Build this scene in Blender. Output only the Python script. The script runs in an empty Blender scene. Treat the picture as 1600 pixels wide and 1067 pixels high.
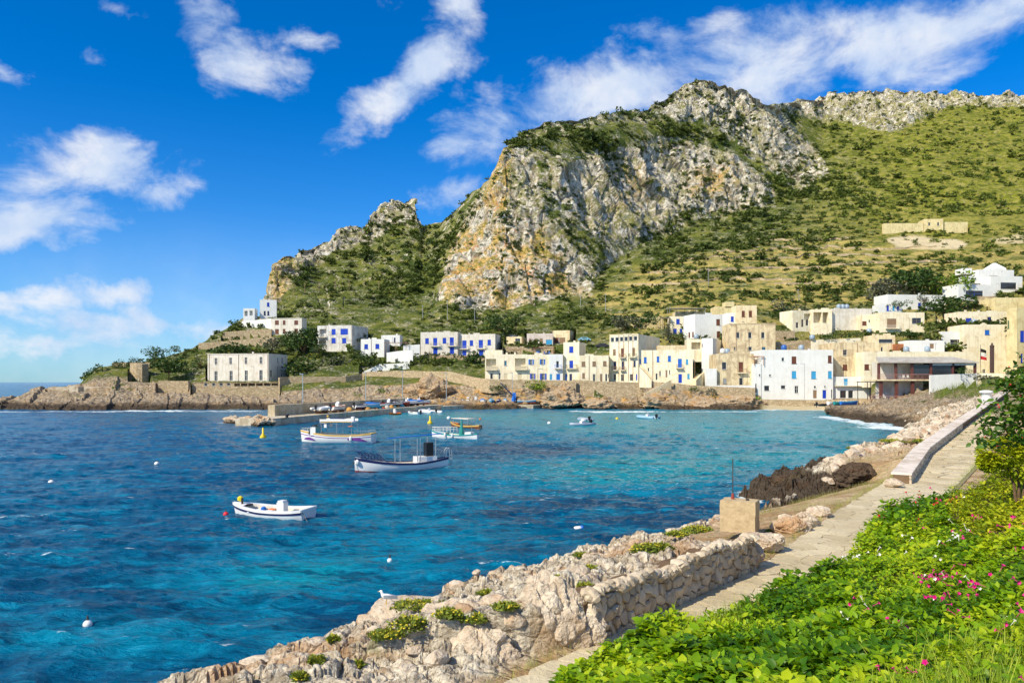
import bpy, math, random
import numpy as np
from mathutils import Vector, Euler, Matrix, Quaternion
R = math.radians
random.seed(7); rng = np.random.default_rng(7)
SC = bpy.context.scene; COL = SC.collection
F = 1200.0; H0 = 7.0; HZ = 597.0          # focal length in photo pixels, eye height above the sea, horizon row

# ------------------------------------------------------------------ camera
cd = bpy.data.cameras.new('camera'); cam = bpy.data.objects.new('camera', cd); COL.objects.link(cam)
cam.location = (0, 0, H0); cam.rotation_euler = (R(90), 0, 0)
cd.sensor_width = 36.0; cd.lens = 36.0 * F / 1600.0
cd.shift_y = (HZ - 533.5) / 1600.0
cd.clip_start = 0.1; cd.clip_end = 60000
SC.camera = cam

# ------------------------------------------------------------------ sun and sky
SUN = Vector((-0.60, -0.52, 0.0)).normalized(); EL = R(40)
sv = Vector((SUN.x*math.cos(EL), SUN.y*math.cos(EL), math.sin(EL)))
ld = bpy.data.lights.new('sun', 'SUN'); ld.energy = 5.0; ld.angle = R(0.5); ld.color = (1.0, 0.90, 0.70)
sun = bpy.data.objects.new('sun', ld); COL.objects.link(sun); sun.rotation_euler = sv.to_track_quat('Z', 'Y').to_euler()
SC.view_settings.view_transform = 'Standard'; SC.view_settings.look = 'None'
SC.view_settings.exposure = 0.2; SC.view_settings.gamma = 1; SC.view_settings.use_curve_mapping = False
W = bpy.data.worlds.new('World'); SC.world = W; W.use_nodes = True
nt = W.node_tree; nt.nodes.clear()

class N:
    """tiny node helper"""
    def __init__(s, tree): s.t = tree
    def __call__(s, typ, ins=None, **props):
        n = s.t.nodes.new(typ)
        for k, v in props.items(): setattr(n, k, v)
        for k, v in (ins or {}).items():
            sock = n.inputs[k]
            if isinstance(v, bpy.types.NodeSocket): s.t.links.new(v, sock)
            else: sock.default_value = v
        return n
    def m(s, op, a, b=0.0, c=None, clamp=False):
        ins = {0: a, 1: b}
        if c is not None: ins[2] = c
        n = s('ShaderNodeMath', ins, operation=op); n.use_clamp = clamp
        return n.outputs[0]
    def ss(s, v, lo, hi):
        return s('ShaderNodeMapRange', {'Value': v, 'From Min': lo, 'From Max': hi}, interpolation_type='SMOOTHSTEP').outputs[0]
    def mix(s, f, a, b, bt='MIX'):
        n = s('ShaderNodeMix', data_type='RGBA', blend_type=bt)
        for i, v in ((0, f), (6, a), (7, b)):
            if isinstance(v, bpy.types.NodeSocket): s.t.links.new(v, n.inputs[i])
            else: n.inputs[i].default_value = (v + (1,) if isinstance(v, tuple) and len(v) == 3 else v)
        return n.outputs[2]
    def noise(s, vec, scale, detail=4, rough=0.55, dist=0.0, out='Fac'):
        n = s('ShaderNodeTexNoise', {'Scale': scale, 'Detail': detail, 'Roughness': rough, 'Distortion': dist})
        if vec is not None: s.t.links.new(vec, n.inputs['Vector'])
        return n.outputs[out]
g = N(nt)
sky = g('ShaderNodeTexSky'); sky.sky_type = 'NISHITA'; sky.sun_disc = False
sky.sun_elevation = EL; sky.sun_rotation = math.atan2(SUN.x, SUN.y)
sky.air_density = 1.0; sky.dust_density = 0.15; sky.ozone_density = 3.0
tc = g('ShaderNodeTexCoord')
sep = g('ShaderNodeSeparateXYZ', {0: tc.outputs['Generated']})
X, Yv, Z = sep.outputs
az = g.m('ARCTAN2', X, Yv); el = g.m('ARCSINE', Z)
ve = g('ShaderNodeCombineXYZ', {0: az, 1: el}).outputs[0]
wn = g.noise(tc.outputs['Generated'], 5.0, 6, 0.6, out='Color')
wv = g('ShaderNodeVectorMath', {0: wn, 1: (0.5, 0.5, 0.5)}, operation='SUBTRACT').outputs[0]
wv = g('ShaderNodeVectorMath', {0: wv, 'Scale': 0.16}, operation='SCALE').outputs[0]
vw = g('ShaderNodeVectorMath', {0: ve, 1: wv}, operation='ADD').outputs[0]
CL = [ # photo px, py, half width, half height, tilt, weight
 (340, 40, 75, 55, -20, .8), (385, 110, 70, 55, -35, .9), (700, 40, 60, 75, 15, .9), (665, 110, 75, 60, 35, 1.0), (590, 185, 110, 45, 25, .95),
 (115, 272, 155, 64, 12, 1.0), (30, 325, 115, 52, 20, .95), (210, 295, 80, 40, 0, .8), (900, 165, 210, 50, 14, .95), (770, 210, 90, 55, 20, .9), (1010, 125, 80, 35, 15, .75),
 (1200, 95, 190, 80, 0, 1.0), (1330, 100, 200, 70, 8, 1.0), (960, 150, 200, 45, 16, 1.0), (1440, 50, 150, 60, 12, .95), (1540, 10, 140, 50, 15, .9), (1150, 60, 80, 40, -20, .6), (1450, 120, 90, 25, 5, .8),
 (480, 70, 60, 22, 10, .7), (120, 70, 26, 16, 0, .55), (175, 450, 80, 36, 0, .95), (30, 470, 100, 34, 0, .95), (230, 500, 240, 36, 2, .86), (80, 532, 220, 32, 0, .8),
 (350, 508, 100, 46, 10, .9), (705, 318, 60, 40, 15, .8), (250, 320, 60, 25, 0, .4), (0, 110, 60, 25, 0, .6),(600,20,60,30,10,.5),(210,5,60,20,0,.6),
 (-350, 250, 260, 80, 5, .9), (-500, 60, 200, 80, 10, .9), (2000, 80, 260, 70, 10, .9)]
dens = None
for (cx, cy, rx, ry, ang, wt) in CL:
    a = math.atan2(cx - 800, F); e = math.atan2(HZ - cy, math.hypot(cx - 800, F))
    k = math.cos(a) / F * 1.42
    mp = g('ShaderNodeMapping', {'Vector': vw, 'Location': (a, e, 0), 'Rotation': (0, 0, R(ang)), 'Scale': (rx*k, ry*k, 1)}, vector_type='TEXTURE')
    gr = g('ShaderNodeTexGradient', {'Vector': mp.outputs[0]}, gradient_type='SPHERICAL').outputs['Fac']
    v = g.m('MULTIPLY', g.m('POWER', gr, 0.6), wt)
    dens = v if dens is None else g.m('MAXIMUM', dens, v)
cn = g.noise(g('ShaderNodeVectorMath', {0: tc.outputs['Generated'], 1: (1, 1, 1.7)}, operation='MULTIPLY').outputs[0], 9.0, 9, 0.62, 0.4)
# broken cloud added out of view, behind and above, to whiten the fill light
side = g.m('MAXIMUM', g.ss(g.m('ABSOLUTE', az), .75, 1.1), g.ss(el, .56, .72))
rest = g.m('MULTIPLY', g.m('MULTIPLY', g.ss(g.noise(tc.outputs['Generated'], 2.1, 4, .55), .44, .60), side), .95)
dens = g.m('MAXIMUM', dens, rest)
dd = g.m('ADD', dens, g.m('MULTIPLY', g.m('SUBTRACT', cn, 0.5), 1.7))
dd = g.m('MULTIPLY', g.ss(dd, 0.40, 1.0), g.ss(dens, 0.02, 0.45))
veil = g.m('MULTIPLY', g.ss(Z, 0.22, 0.0), g.m('MULTIPLY', g.ss(g.noise(tc.outputs['Generated'], 3.0, 5, .6), .35, .7), .35))
dd = g.m('MINIMUM', g.m('MAXIMUM', g.m('MULTIPLY', dd, 0.93), veil), 1.0)
tint = g.mix(g.ss(Z, 0.0, 0.36), (0.40, 0.80, 1.25), (0.0, 0.60, 1.22))
skyc = g.mix(1.0, sky.outputs[0], tint, 'MULTIPLY')
b1 = g('ShaderNodeBackground', {'Color': skyc, 'Strength': 0.115})
ccol = g.mix(g.ss(g.noise(tc.outputs['Generated'], 14, 5, .6), .3, .75), (0.58, 0.72, 0.95), (0.94, 0.96, 1.0))
b2 = g('ShaderNodeBackground', {'Color': ccol, 'Strength': 0.86})
ms = g('ShaderNodeMixShader', {0: dd, 1: b1.outputs[0], 2: b2.outputs[0]})
g('ShaderNodeOutputWorld', {0: ms.outputs[0]})

# ------------------------------------------------------------------ numpy noise
def _h(ix, iy, iz, seed):
    h = (ix.astype(np.uint32)*np.uint32(374761393) + iy.astype(np.uint32)*np.uint32(668265263) + iz.astype(np.uint32)*np.uint32(2147483647) + np.uint32(seed*97531+13))
    h = (h ^ (h >> np.uint32(13))) * np.uint32(1274126177)
    h = (h ^ (h >> np.uint32(15))) * np.uint32(2246822519)
    return ((h ^ (h >> np.uint32(16))) & np.uint32(0xffffff)).astype(np.float32) / 16777216.0
def vnoise(p, seed=0):
    """smooth value noise, -1..1; p (n,3)"""
    p = np.asarray(p, np.float32); i = np.floor(p).astype(np.int64); f = p - i; f = f*f*f*(f*(f*6-15)+10)
    i = i.astype(np.int64) & 0xffffffff
    out = 0
    for dx in (0, 1):
        wx = f[:, 0] if dx else 1-f[:, 0]
        for dy in (0, 1):
            wy = f[:, 1] if dy else 1-f[:, 1]
            for dz in (0, 1):
                wz = f[:, 2] if dz else 1-f[:, 2]
                out = out + wx*wy*wz*_h((i[:, 0]+dx) & 0xffffffff, (i[:, 1]+dy) & 0xffffffff, (i[:, 2]+dz) & 0xffffffff, seed)
    return out*2-1
def fbm(p, octv=4, seed=0, gain=0.5, ridged=False):
    a = 1.0; s = 0; tot = 0; q = np.array(p, np.float32)
    for o in range(octv):
        n = vnoise(q + 17.3*o, seed+o)
        if ridged: n = 1 - 2*np.abs(n)
        s = s + a*n; tot += a; a *= gain; q = q*2.03
    return s/tot
def worley(p, seed=0):
    """2-D cells: F1, F2, id random"""
    p = np.asarray(p, np.float32); i = np.floor(p).astype(np.int64); n = len(p)
    f1 = np.full(n, 9., np.float32); f2 = f1.copy(); idr = np.zeros(n, np.float32)
    z = np.zeros(n, np.int64)
    for dx in (-1, 0, 1):
        for dy in (-1, 0, 1):
            cx = i[:, 0]+dx; cy = i[:, 1]+dy; ux = cx & 0xffffffff; uy = cy & 0xffffffff
            d = np.hypot(cx + _h(ux, uy, z, seed) - p[:, 0], cy + _h(ux, uy, z, seed+1) - p[:, 1])
            r = _h(ux, uy, z, seed+2); c = d < f1
            f2 = np.where(c, f1, np.minimum(f2, d)); idr = np.where(c, r, idr); f1 = np.where(c, d, f1)
    return f1, f2, idr
def facets(x, y, seed):
    """fractured ground: every cell is a tilted plane; returns height and crack distance"""
    p = np.stack([x, y], -1).astype(np.float32); i = np.floor(p).astype(np.int64); n = len(p); f1 = np.full(n, 9., np.float32); f2 = f1.copy(); h = np.zeros(n, np.float32); z = np.zeros(n, np.int64)
    for dx in (-1, 0, 1):
        for dy in (-1, 0, 1):
            cx = i[:, 0]+dx; cy = i[:, 1]+dy; ux = cx & 0xffffffff; uy = cy & 0xffffffff
            ox = p[:, 0]-cx-_h(ux, uy, z, seed); oy = p[:, 1]-cy-_h(ux, uy, z, seed+1); d = np.hypot(ox, oy)
            hh = _h(ux, uy, z, seed+2)-.5 + (_h(ux, uy, z, seed+3)-.5)*ox*1.5 + (_h(ux, uy, z, seed+4)-.5)*oy*1.5
            c = d < f1; f2 = np.where(c, f1, np.minimum(f2, d)); h = np.where(c, hh, h); f1 = np.where(c, d, f1)
    return h, f2-f1
def sstep(a, b, x):
    t = np.clip((x-a)/(b-a), 0, 1); return t*t*(3-2*t)

# ------------------------------------------------------------------ objects
def tag(o, label=None, cat=None, group=None, kind=None):
    if label: o['label'] = label
    if cat: o['category'] = cat
    if group: o['group'] = group
    if kind: o['kind'] = kind
    return o
def link(o, parent=None):
    COL.objects.link(o)
    if parent is not None: o.parent = parent
    return o
def empty(name, loc=(0, 0, 0), rz=0, parent=None):
    o = bpy.data.objects.new(name, None); o.empty_display_size = .3; link(o, parent); o.location = loc; o.rotation_euler = (0, 0, rz); return o
def thing(name, label, cat, loc=(0, 0, 0), rz=0, group=None):
    return tag(empty(name, loc, rz), label, cat, group)
def npmesh(name, V, Fc, mat=None, smooth=False, attrs=None):
    """V (n,3) ; Fc (m,3|4) int array"""
    V = np.asarray(V, np.float32); Fc = np.asarray(Fc, np.int32); k = Fc.shape[1]
    me = bpy.data.meshes.new(name); me.vertices.add(len(V)); me.vertices.foreach_set('co', V.ravel())
    me.loops.add(Fc.size); me.loops.foreach_set('vertex_index', Fc.ravel())
    me.polygons.add(len(Fc)); me.polygons.foreach_set('loop_start', np.arange(0, Fc.size, k, dtype=np.int32))
    me.polygons.foreach_set('use_smooth', np.full(len(Fc), smooth))
    for an, av in (attrs or {}).items():
        at = me.attributes.new(an, 'FLOAT', 'POINT'); at.data.foreach_set('value', np.asarray(av, np.float32))
    me.update(calc_edges=True); me.validate()
    if mat: me.materials.append(mat)
    return me
class MB:
    def __init__(s): s.v = []; s.f = []
    def add(s, vs, fs):
        n = len(s.v); s.v += [tuple(v) for v in vs]; s.f += [tuple(i+n for i in f) for f in fs]; return s
    def box(s, x0, x1, y0, y1, z0, z1):
        return s.add([(x0,y0,z0),(x1,y0,z0),(x1,y1,z0),(x0,y1,z0),(x0,y0,z1),(x1,y0,z1),(x1,y1,z1),(x0,y1,z1)],
                     [(0,3,2,1),(4,5,6,7),(0,1,5,4),(1,2,6,5),(2,3,7,6),(3,0,4,7)])
    def quad(s, a, b, c, d): return s.add([a, b, c, d], [(0, 1, 2, 3)])
    def tube(s, pts, r, n=6, r1=None, caps=True):
        pts = [Vector(p) for p in pts]; m = len(pts); vs = []
        for i, p in enumerate(pts):
            d = (pts[min(i+1, m-1)] - pts[max(i-1, 0)]).normalized()
            a = d.cross(Vector((0, 0, 1))); a = a.normalized() if a.length > 1e-3 else Vector((1, 0, 0))
            b = d.cross(a); rr = r if r1 is None else r + (r1-r)*i/(m-1)
            vs += [tuple(p + (a*math.cos(t*2*math.pi/n) + b*math.sin(t*2*math.pi/n))*rr) for t in range(n)]
        fs = [(i*n+t, i*n+(t+1) % n, (i+1)*n+(t+1) % n, (i+1)*n+t) for i in range(m-1) for t in range(n)]
        if caps: fs += [tuple(range(n))[::-1], tuple(range((m-1)*n, m*n))]
        return s.add(vs, fs)
    def prism(s, poly, z0, z1):
        n = len(poly); vs = [(x, y, z0) for x, y in poly] + [(x, y, z1) for x, y in poly]
        return s.add(vs, [tuple(range(n))[::-1], tuple(range(n, 2*n))] + [(i, (i+1) % n, n+(i+1) % n, n+i) for i in range(n)])
    def lathe(s, prof, n=12, c=(0, 0, 0)):
        vs = [(c[0]+r*math.cos(t*2*math.pi/n), c[1]+r*math.sin(t*2*math.pi/n), c[2]+z) for r, z in prof for t in range(n)]
        m = len(prof)
        fs = [(i*n+t, i*n+(t+1) % n, (i+1)*n+(t+1) % n, (i+1)*n+t) for i in range(m-1) for t in range(n)]
        fs += [tuple(range(n))[::-1], tuple(range((m-1)*n, m*n))]
        return s.add(vs, fs)
    def grid(s, rows):
        n = len(rows[0]); vs = [p for r in rows for p in r]
        return s.add(vs, [(i*n+j, i*n+j+1, (i+1)*n+j+1, (i+1)*n+j) for i in range(len(rows)-1) for j in range(n-1)])
    def mesh(s, name, mat, smooth=False):
        me = bpy.data.meshes.new(name); me.from_pydata(s.v, [], s.f)
        if mat: me.materials.append(mat)
        if smooth: me.polygons.foreach_set('use_smooth', np.full(len(me.polygons), True))
        me.update(); return me
    def build(s, name, mat, parent=None, smooth=False, loc=None, rz=None, label=None):
        o = bpy.data.objects.new(name, s.mesh(name, mat, smooth)); link(o, parent)
        if loc: o.location = loc
        if rz: o.rotation_euler[2] = rz
        if label: o['label'] = label
        return o
def wpt(px, py, Y): return Vector(((px-800)/F*Y, Y, H0 + (HZ-py)/F*Y))
def sea(px, py, z=0.0): return wpt(px, py, (H0-z)*F/(py-HZ))

# ------------------------------------------------------------------ materials
MATS = {}
def newmat(name):
    m = bpy.data.materials.new(name); m.use_nodes = True; m.node_tree.nodes.clear(); return m, N(m.node_tree)
def finish(g, col, rough=0.8, bump=None, bstr=0.5, bdist=0.1, spec=0.3, metal=0.0, **kw):
    ins = {'Base Color': col if isinstance(col, bpy.types.NodeSocket) else tuple(col)+(1,), 'Roughness': rough, 'Specular IOR Level': spec, 'Metallic': metal}
    ins.update(kw)
    p = g('ShaderNodeBsdfPrincipled', ins)
    if bump is not None:
        b = g('ShaderNodeBump', {'Height': bump, 'Strength': bstr, 'Distance': bdist}); g.t.links.new(b.outputs[0], p.inputs['Normal'])
    g('ShaderNodeOutputMaterial', {0: p.outputs[0]}); return p
def paint(c, rough=0.45, spec=0.4, var=0.12, scale=6.0, metal=0):
    key = ('paint', c, rough, var, scale, metal)
    if key not in MATS:
        m, g = newmat('paint'); t = g('ShaderNodeTexCoord').outputs['Object']
        n = g.noise(t, scale, 5, .6)
        col = g.mix(g.ss(n, .3, .75), tuple(x*(1-var) for x in c), tuple(min(1, x*(1+var*.6)) for x in c))
        finish(g, col, rough, spec=spec, metal=metal); MATS[key] = m
    return MATS[key]
def plaster(c, stain=(0.42, 0.33, 0.20), amt=0.35, name='plaster'):
    key = ('plaster', c, stain, amt)
    if key not in MATS:
        m, g = newmat(name); t = g('ShaderNodeTexCoord').outputs['Object']
        ri = g('ShaderNodeObjectInfo').outputs['Random']
        off = g('ShaderNodeVectorMath', {0: t, 1: g('ShaderNodeCombineXYZ', {0: g.m('MULTIPLY', ri, 90.0)}).outputs[0]}, operation='ADD').outputs[0]
        n1 = g.noise(off, 0.45, 6, .65, .3)
        st = g('ShaderNodeVectorMath', {0: off, 1: (1.6, 1.6, .16)}, operation='MULTIPLY').outputs[0]
        n2 = g.noise(st, 1.0, 6, .65)
        n3 = g.noise(off, 5.0, 4, .6)
        patch = g.m('MULTIPLY', g.ss(n1, .46, .60), min(.9, amt*1.35)); streak = g.m('MULTIPLY', g.ss(n2, .46, .68), min(.9, amt*1.2))
        col = g.mix(patch, tuple(c), stain); col = g.mix(streak, col, tuple(x*.75 for x in stain))
        col = g.mix(g.m('MULTIPLY', g.ss(n3, .3, .8), .16), col, tuple(x*.6 for x in c))
        finish(g, col, .92, g.noise(off, 14, 4, .6), .5, .03, .15); MATS[key] = m
    return MATS[key]
def attr(g, name): 
    n = g('ShaderNodeAttribute'); n.attribute_name = name; return n.outputs['Fac']
def leafmat(name, dark, mid, light, trans=.35, rough=.5):
    key = ('leaf', name)
    if key not in MATS:
        m, g = newmat(name); t = attr(g, 'tint')
        col = g.mix(g.ss(t, 0, .5), dark, mid); col = g.mix(g.ss(t, .5, 1), col, light)
        p = g('ShaderNodeBsdfPrincipled', {'Base Color': col, 'Roughness': rough, 'Specular IOR Level': .3})
        tr = g('ShaderNodeBsdfTranslucent', {0: g.mix(.5, col, tuple(light))})
        mx = g('ShaderNodeMixShader', {0: trans, 1: p.outputs[0], 2: tr.outputs[0]})
        g('ShaderNodeOutputMaterial', {0: mx.outputs[0]}); MATS[key] = m
    return MATS[key]
def rockmat(name, pale, mid, ochre, dark, scale=1.0, wet=True, moss=0.0):
    m, g = newmat(name); P = g('ShaderNodeNewGeometry').outputs['Position']; z = g('ShaderNodeSeparateXYZ', {0: P}).outputs[2]
    n1 = g.noise(P, .35*scale, 8, .62, .6); n2 = g.noise(P, 1.7*scale, 8, .68, .5); n3 = g.noise(P, 8*scale, 6, .7)
    vo = g('ShaderNodeTexVoronoi', {'Vector': P, 'Scale': 2.3*scale, 'Detail': 3, 'Roughness': .6}, feature='DISTANCE_TO_EDGE').outputs['Distance']
    col = g.mix(g.ss(n2, .34, .66), mid, pale)
    col = g.mix(g.m('MULTIPLY', g.ss(n1, .50, .66), .8), col, ochre)
    col = g.mix(g.m('MULTIPLY', g.ss(n3, .56, .72), .55), col, dark)
    col = g.mix(g.m('MULTIPLY', g.ss(n3, .42, .28), .45), col, tuple(min(.8, x*1.25) for x in pale))
    if moss: col = g.mix(g.m('MULTIPLY', g.ss(g.noise(P, .9*scale, 6, .7), .58, .68), moss), col, (.10, .12, .03))
    if wet:
        wz = g.m('ADD', z, g.m('MULTIPLY', g.m('SUBTRACT', n2, .5), 1.6))
        col = g.mix(g.m('MULTIPLY', g.ss(wz, 1.0, .35), .93), col, (.035, .022, .014))
    h = g.m('ADD', g.m('MULTIPLY', n3, .5), g.m('ADD', n2, g.m('MULTIPLY', g.ss(vo, 0, .12), .35)))
    finish(g, col, .88, h, .9, .16/scale, .2)
    return m
M_rock = rockmat('limestone', (.72, .60, .45), (.50, .38, .26), (.45, .24, .10), (.16, .10, .06), 1.0, moss=0)
M_reef = rockmat('reef_stone', (.115, .080, .052), (.055, .037, .025), (.13, .07, .035), (.025, .017, .012), 1.6, wet=False)
M_coast = rockmat('coast_stone', (.50, .39, .26), (.33, .235, .145), (.46, .25, .09), (.12, .08, .05), 1.0, moss=.6)
M_bould = rockmat('boulder_stone', (.75, .64, .50), (.52, .40, .28), (.46, .25, .11), (.14, .09, .055), 1.5, wet=False)
M_stone = None
def stonemat(name, a, b, scale=3.0):
    key = ('st', name)
    if key not in MATS:
        m, g = newmat(name); t = g('ShaderNodeNewGeometry'); P = t.outputs['Position']; ri = g('ShaderNodeObjectInfo').outputs['Random']
        isl = t.outputs['Random Per Island']; rr = g.m('FRACT', g.m('ADD', ri, isl))
        n = g.noise(P, scale, 8, .74); n3 = g.noise(P, scale*7, 5, .7)
        col = g.mix(g.m('ADD', g.m('MULTIPLY', rr, .55), g.m('MULTIPLY', g.ss(n, .3, .7), .5)), a, b)
        col = g.mix(g.m('MULTIPLY', g.ss(n3, .55, .75), .5), col, tuple(x*.35 for x in a))
        finish(g, col, .9, g.m('ADD', n, g.m('MULTIPLY', n3, .4)), .7, .12/scale, .2); MATS[key] = m
    return MATS[key]
M_wallstone = stonemat('wall_stone', (.37, .28, .18), (.72, .61, .46))
M_mortar = stonemat('wall_core_earth', (.12, .075, .04), (.20, .13, .075))
M_slab = stonemat('paving_slab', (.46, .37, .22), (.70, .60, .41), .55)
M_joint = stonemat('paving_joint', (.24, .20, .11), (.34, .28, .16), 3)
M_masonry, g = newmat('rubble_masonry'); P = g('ShaderNodeNewGeometry').outputs['Position']
Pm = g('ShaderNodeVectorMath', {0: P, 1: (1, 1, 1.5)}, operation='MULTIPLY').outputs[0]
v1 = g('ShaderNodeTexVoronoi', {'Vector': Pm, 'Scale': 1.9}, feature='F1'); v2 = g('ShaderNodeTexVoronoi', {'Vector': Pm, 'Scale': 1.9}, feature='DISTANCE_TO_EDGE').outputs['Distance']
cc = g('ShaderNodeSeparateColor', {0: v1.outputs['Color']}).outputs[0]; nn_ = g.noise(P, .5, 6, .65)
mc = g.mix(g.m('ADD', g.m('MULTIPLY', cc, .6), g.m('MULTIPLY', nn_, .4)), (.34, .25, .145), (.72, .58, .38)); mc = g.mix(g.m('MULTIPLY', g.ss(v2, .07, .01), .6), mc, (.16, .11, .06)); mc = g.mix(g.m('MULTIPLY', g.ss(nn_, .55, .7), .5), mc, (.26, .19, .10))
finish(g, mc, .92, g.ss(v2, 0, .12), .8, .08, .15)
M_concrete = plaster((.62, .54, .41), (.34, .26, .15), .45, 'concrete')
M_glass = paint((.03, .035, .045), .12, .6)
M_iron = paint((.06, .05, .045), .6)
M_white = paint((.80, .80, .78), .4, var=.05)
M_steel = paint((.55, .56, .56), .35, metal=.7)
# ------------------------------------------------------------------ far terrain: the shore, the village slope, the cliffs
KN = ['k1','k2','k3','k4','k5','k6','k7','k8','k9']
S = None
TCOL = {  # column -> nine (photo row, distance) knots from waterline to skyline
 -90: [S]*9, -45: [S]*9,
 -5: [(640,0),(632,218),(629,226),S,S,S,S,S,S],
 40: [(640,0),(624,217),(617,228),(620,236),S,S,S,S,S],
 75: [(641,0),(620,216),(608,228),(606,238),S,S,S,S,S],
 128: [(641,0),(620,216),(603,228),(600,240),(598,248),S,S,S,S],
 150: [(641,0),(620,216),(602,228),(576,244),(573,254),(590,262),S,S,S],
 205: [(641,0),(622,216),(602,229),(574,245),(570,256),(571,266),S,S,S],
 240: [(641,0),(622,216),(604,229),(590,242),(563,262),(562,272),S,S,S],
 290: [(640,0),(622,216),(610,227),(598,240),(556,264),(548,278),(560,290),S,S],
 330: [(640,0),(622,216),(614,226),(599,234),(556,262),(528,288),(530,298),S,S],
 380: [(640,0),(622,216),(614,226),(598,232),(552,262),(500,298),(500,310),S,S],
 411: [(640,0),(622,216),(613,226),(598,232),(551,264),(500,300),(492,318),(478,345),(560,390)],
 418: [(640,0),(622,216),(612,226),(598,232),(551,264),(500,301),(482,325),(448,355),(437,368)],
 430: [(640,0),(622,216),(612,226),(598,232),(551,265),(500,302),(474,330),(420,362),(403,378)],
 447: [(640,0),(622,216),(610,226),(592,236),(552,262),(502,302),(470,332),(415,370),(397,388)],
 500: [(640,0),(624,216),(606,226),(585,240),(552,258),(508,298),(452,350),(400,400),(379,420)],
 560: [(640,0),(626,214),(604,226),(588,240),(558,256),(515,292),(445,360),(378,430),(352,452)],
 605: [(640,0),(625,213),(600,224),(586,240),(566,254),(518,290),(445,360),(352,450),(322,478)],
 636: [(640,0),(624,212),(598,224),(586,240),(562,256),(518,290),(450,355),(345,450),(309,480)],
 652: [(640,0),(624,212),(596,224),(586,240),(560,256),(518,290),(455,350),(350,445),(311,478)],
 658: [(640,0),(624,212),(596,224),(586,240),(560,256),(518,290),(458,348),(375,430),(352,470)],
 690: [(640,0),(624,210),(598,222),(588,238),(560,256),(520,290),(478,325),(385,400),(343,470)],
 720: [(640,0),(624,210),(600,220),(592,234),(560,256),(520,290),(480,322),(360,385),(322,450)],
 752: [(640,0),(624,208),(602,218),(594,230),(560,255),(518,290),(482,320),(320,372),(300,420)],
 778: [(640,0),(624,208),(600,216),(594,228),(552,252),(516,288),(480,320),(262,372),(258,385)],
 790: [(640,0),(624,208),(598,212),(594,226),(545,250),(514,288),(478,320),(236,376),(222,390)],
 850: [(638,0),(622,206),(597,209),(594,225),(542,250),(511,286),(470,322),(215,392),(190,424)],
 930: [(640,0),(630,200),(598,206),(595,225),(540,250),(505,285),(438,348),(222,412),(181,452)],
 1000: [(640,0),(630,199),(598,205),(595,222),(530,246),(498,280),(385,392),(222,450),(172,492)],
 1045: [(641,0),(628,198),(602,204),(598,220),(520,245),(492,276),(362,412),(205,480),(152,515)],
 1080: [(641,0),(628,198),(606,203),(600,220),(510,245),(488,275),(352,422),(190,500),(126,530)],
 1112: [(641,0),(628,198),(606,203),(600,219),(505,245),(486,275),(344,430),(190,510),(121,536)],
 1165: [(641,0),(630,198),(610,202),(602,218),(500,246),(484,275),(334,440),(205,515),(138,542)],
 1205: [(641,0),(632,198),(625,201),(618,218),(505,246),(484,275),(326,450),(222,520),(160,548)],
 1222: [(641,0),(634,198),(626,201),(618,218),(508,247),(483,275),(324,450),(225,530),(166,575)],
 1240: [(641,0),(634,198),(626,201),(618,218),(510,247),(482,275),(322,450),(225,560),(156,640)],
 1288: [(641,0),(634,196),(626,201),(618,220),(512,248),(480,275),(322,445),(212,600),(146,676)],
 1300: [(650,0),(643,160),(630,188),(618,215),(512,246),(478,274),(323,440),(208,600),(144,680)],
 1360: [(661,0),(652,136),(634,160),(620,196),(518,240),(474,272),(328,430),(204,602),(137,684)],
 1420: [(669,0),(655,122),(630,150),(618,176),(516,232),(462,276),(330,425),(194,610),(140,688)],
 1455: [(673,0),(652,116),(628,145),(614,170),(514,226),(456,280),(328,420),(184,620),(141,690)],
 1500: [(690,0),(655,105),(606,140),(596,168),(510,220),(452,280),(326,420),(180,630),(143,692)],
 1600: [(700,0),(650,100),(600,130),(588,160),(500,205),(432,280),(318,420),(176,640),(148,700)],
 1800: [(700,0),(650,98),(598,125),(586,150),(500,200),(430,280),(318,420),(176,640),(146,700)],
 2300: [(700,0),(650,98),(598,125),(586,150),(500,200),(430,280),(318,420),(176,640),(150,700)],
}
cxs = sorted(TCOL)
SINKY = [210, 220, 228, 240, 256, 275, 300, 330, 360]
kY = np.zeros((9, len(cxs))); kZ = np.zeros((9, len(cxs)))
for j, c in enumerate(cxs):
    last = 0
    for i in range(9):
        e = TCOL[c][i]
        if e is None: kY[i, j] = max(SINKY[i], last + 6); kZ[i, j] = -4
        elif i == 0: kZ[i, j] = 0; kY[i, j] = H0*F/(e[0]-HZ)
        else: kY[i, j] = e[1]; kZ[i, j] = H0 + (HZ-e[0])/F*e[1]
        last = kY[i, j]
k0Y = kY[0]-4; k0Z = np.full(len(cxs), -4.); kTY = kY[8]+60; kTZ = kZ[8]-25
kY = np.vstack([k0Y, kY, kTY]); kZ = np.vstack([k0Z, kZ, kTZ])
pxs = np.concatenate([np.linspace(-90, 1700, 1060), np.linspace(1706, 2300, 60)])
rows_per = [4, 14, 26, 14, 32, 34, 78, 128, 56, 10]
tt = np.concatenate([np.linspace(i, i+1, n, endpoint=False) for i, n in enumerate(rows_per)] + [[10.0]])
YY = np.array([np.interp(pxs, cxs, kY[i]) for i in range(11)]); ZZ = np.array([np.interp(pxs, cxs, kZ[i]) for i in range(11)])
ker = np.array([1, 2, 3, 2, 1.]); ker /= ker.sum()
for A in (YY, ZZ):
    for i in range(11): A[i] = np.convolve(np.pad(A[i], 2, 'edge'), ker, 'valid')
ti = np.clip(tt.astype(int), 0, 9); tf = (tt-ti)[:, None]
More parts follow.
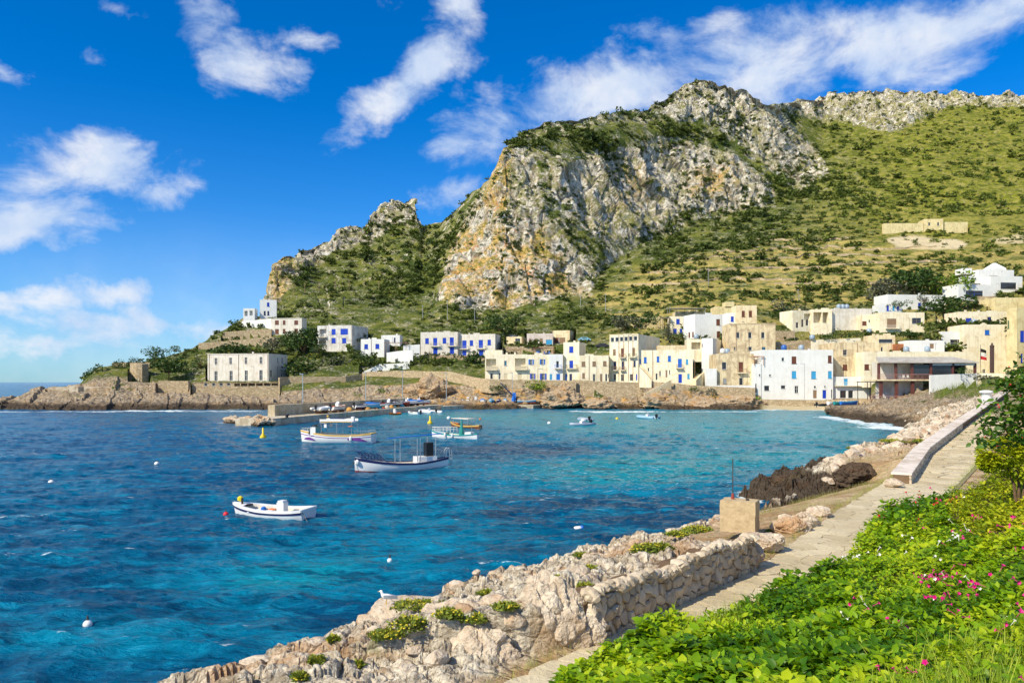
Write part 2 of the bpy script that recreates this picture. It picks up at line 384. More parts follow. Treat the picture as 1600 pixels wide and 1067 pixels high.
GY = YY[ti]*(1-tf) + YY[ti+1]*tf; GZ = ZZ[ti]*(1-tf) + ZZ[ti+1]*tf
# round the joints between knots a little
def vsm(A, n):
    for _ in range(n): A = np.vstack([A[:1], .25*A[:-2]+.5*A[1:-1]+.25*A[2:], A[-1:]])
    return A
keep = (tt[:, None] > 3.2); sm = vsm(GZ, 12); GZ = np.where(keep & (tt[:, None] < 8.6), sm, GZ); sm = vsm(GY, 12); GY = np.where(keep & (tt[:, None] < 8.6), sm, GY)
GX = (pxs[None, :]-800)/F*GY
P0 = np.stack([GX, GY, GZ], -1)
du = np.gradient(P0, axis=1); dv = np.gradient(P0, axis=0)
NR = np.cross(du, dv); NR /= np.linalg.norm(NR, axis=-1, keepdims=True)+1e-9
nr, nc = GX.shape; PXg = np.broadcast_to(pxs[None], (nr, nc)); TG = np.broadcast_to(tt[:, None], (nr, nc))
PYg = HZ - (GZ-H0)/GY*F
pf = P0.reshape(-1, 3).astype(np.float32)
# where bare rock shows: cliffs, the shore, the outcrops
def poly_mask(poly, soft=14):
    """signed soft inside mask of a polygon drawn over (column,row)"""
    x = PXg.ravel(); y = PYg.ravel(); ins = np.zeros(x.shape, bool); dmin = np.full(x.shape, 1e9)
    n = len(poly)
    for i in range(n):
        x1, y1 = poly[i]; x2, y2 = poly[(i+1) % n]
        c = ((y1 > y) != (y2 > y)) & (x < (x2-x1)*(y-y1)/((y2-y1)+1e-9)+x1); ins ^= c
        t = np.clip(((x-x1)*(x2-x1)+(y-y1)*(y2-y1))/((x2-x1)**2+(y2-y1)**2), 0, 1)
        dmin = np.minimum(dmin, np.hypot(x-x1-t*(x2-x1), y-y1-t*(y2-y1)))
    return sstep(-soft, soft, np.where(ins, dmin, -dmin))
big = fbm(pf/70, 4, 3); med = fbm(pf/22, 4, 11)
cliff = poly_mask([(786,215),(840,235),(900,250),(960,240),(1010,215),(1080,218),(1140,235),(1190,270),(1225,300),(1200,320),(1120,345),(1040,370),(975,400),(930,440),(860,470),(790,478),(730,488),(686,470),(690,430),(716,372),(742,318),(762,290)], 10)
summit = poly_mask([(1020,185),(1050,145),(1085,115),(1120,115),(1165,138),(1210,160),(1240,205),(1300,270),(1250,300),(1205,262),(1150,215),(1090,190)], 10)
capb = poly_mask([(785,205),(870,178),(960,175),(1040,150),(1060,185),(980,195),(900,205),(800,228)], 8)*.55
ridge = poly_mask([(1215,160),(1300,135),(1420,130),(1700,135),(1700,172),(1480,165),(1440,185),(1390,208),(1330,190),(1240,178)], 7)
left = poly_mask([(410,500),(412,440),(425,400),(500,372),(600,318),(640,300),(660,315),(660,350),(620,358),(570,385),(520,395),(470,430),(440,465),(430,490)], 9)
slope = poly_mask([(600,470),(700,455),(850,480),(870,520),(760,515),(640,520),(560,490)], 20)*.45
foot = poly_mask([(430,545),(500,560),(560,470),(690,380),(735,310),(660,340),(520,420),(430,500)], 14)*.22
face = np.maximum.reduce([poly_mask([(859,264),(930,240),(1000,232),(1081,218),(1152,246),(1215,299),(1190,322),(1064,332),(1005,372),(947,378),(906,352),(850,330)], 12),
  poly_mask([(766,290),(785,222),(838,240),(850,300),(905,365),(935,430),(925,462),(820,480),(740,486),(684,470),(700,400),(745,325)], 9)])
gully = poly_mask([(838,250),(862,300),(900,340),(945,400),(930,440),(895,400),(850,330)], 8)
cliff = np.maximum(cliff*.50, face)*(1-.6*gully)
rock = np.maximum.reduce([cliff, summit*.86, capb*.8, ridge*.86, left*.95, slope, foot*1.6])
T = TG.ravel(); PXf = PXg.ravel(); PYf = PYg.ravel()
shore = sstep(3.0, 2.75, T)*sstep(0.3, 1.0, T)
beach = sstep(1185, 1200, PXf)*sstep(1300, 1285, PXf)*sstep(3.2, 3.0, T)
shore = shore*(1-beach)
shorer = np.maximum(shore, sstep(3.6, 3.2, T)*sstep(0, 1, T)*(PXf < 330)); shorer = np.maximum(shorer, sstep(4.15, 3.9, T)*sstep(1290, 1300, PXf)*(1-sstep(1455, 1475, PXf)*sstep(634, 624, PYf)))
# displacement
vs = pf*np.array([1, 1, .5], np.float32)
hi = T > 5.6
disp = np.zeros(len(pf), np.float32)
crag = np.zeros(len(pf), np.float32)
idx = np.where(T > 3.9)[0]; q = vs[idx]
r1 = fbm(q/42, 3, 21, .5, True); r2 = fbm(q/13, 3, 31, .55, True); r3 = fbm(q/4.2, 3, 41, .6)
crag[idx] = r1*7.0 + r2*4.0 + r3*1.9
f1, f2, rid = worley(np.stack([q[:, 0]/11+q[:, 1]/30+q[:, 2]/26, q[:, 2]/8.5-q[:, 0]/33], -1), 5)
crag[idx] += (rid-.5)*3.8 + np.clip((f2-f1)*4, 0, 1)*1.5
rkm = (rock > .4) & (T > 7.6); crag -= crag[rkm].mean()+2.2*sstep(8.2, 8.9, T)
mount = sstep(6.0, 6.7, T)
farm = np.clip(GY.ravel()/400, .6, 1.5)
disp += crag*np.clip(rock, 0, 1)*mount*farm*.8
disp += mount*(1-rock)*(big*5 + med*2.0 + fbm(pf/6, 3, 51)*.7)
disp += sstep(4.0, 5, T)*(1-mount)*(med*.5+fbm(pf/4, 3, 52)*.35)
si = np.where(T < 4.2)[0]; q = pf[si]
s1 = fbm(q*np.array([1, 1, 1.8])/7, 4, 61, .6, True); s2 = fbm(q/2.0, 3, 71, .6)
fa, fb, ra = worley(np.stack([q[:, 0]/4+q[:, 1]/9, q[:, 2]/2.2+q[:, 0]/6], -1), 9)
sh = s1*1.4 + s2*.6 + (ra-.5)*1.5
disp[si] += sh*shorer[si]*np.where(PXf[si] > 1300, .55+.35*fbm(q/1.1, 3, 77, .6, True), .85)
lay = disp[:, None]*NR.reshape(-1, 3)
pf2 = pf + lay
# terraced fields on the right hand slope
terr = poly_mask([(900,470),(1000,425),(1120,396),(1240,388),(1380,380),(1480,392),(1650,378),(1650,400),(1480,440),(1350,462),(1200,478),(1000,492)], 14)
tz = pf2[:, 2]; st = 5.0; ph = tz/st + big*.7; fr = ph-np.floor(ph)
pf2[:, 2] += terr*mount*(sstep(.72, 1, fr)-fr)*st*.36
ochre = np.clip(poly_mask([(690,475),(705,375),(752,330),(850,352),(905,450),(800,480)], 14)*1.0 + poly_mask([(750,330),(778,230),(800,236),(790,330)], 10) + poly_mask([(1075,310),(1085,262),(1146,262),(1150,308)], 10)*.75 + poly_mask([(955,330),(965,262),(1010,262),(1010,320)], 12)*.45 + left*sstep(480, 430, PXf)*.8 + shore*sstep(550, 640, PXf)*sstep(1180, 1120, PXf)*.9 , 0, 1)
dry = np.clip(terr*1.0 + poly_mask([(1200,470),(1650,480),(1650,330),(1250,320)], 20)*.28 + sstep(4.0, 5, T)*(1-mount)*sstep(900, 980, PXf)*.75 + poly_mask([(1385,372),(1440,364),(1510,378),(1500,390),(1400,388)], 5)*1.5, 0, 1.5)
bright = sstep(1180, 1420, PXf)*mount
i = np.arange(nr*nc).reshape(nr, nc)
FT = np.stack([i[:-1, :-1], i[:-1, 1:], i[1:, 1:], i[1:, :-1]], -1).reshape(-1, 4)
FT = FT[(pf2[FT, 2].max(1) > -2.0)]
used = np.unique(FT); rem = np.full(nr*nc, -1); rem[used] = np.arange(len(used)); 
M_terr, g = newmat('hillside')
geo = g('ShaderNodeNewGeometry'); P = geo.outputs['Position']; sp = g('ShaderNodeSeparateXYZ', {0: P})
nz = g('ShaderNodeSeparateXYZ', {0: geo.outputs['True Normal']}).outputs[2]
aR, aO, aD, aB, aS = attr(g, 'rock'), attr(g, 'ochre'), attr(g, 'dry'), attr(g, 'bright'), attr(g, 'shore')
n0 = g.noise(P, .02, 5, .6); n1 = g.noise(P, .08, 8, .66, .5); n2 = g.noise(P, .33, 8, .68, .4); n3 = g.noise(P, 1.3, 6, .7); n4 = g.noise(P, .18, 7, .7, .8)
strv = g('ShaderNodeVectorMath', {0: P, 1: (.35, .35, .08)}, operation='MULTIPLY').outputs[0]
ns = g.noise(strv, 1.0, 8, .7, .6)
rc = g.mix(g.ss(n2, .36, .64), (.36, .315, .24), (.86, .80, .68))
rc = g.mix(g.m('MULTIPLY', g.ss(ns, .50, .62), .85), rc, (.17, .14, .10))
rc = g.mix(g.m('MULTIPLY', g.ss(n3, .52, .64), .7), rc, (.11, .095, .075))
rc = g.mix(g.m('MULTIPLY', g.ss(n1, .43, .58), g.m('ADD', g.m('MULTIPLY', aO, .9), .14), clamp=True), rc, (.72, .44, .14))
rc = g.mix(g.m('MULTIPLY', g.m('MULTIPLY', g.ss(n4, .55, .68), aO), .9), rc, (.52, .20, .05))
# scrubby ground: low green cover, dry grass, pale stones
gc = g.mix(g.ss(n1, .40, .60), (.080, .110, .020), (.19, .20, .034))
gc = g.mix(g.m('MULTIPLY', aB, .75), gc, g.mix(g.ss(n4, .4, .6), (.19, .215, .018), (.40, .355, .045)))
gc = g.mix(g.m('MULTIPLY', g.ss(n2, .50, .60), .8), gc, (.055, .085, .016)); gc = g.mix(g.m('MULTIPLY', g.ss(n3, .50, .60), .5), gc, (.05, .07, .015))
stony = g.m('MULTIPLY', g.ss(g.m('ADD', n3, g.m('MULTIPLY', g.m('SUBTRACT', n4, .5), .8)), .54, .64), g.m('SUBTRACT', .85, g.m('MULTIPLY', aB, .55)))
gc = g.mix(stony, gc, g.mix(n2, (.42, .36, .25), (.60, .54, .42)))
dg = g.mix(g.ss(n2, .4, .62), (.56, .42, .15), (.34, .31, .08)); dg = g.mix(g.m('MULTIPLY', g.ss(n3, .5, .62), .6), dg, (.16, .17, .04)); dg = g.mix(g.m('MULTIPLY', g.ss(n4, .55, .62), .8), dg, (.22, .25, .03))
bands = g.ss(g.m('SINE', g.m('ADD', g.m('MULTIPLY', sp.outputs[2], 1.1), g.m('MULTIPLY', n0, 9.0))), .35, .9)
dmask = g.m('MULTIPLY', aD, g.m('ADD', g.m('MULTIPLY', g.ss(n1, .40, .58), .7), g.m('MULTIPLY', bands, .7)), clamp=True)
gc = g.mix(dmask, gc, dg)
# rock shows where the mask and steepness agree
steep = g.ss(nz, .80, .45)
rm = g.m('ADD', aR, g.m('MULTIPLY', g.m('SUBTRACT', n4, .5), 1.7)); rm = g.m('ADD', rm, g.m('MULTIPLY', g.m('SUBTRACT', n1, .5), 1.9)); rm = g.m('ADD', rm, g.m('MULTIPLY', g.m('SUBTRACT', steep, .55), .55))
rmask = g.ss(rm, .30, .52)
tuft = g.m('MULTIPLY', g.ss(g.m('ADD', g.noise(P, .62, 7, .78, .3), g.m('MULTIPLY', g.m('SUBTRACT', n1, .5), .7)), .49, .545), g.ss(nz, -.3, .2))
rmask = g.m('MULTIPLY', rmask, g.m('SUBTRACT', 1.0, g.m('MULTIPLY', tuft, .85)))
col = g.mix(rmask, gc, rc)
sc = g.mix(g.ss(n3, .38, .64), (.25, .19, .13), (.54, .445, .32)); sc = g.mix(g.m('MULTIPLY', g.ss(n2, .45, .62), g.m('ADD', .25, g.m('MULTIPLY', aO, .75))), sc, (.62, .36, .12))
sc = g.mix(g.m('MULTIPLY', g.ss(n4, .56, .64), g.ss(sp.outputs[2], 2.0, 4.0)), sc, (.09, .12, .025))
wz = g.m('ADD', sp.outputs[2], g.m('MULTIPLY', g.m('SUBTRACT', n2, .5), 2.2))
sc = g.mix(g.m('MULTIPLY', g.ss(wz, 2.0, .9), .9), sc, (.06, .042, .028))
col = g.mix(aS, col, sc)
bch = attr(g, 'beach'); col = g.mix(bch, col, g.mix(n3, (.62, .50, .30), (.78, .66, .42)))
hb = g.m('ADD', g.m('MULTIPLY', n3, .5), g.m('ADD', n2, ns))
finish(g, col, .95, hb, 1.0, 1.2, .1)
me = npmesh('hillside', pf2[used], rem[FT], M_terr, False, {'rock': rock[used], 'ochre': ochre[used], 'dry': dry[used], 'bright': bright[used], 'shore': shorer[used], 'beach': np.clip(beach+poly_mask([(1384,376),(1410,366),(1445,363),(1490,368),(1512,380),(1495,389),(1400,387)], 2.5)+poly_mask([(1545,372),(1600,362),(1600,380),(1560,382)], 2.5)*.7, 0, 1)[used]})
tag(link(bpy.data.objects.new('hillside', me)), kind='structure'); used_t = used.copy()
TER = pf2.reshape(nr, nc, 3); ROCK = rock.reshape(nr, nc); DRY = dry.reshape(nr, nc); BRI = bright.reshape(nr, nc)
def terrain_at(px, Y):
    """height of the far terrain at column px and distance Y"""
    c = int(np.argmin(abs(pxs-px))); y = TER[:, c, 1]; z = TER[:, c, 2]
    k = int(np.argmin(abs(y-Y))); return float(z[k])
def terrain_hit(px, py, tmin=3.0):
    c = int(np.argmin(abs(pxs-px))); y = TER[:, c, 1]; z = TER[:, c, 2]; rowp = HZ-(z-H0)/y*F
    k = np.where((rowp <= py) & (tt > tmin))[0]
    k = int(k[0]) if len(k) else nr-12
    return Vector(TER[k, c].tolist())

# ------------------------------------------------------------------ near shore
PL = np.array([(-30,-25,2.5),(-9,1.5,2.5),(-.6,11,2.5),(1.66,13.74,2.5),(5.5,18.1,2.5),(11.1,26.6,2.5),(18.2,36.5,2.55),(24.4,45,2.75),(35,60,3.25),(64,100,5.3),(95,138,6.2)])
CO = np.array([(-40,-20),(-20,2),(-11.3,10.4),(-6.7,14.9),(-4.7,17.6),(-3.2,19.9),(-.76,22.95),(2.2,26.2),(6.25,30),(9.8,33.7),(12.7,36.0),(15.6,39.6),(16.8,43.5),(14.7,46.6),(16.6,50),(22,58),(30,67),(45,87),(53,100),(60,116),(70,140)])
def polydist(x, y, pl):
    """signed distance (left of travel positive), param along, value of third column"""
    best = np.full(x.shape, 1e9); sg = np.zeros(x.shape); s = np.zeros(x.shape); val = np.zeros(x.shape); acc = 0
    for a, b in zip(pl[:-1], pl[1:]):
        dx, dy = b[0]-a[0], b[1]-a[1]; L2 = dx*dx+dy*dy; t = np.clip(((x-a[0])*dx+(y-a[1])*dy)/L2, 0, 1)
        ex = x-a[0]-t*dx; ey = y-a[1]-t*dy; d = np.hypot(ex, ey); c = d < best
        best = np.where(c, d, best); sg = np.where(c, np.sign(dx*ey-dy*ex), sg); s = np.where(c, acc+t*math.sqrt(L2), s)
        if len(a) > 2: val = np.where(c, a[2]+t*(b[2]-a[2]), val)
        acc += math.sqrt(L2)
    return best*sg, s, val
def near_height(x, y, detail=True):
    dp, s, zp = polydist(x, y, PL); dc, sc_, _ = polydist(x, y, CO); dc = -dc
    t = np.clip(dp/np.maximum(dp+np.maximum(dc, 0), .01), 0, 1)
    wall = sstep(20.5, 18.5, y)
    shelf = sstep(0.0, np.where(y < 12.8, 3.0, .45), dp)*wall*np.where(y < 12.8, .55, .74)
    crest = np.where(y > 38, .7, np.where(y < 19, .85, 1.05))
    z = (zp+shelf)*(1-t**1.3) + crest*t**1.3
    z = np.where(dc < 0, crest + dc*1.05, z); z = np.where(dp < 0, zp, z)
    zl = crest-.15 + (zp-crest+.15)*sstep(.5, 7.0, dc); z = np.where((y > 34) & (dp > 0) & (dc >= 0), z*sstep(40, 34, y)+np.minimum(z, zl)*sstep(34, 40, y), z)
    flat = sstep(5.5, 3.5, dp)*sstep(19, 22, y)*sstep(60, 44, y)
    rk = sstep(.0, .9, dp)*(1-flat*.93); rk = np.where(dc < .5, 1, rk)
    if detail:
        p = np.stack([x, y, z*0], -1).astype(np.float32)
        f1, f2, r = worley(np.stack([x/1.5+y/3+fbm(p/1.5, 2, 8)*.3, y/1.1-x/2.5], -1), 3)
        g1, g2, r2 = worley(np.stack([x/.55+y*.5, y/.5-x*.4], -1), 13)
        wx = x+fbm(p/.9, 2, 44)*.25; wy = y+fbm(p/.9, 2, 45)*.25
        fa1, ka1 = facets(wx/1.25+wy/3, wy/.95-wx/2.5, 3); fa2, ka2 = facets(wx/.48+wy*.5, wy/.42-wx*.6, 13); fa3, ka3 = facets(wx/.19-wy, wy/.17+wx, 23)
        n = fa1*.46 + np.clip(ka1*5, 0, 1)*.20 + fa2*.20 + np.clip(ka2*4, 0, 1)*.09 + fa3*.085 + np.clip(ka3*3, 0, 1)*.03 + fbm(p/2.6, 5, 5, .55, True)*.24 + fbm(p/.40, 3, 15, .62, True)*.06 + fbm(p/.15, 2, 16)*.035 - .22
        amp = np.where(y > 34, 1.15, np.where(y < 20, .62, .75))
        z = z + n*rk*amp
        z = z + (1-rk)*fbm(p/.8, 3, 19)*.03
    z = np.where((dp < -.1), zp-.06, z)
    return z, dp, dc, rk, flat
npx = np.linspace(-160, 1780, 1010); nY = np.exp(np.linspace(math.log(7), math.log(128), 640))
gx = (npx[None]-800)/F*nY[:, None]; gy = np.broadcast_to(nY[:, None], gx.shape)
zz, dpp, dcc, rkk, fl = near_height(gx.ravel(), gy.ravel())
V = np.stack([gx.ravel(), gy.ravel(), zz], -1)
i = np.arange(gx.size).reshape(gx.shape); FN = np.stack([i[:-1, :-1], i[:-1, 1:], i[1:, 1:], i[1:, :-1]], -1).reshape(-1, 4)
ok = (zz[FN].max(1) > -.6) & (dpp[FN].max(1) > -9.0)
FN = FN[ok]; used = np.unique(FN); rem = np.full(gx.size, -1); rem[used] = np.arange(len(used))
M_near, g = newmat('shore_rock')
geo = g('ShaderNodeNewGeometry'); P = geo.outputs['Position']; z = g('ShaderNodeSeparateXYZ', {0: P}).outputs[2]
aF = attr(g, 'flat'); n1 = g.noise(P, .45, 8, .65, .6); n2 = g.noise(P, 1.9, 8, .7, .5); n3 = g.noise(P, 9, 6, .7)
vo = g('ShaderNodeTexVoronoi', {'Vector': P, 'Scale': 2.6, 'Detail': 3}, feature='DISTANCE_TO_EDGE').outputs['Distance']
rc = g.mix(g.ss(n2, .38, .60), (.36, .29, .20), (.74, .66, .52)); rc = g.mix(g.m('MULTIPLY', g.ss(g.noise(P, 3.3, 7, .75), .52, .62), .5), rc, (.30, .27, .22)); rc = g.mix(g.m('MULTIPLY', g.ss(n1, .5, .64), .7), rc, (.46, .26, .12))
rc = g.mix(g.m('MULTIPLY', g.ss(n3, .52, .64), .72), rc, (.15, .09, .05)); rc = g.mix(g.m('MULTIPLY', g.ss(n3, .44, .36), .6), rc, (.84, .74, .58))
rc = g.mix(g.m('MULTIPLY', g.ss(g.noise(P, .8, 6, .7), .60, .66), .55), rc, (.13, .14, .04))
so = g.mix(g.ss(n1, .4, .6), (.40, .25, .12), (.60, .44, .26)); so = g.mix(g.m('MULTIPLY', g.ss(n2, .52, .62), .6), so, (.24, .24, .07))
so = g.mix(g.m('MULTIPLY', g.ss(n3, .58, .7), .6), so, (.15, .09, .04))
col = g.mix(aF, rc, so)
far = attr(g, 'darkrock')
wz = g.m('SUBTRACT', g.m('ADD', z, g.m('MULTIPLY', g.m('SUBTRACT', n2, .5), 1.0)), far)
col = g.mix(g.m('MULTIPLY', g.ss(wz, .75, .2), .93), col, (.04, .024, .013))
h = g.m('ADD', g.m('MULTIPLY', n3, .45), g.m('ADD', n2, g.m('MULTIPLY', g.ss(vo, 0, .1), .4)))
finish(g, col, .9, h, .9, .16, .2)
xx, yy_ = V[:, 0], V[:, 1]
dark = sstep(30, 36, yy_)*sstep(68, 56, yy_)*sstep(5.0, 2.4, dcc)*1.3
flm = np.maximum(fl, sstep(.6, 0, dpp))*np.where(dcc < 1.5, 0, 1)
me = npmesh('shore', V[used], rem[FN], M_near, False, {'flat': flm[used], 'darkrock': dark[used]})
tag(link(bpy.data.objects.new('shore', me)), kind='structure')
def near_z(x, y): return float(near_height(np.array([x]), np.array([y]))[0][0])
def near_hit(px, py, up=0.0):
    Ys = np.exp(np.linspace(math.log(8), math.log(120), 1500)); xs = (px-800)/F*Ys
    zt = near_height(xs, Ys)[0] + up; ray = H0 + (HZ-py)/F*Ys
    k = np.where(zt >= ray)[0]; k = k[0] if len(k) else -1
    return Vector((xs[k], Ys[k], zt[k]-up))

# ------------------------------------------------------------------ sea
wpx = np.concatenate([np.linspace(-2600, -60, 60, endpoint=False), np.linspace(-60, 1480, 640), np.linspace(1500, 4200, 60)])
rws = np.concatenate([np.linspace(1130, 700, 340), np.linspace(699, 640, 70), np.linspace(639, 604, 30)]); wY = H0*F/(rws-HZ)
wY = np.concatenate([[3., 8., 12.], wY, [1500, 2500, 5000, 12000, 45000]])
gx = (wpx[None]-800)/F*wY[:, None]; gy = np.broadcast_to(wY[:, None], gx.shape)
p = np.stack([gx.ravel(), gy.ravel(), 0*gx.ravel()], -1)
fade = sstep(420, 120, p[:, 1])
near = p[:, 1] < 420
hgt = np.zeros(len(p)); q = p[near]
rot = lambda q, a, sx, sy: np.stack([(q[:, 0]*math.cos(a)+q[:, 1]*math.sin(a))/sx, (-q[:, 0]*math.sin(a)+q[:, 1]*math.cos(a))/sy, q[:, 2]], -1)
wv1 = fbm(rot(q, R(12), 11, 4.2), 3, 81, .55, True); wv2 = fbm(rot(q, R(-14), 3.4, 1.5), 3, 91, .6, True); wv3 = fbm(rot(q, R(30), 1.2, .55), 2, 95, .5, True)
hgt[near] = wv1*.20 + wv2*.17 + wv3*.06
hgt *= fade; p[:, 2] = hgt
crest = np.zeros(len(p)); crest[near] = sstep(.42, .72, wv1*.55+wv2*.5)
# foam where the swell meets the rocks
def segdist(x, y, pts):
    d = np.full(x.shape, 1e9)
    for a, b in zip(pts[:-1], pts[1:]):
        dx, dy = b[0]-a[0], b[1]-a[1]; t = np.clip(((x-a[0])*dx+(y-a[1])*dy)/(dx*dx+dy*dy), 0, 1); d = np.minimum(d, np.hypot(x-a[0]-t*dx, y-a[1]-t*dy))
    return d
foam = np.zeros(len(p)); sx, sy = p[:, 0], p[:, 1]
S2 = lambda *pp: [tuple(sea(a, b)[:2]) for a, b in pp]
for pts, wd, am in [(S2((-20,643),(60,643.5),(130,644),(200,643.5),(330,643),(395,643)), 6, .85), (S2((215,643),(262,642.5)), 8, 1.1), (S2((360,640),(395,639)), 7, .9), (S2((352,662),(400,664),(440,662)), 3.5, .8),
                    (S2((905,643),(945,644),(1000,644)), 7, 1.1), (S2((1000,644),(1180,644)), 6, .9), (S2((1180,641),(1290,641)), 6, .95), (S2((1292,652),(1340,660),(1400,670)), 6, .9),
                    (S2((1395,670),(1445,673),(1470,676)), 9, 1.2), (S2((1165,785),(1182,772),(1188,780)), 1.6, 1.2), (S2((1188,756),(1250,732),(1340,712),(1430,682)), 1.0, .6),
                    ([(c[0]+.35*-1, c[1]+1.2) for c in CO[2:11]], .8, .35)]:
    foam = np.maximum(foam, sstep(wd, 0, segdist(sx, sy, pts))*am)
pxw = np.broadcast_to(wpx[None], gx.shape).ravel(); pyw = HZ + H0*F/p[:, 1]
# paler water over sand in the inner bay and in patches
def blob(cx, cy, rx, ry): return np.exp(-((pxw-cx)/rx)**2-((pyw-cy)/ry)**2)
wob = fbm(p/np.array([26, 18, 1]), 4, 101)*.5
sh = .95*blob(1100, 660, 360, 26) + .85*blob(1000, 730, 260, 42) + .6*blob(1250, 700, 150, 30) + .35*blob(690, 830, 150, 42) + .40*blob(540, 880, 150, 32) + .6*blob(420, 915, 160, 35) + .45*blob(150, 1000, 220, 30) + .25*blob(100,760,200,30) + .5*blob(720, 650, 300, 8) + .35*blob(560,790,160,16) - .55*blob(830, 705, 160, 12) - .6*blob(1000, 800, 190, 22) - .4*blob(500, 760, 160, 14) -.35*blob(560,960,120,20) - .35*blob(60, 700, 200, 20)-.4*blob(1200,700,80,8)
sh = np.clip(sh + .14 + wob*.60, 0, 1)
M_sea, g = newmat('sea_water'); P = g('ShaderNodeNewGeometry').outputs['Position']
a1 = attr(g, 'shallow'); af = attr(g, 'foam'); ac = attr(g, 'crest')
def wmap(rz, sc): return g('ShaderNodeMapping', {'Vector': P, 'Rotation': (0, 0, R(rz)), 'Scale': sc}).outputs[0]
nA = g.noise(wmap(8, (.22, .60, 1)), 1.0, 7, .66, .4); nB = g.noise(wmap(-10, (.8, 2.1, 1)), 1.0, 6, .68, .6); nC = g.noise(wmap(20, (2.2, 5.0, 1)), 1.0, 4, .6, .5)
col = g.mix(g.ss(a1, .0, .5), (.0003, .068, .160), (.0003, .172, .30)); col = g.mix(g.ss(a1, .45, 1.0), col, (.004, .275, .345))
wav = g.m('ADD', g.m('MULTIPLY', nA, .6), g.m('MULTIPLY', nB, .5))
col = g.mix(g.m('MULTIPLY', g.ss(wav, .56, .64), .6), col, (.003, .23, .38)); col = g.mix(g.m('MULTIPLY', g.ss(wav, .54, .46), .72), col, (.0005, .034, .092))  # wave light and shade put into the colour: crests lighter, troughs darker
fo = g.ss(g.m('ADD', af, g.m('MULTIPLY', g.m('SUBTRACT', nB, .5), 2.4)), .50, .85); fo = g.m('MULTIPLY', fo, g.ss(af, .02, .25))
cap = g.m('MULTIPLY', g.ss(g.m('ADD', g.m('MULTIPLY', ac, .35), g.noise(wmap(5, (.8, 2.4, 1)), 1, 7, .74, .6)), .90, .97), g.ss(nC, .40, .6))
glit = g.m('MULTIPLY', g.m('MULTIPLY', g.ss(g.noise(wmap(14, (.9, 2.6, 1)), 1.0, 5, .6, 2.2), .60, .66), .42), attr(g, 'glint_streaks'))  # white sun glints painted into the water colour, blended with the foam
foam_glint = g.m('MAXIMUM', g.m('MAXIMUM', fo, cap), glit)
col = g.mix(foam_glint, col, (.78, .86, .86))
p_ = g('ShaderNodeBsdfPrincipled', {'Base Color': col, 'Roughness': g.m('ADD', .16, g.m('MULTIPLY', foam_glint, .6)), 'IOR': 1.33, 'Specular IOR Level': .20, 'Specular Tint': (.30, .80, 1.0, 1)})
bm = g('ShaderNodeBump', {'Height': g.m('ADD', g.m('MULTIPLY', nB, 1.0), g.m('MULTIPLY', nC, .35)), 'Strength': 1.0, 'Distance': .30}); g.t.links.new(bm.outputs[0], p_.inputs['Normal'])
g('ShaderNodeOutputMaterial', {0: p_.outputs[0]})
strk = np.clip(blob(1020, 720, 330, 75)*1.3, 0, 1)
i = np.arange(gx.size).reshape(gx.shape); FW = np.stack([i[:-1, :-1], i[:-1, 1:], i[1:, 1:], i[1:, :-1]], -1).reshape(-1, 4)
me = npmesh('sea', p, FW, M_sea, True, {'shallow': sh, 'foam': foam, 'crest': crest, 'glint_streaks': strk})
tag(link(bpy.data.objects.new('sea', me)), kind='structure')
# ------------------------------------------------------------------ houses
Z2=(300,440,5.333); Z3=(560,480,5.333); Z4=(740,480,6.154); Z5=(940,460,5.615); Z6=(1160,440,5.081); Z7=(1350,390,4.104)
CREAM=plaster((.88,.80,.60),(.64,.49,.27),.30); CREAM2=plaster((.82,.70,.46),(.56,.40,.20),.40); PALE=plaster((.74,.70,.62),(.50,.42,.30),.3)
WHITEP=plaster((.80,.80,.77),(.55,.52,.44),.13); GREYW=plaster((.70,.69,.66),(.40,.36,.30),.45); OLD=plaster((.76,.63,.40),(.48,.36,.22),.6)
PINK=plaster((.72,.62,.56),(.50,.40,.30),.3); STONEH=M_masonry; YEL=plaster((.78,.66,.36),(.5,.38,.18),.35); RUST=plaster((.42,.16,.07),(.25,.1,.05),.4)
BLUE=paint((.012,.06,.52),.45); MBLUE=paint((.02,.16,.62),.45); LBLUE=paint((.06,.38,.66),.45); NAVY=paint((.02,.03,.10),.45); BROWN=paint((.16,.055,.03),.5)
TAN=paint((.30,.19,.11),.6); GREYP=paint((.32,.33,.33),.5); CREAMP=paint((.72,.62,.42),.6); DARK=paint((.02,.018,.016),.8); GREEN=paint((.06,.14,.08),.5); WFR=paint((.70,.69,.64),.5)
COLR={'B':BLUE,'M':MBLUE,'L':LBLUE,'N':NAVY,'R':BROWN,'T':TAN,'G':GREYP,'C':CREAMP,'D':DARK,'E':GREEN,'W':WFR}
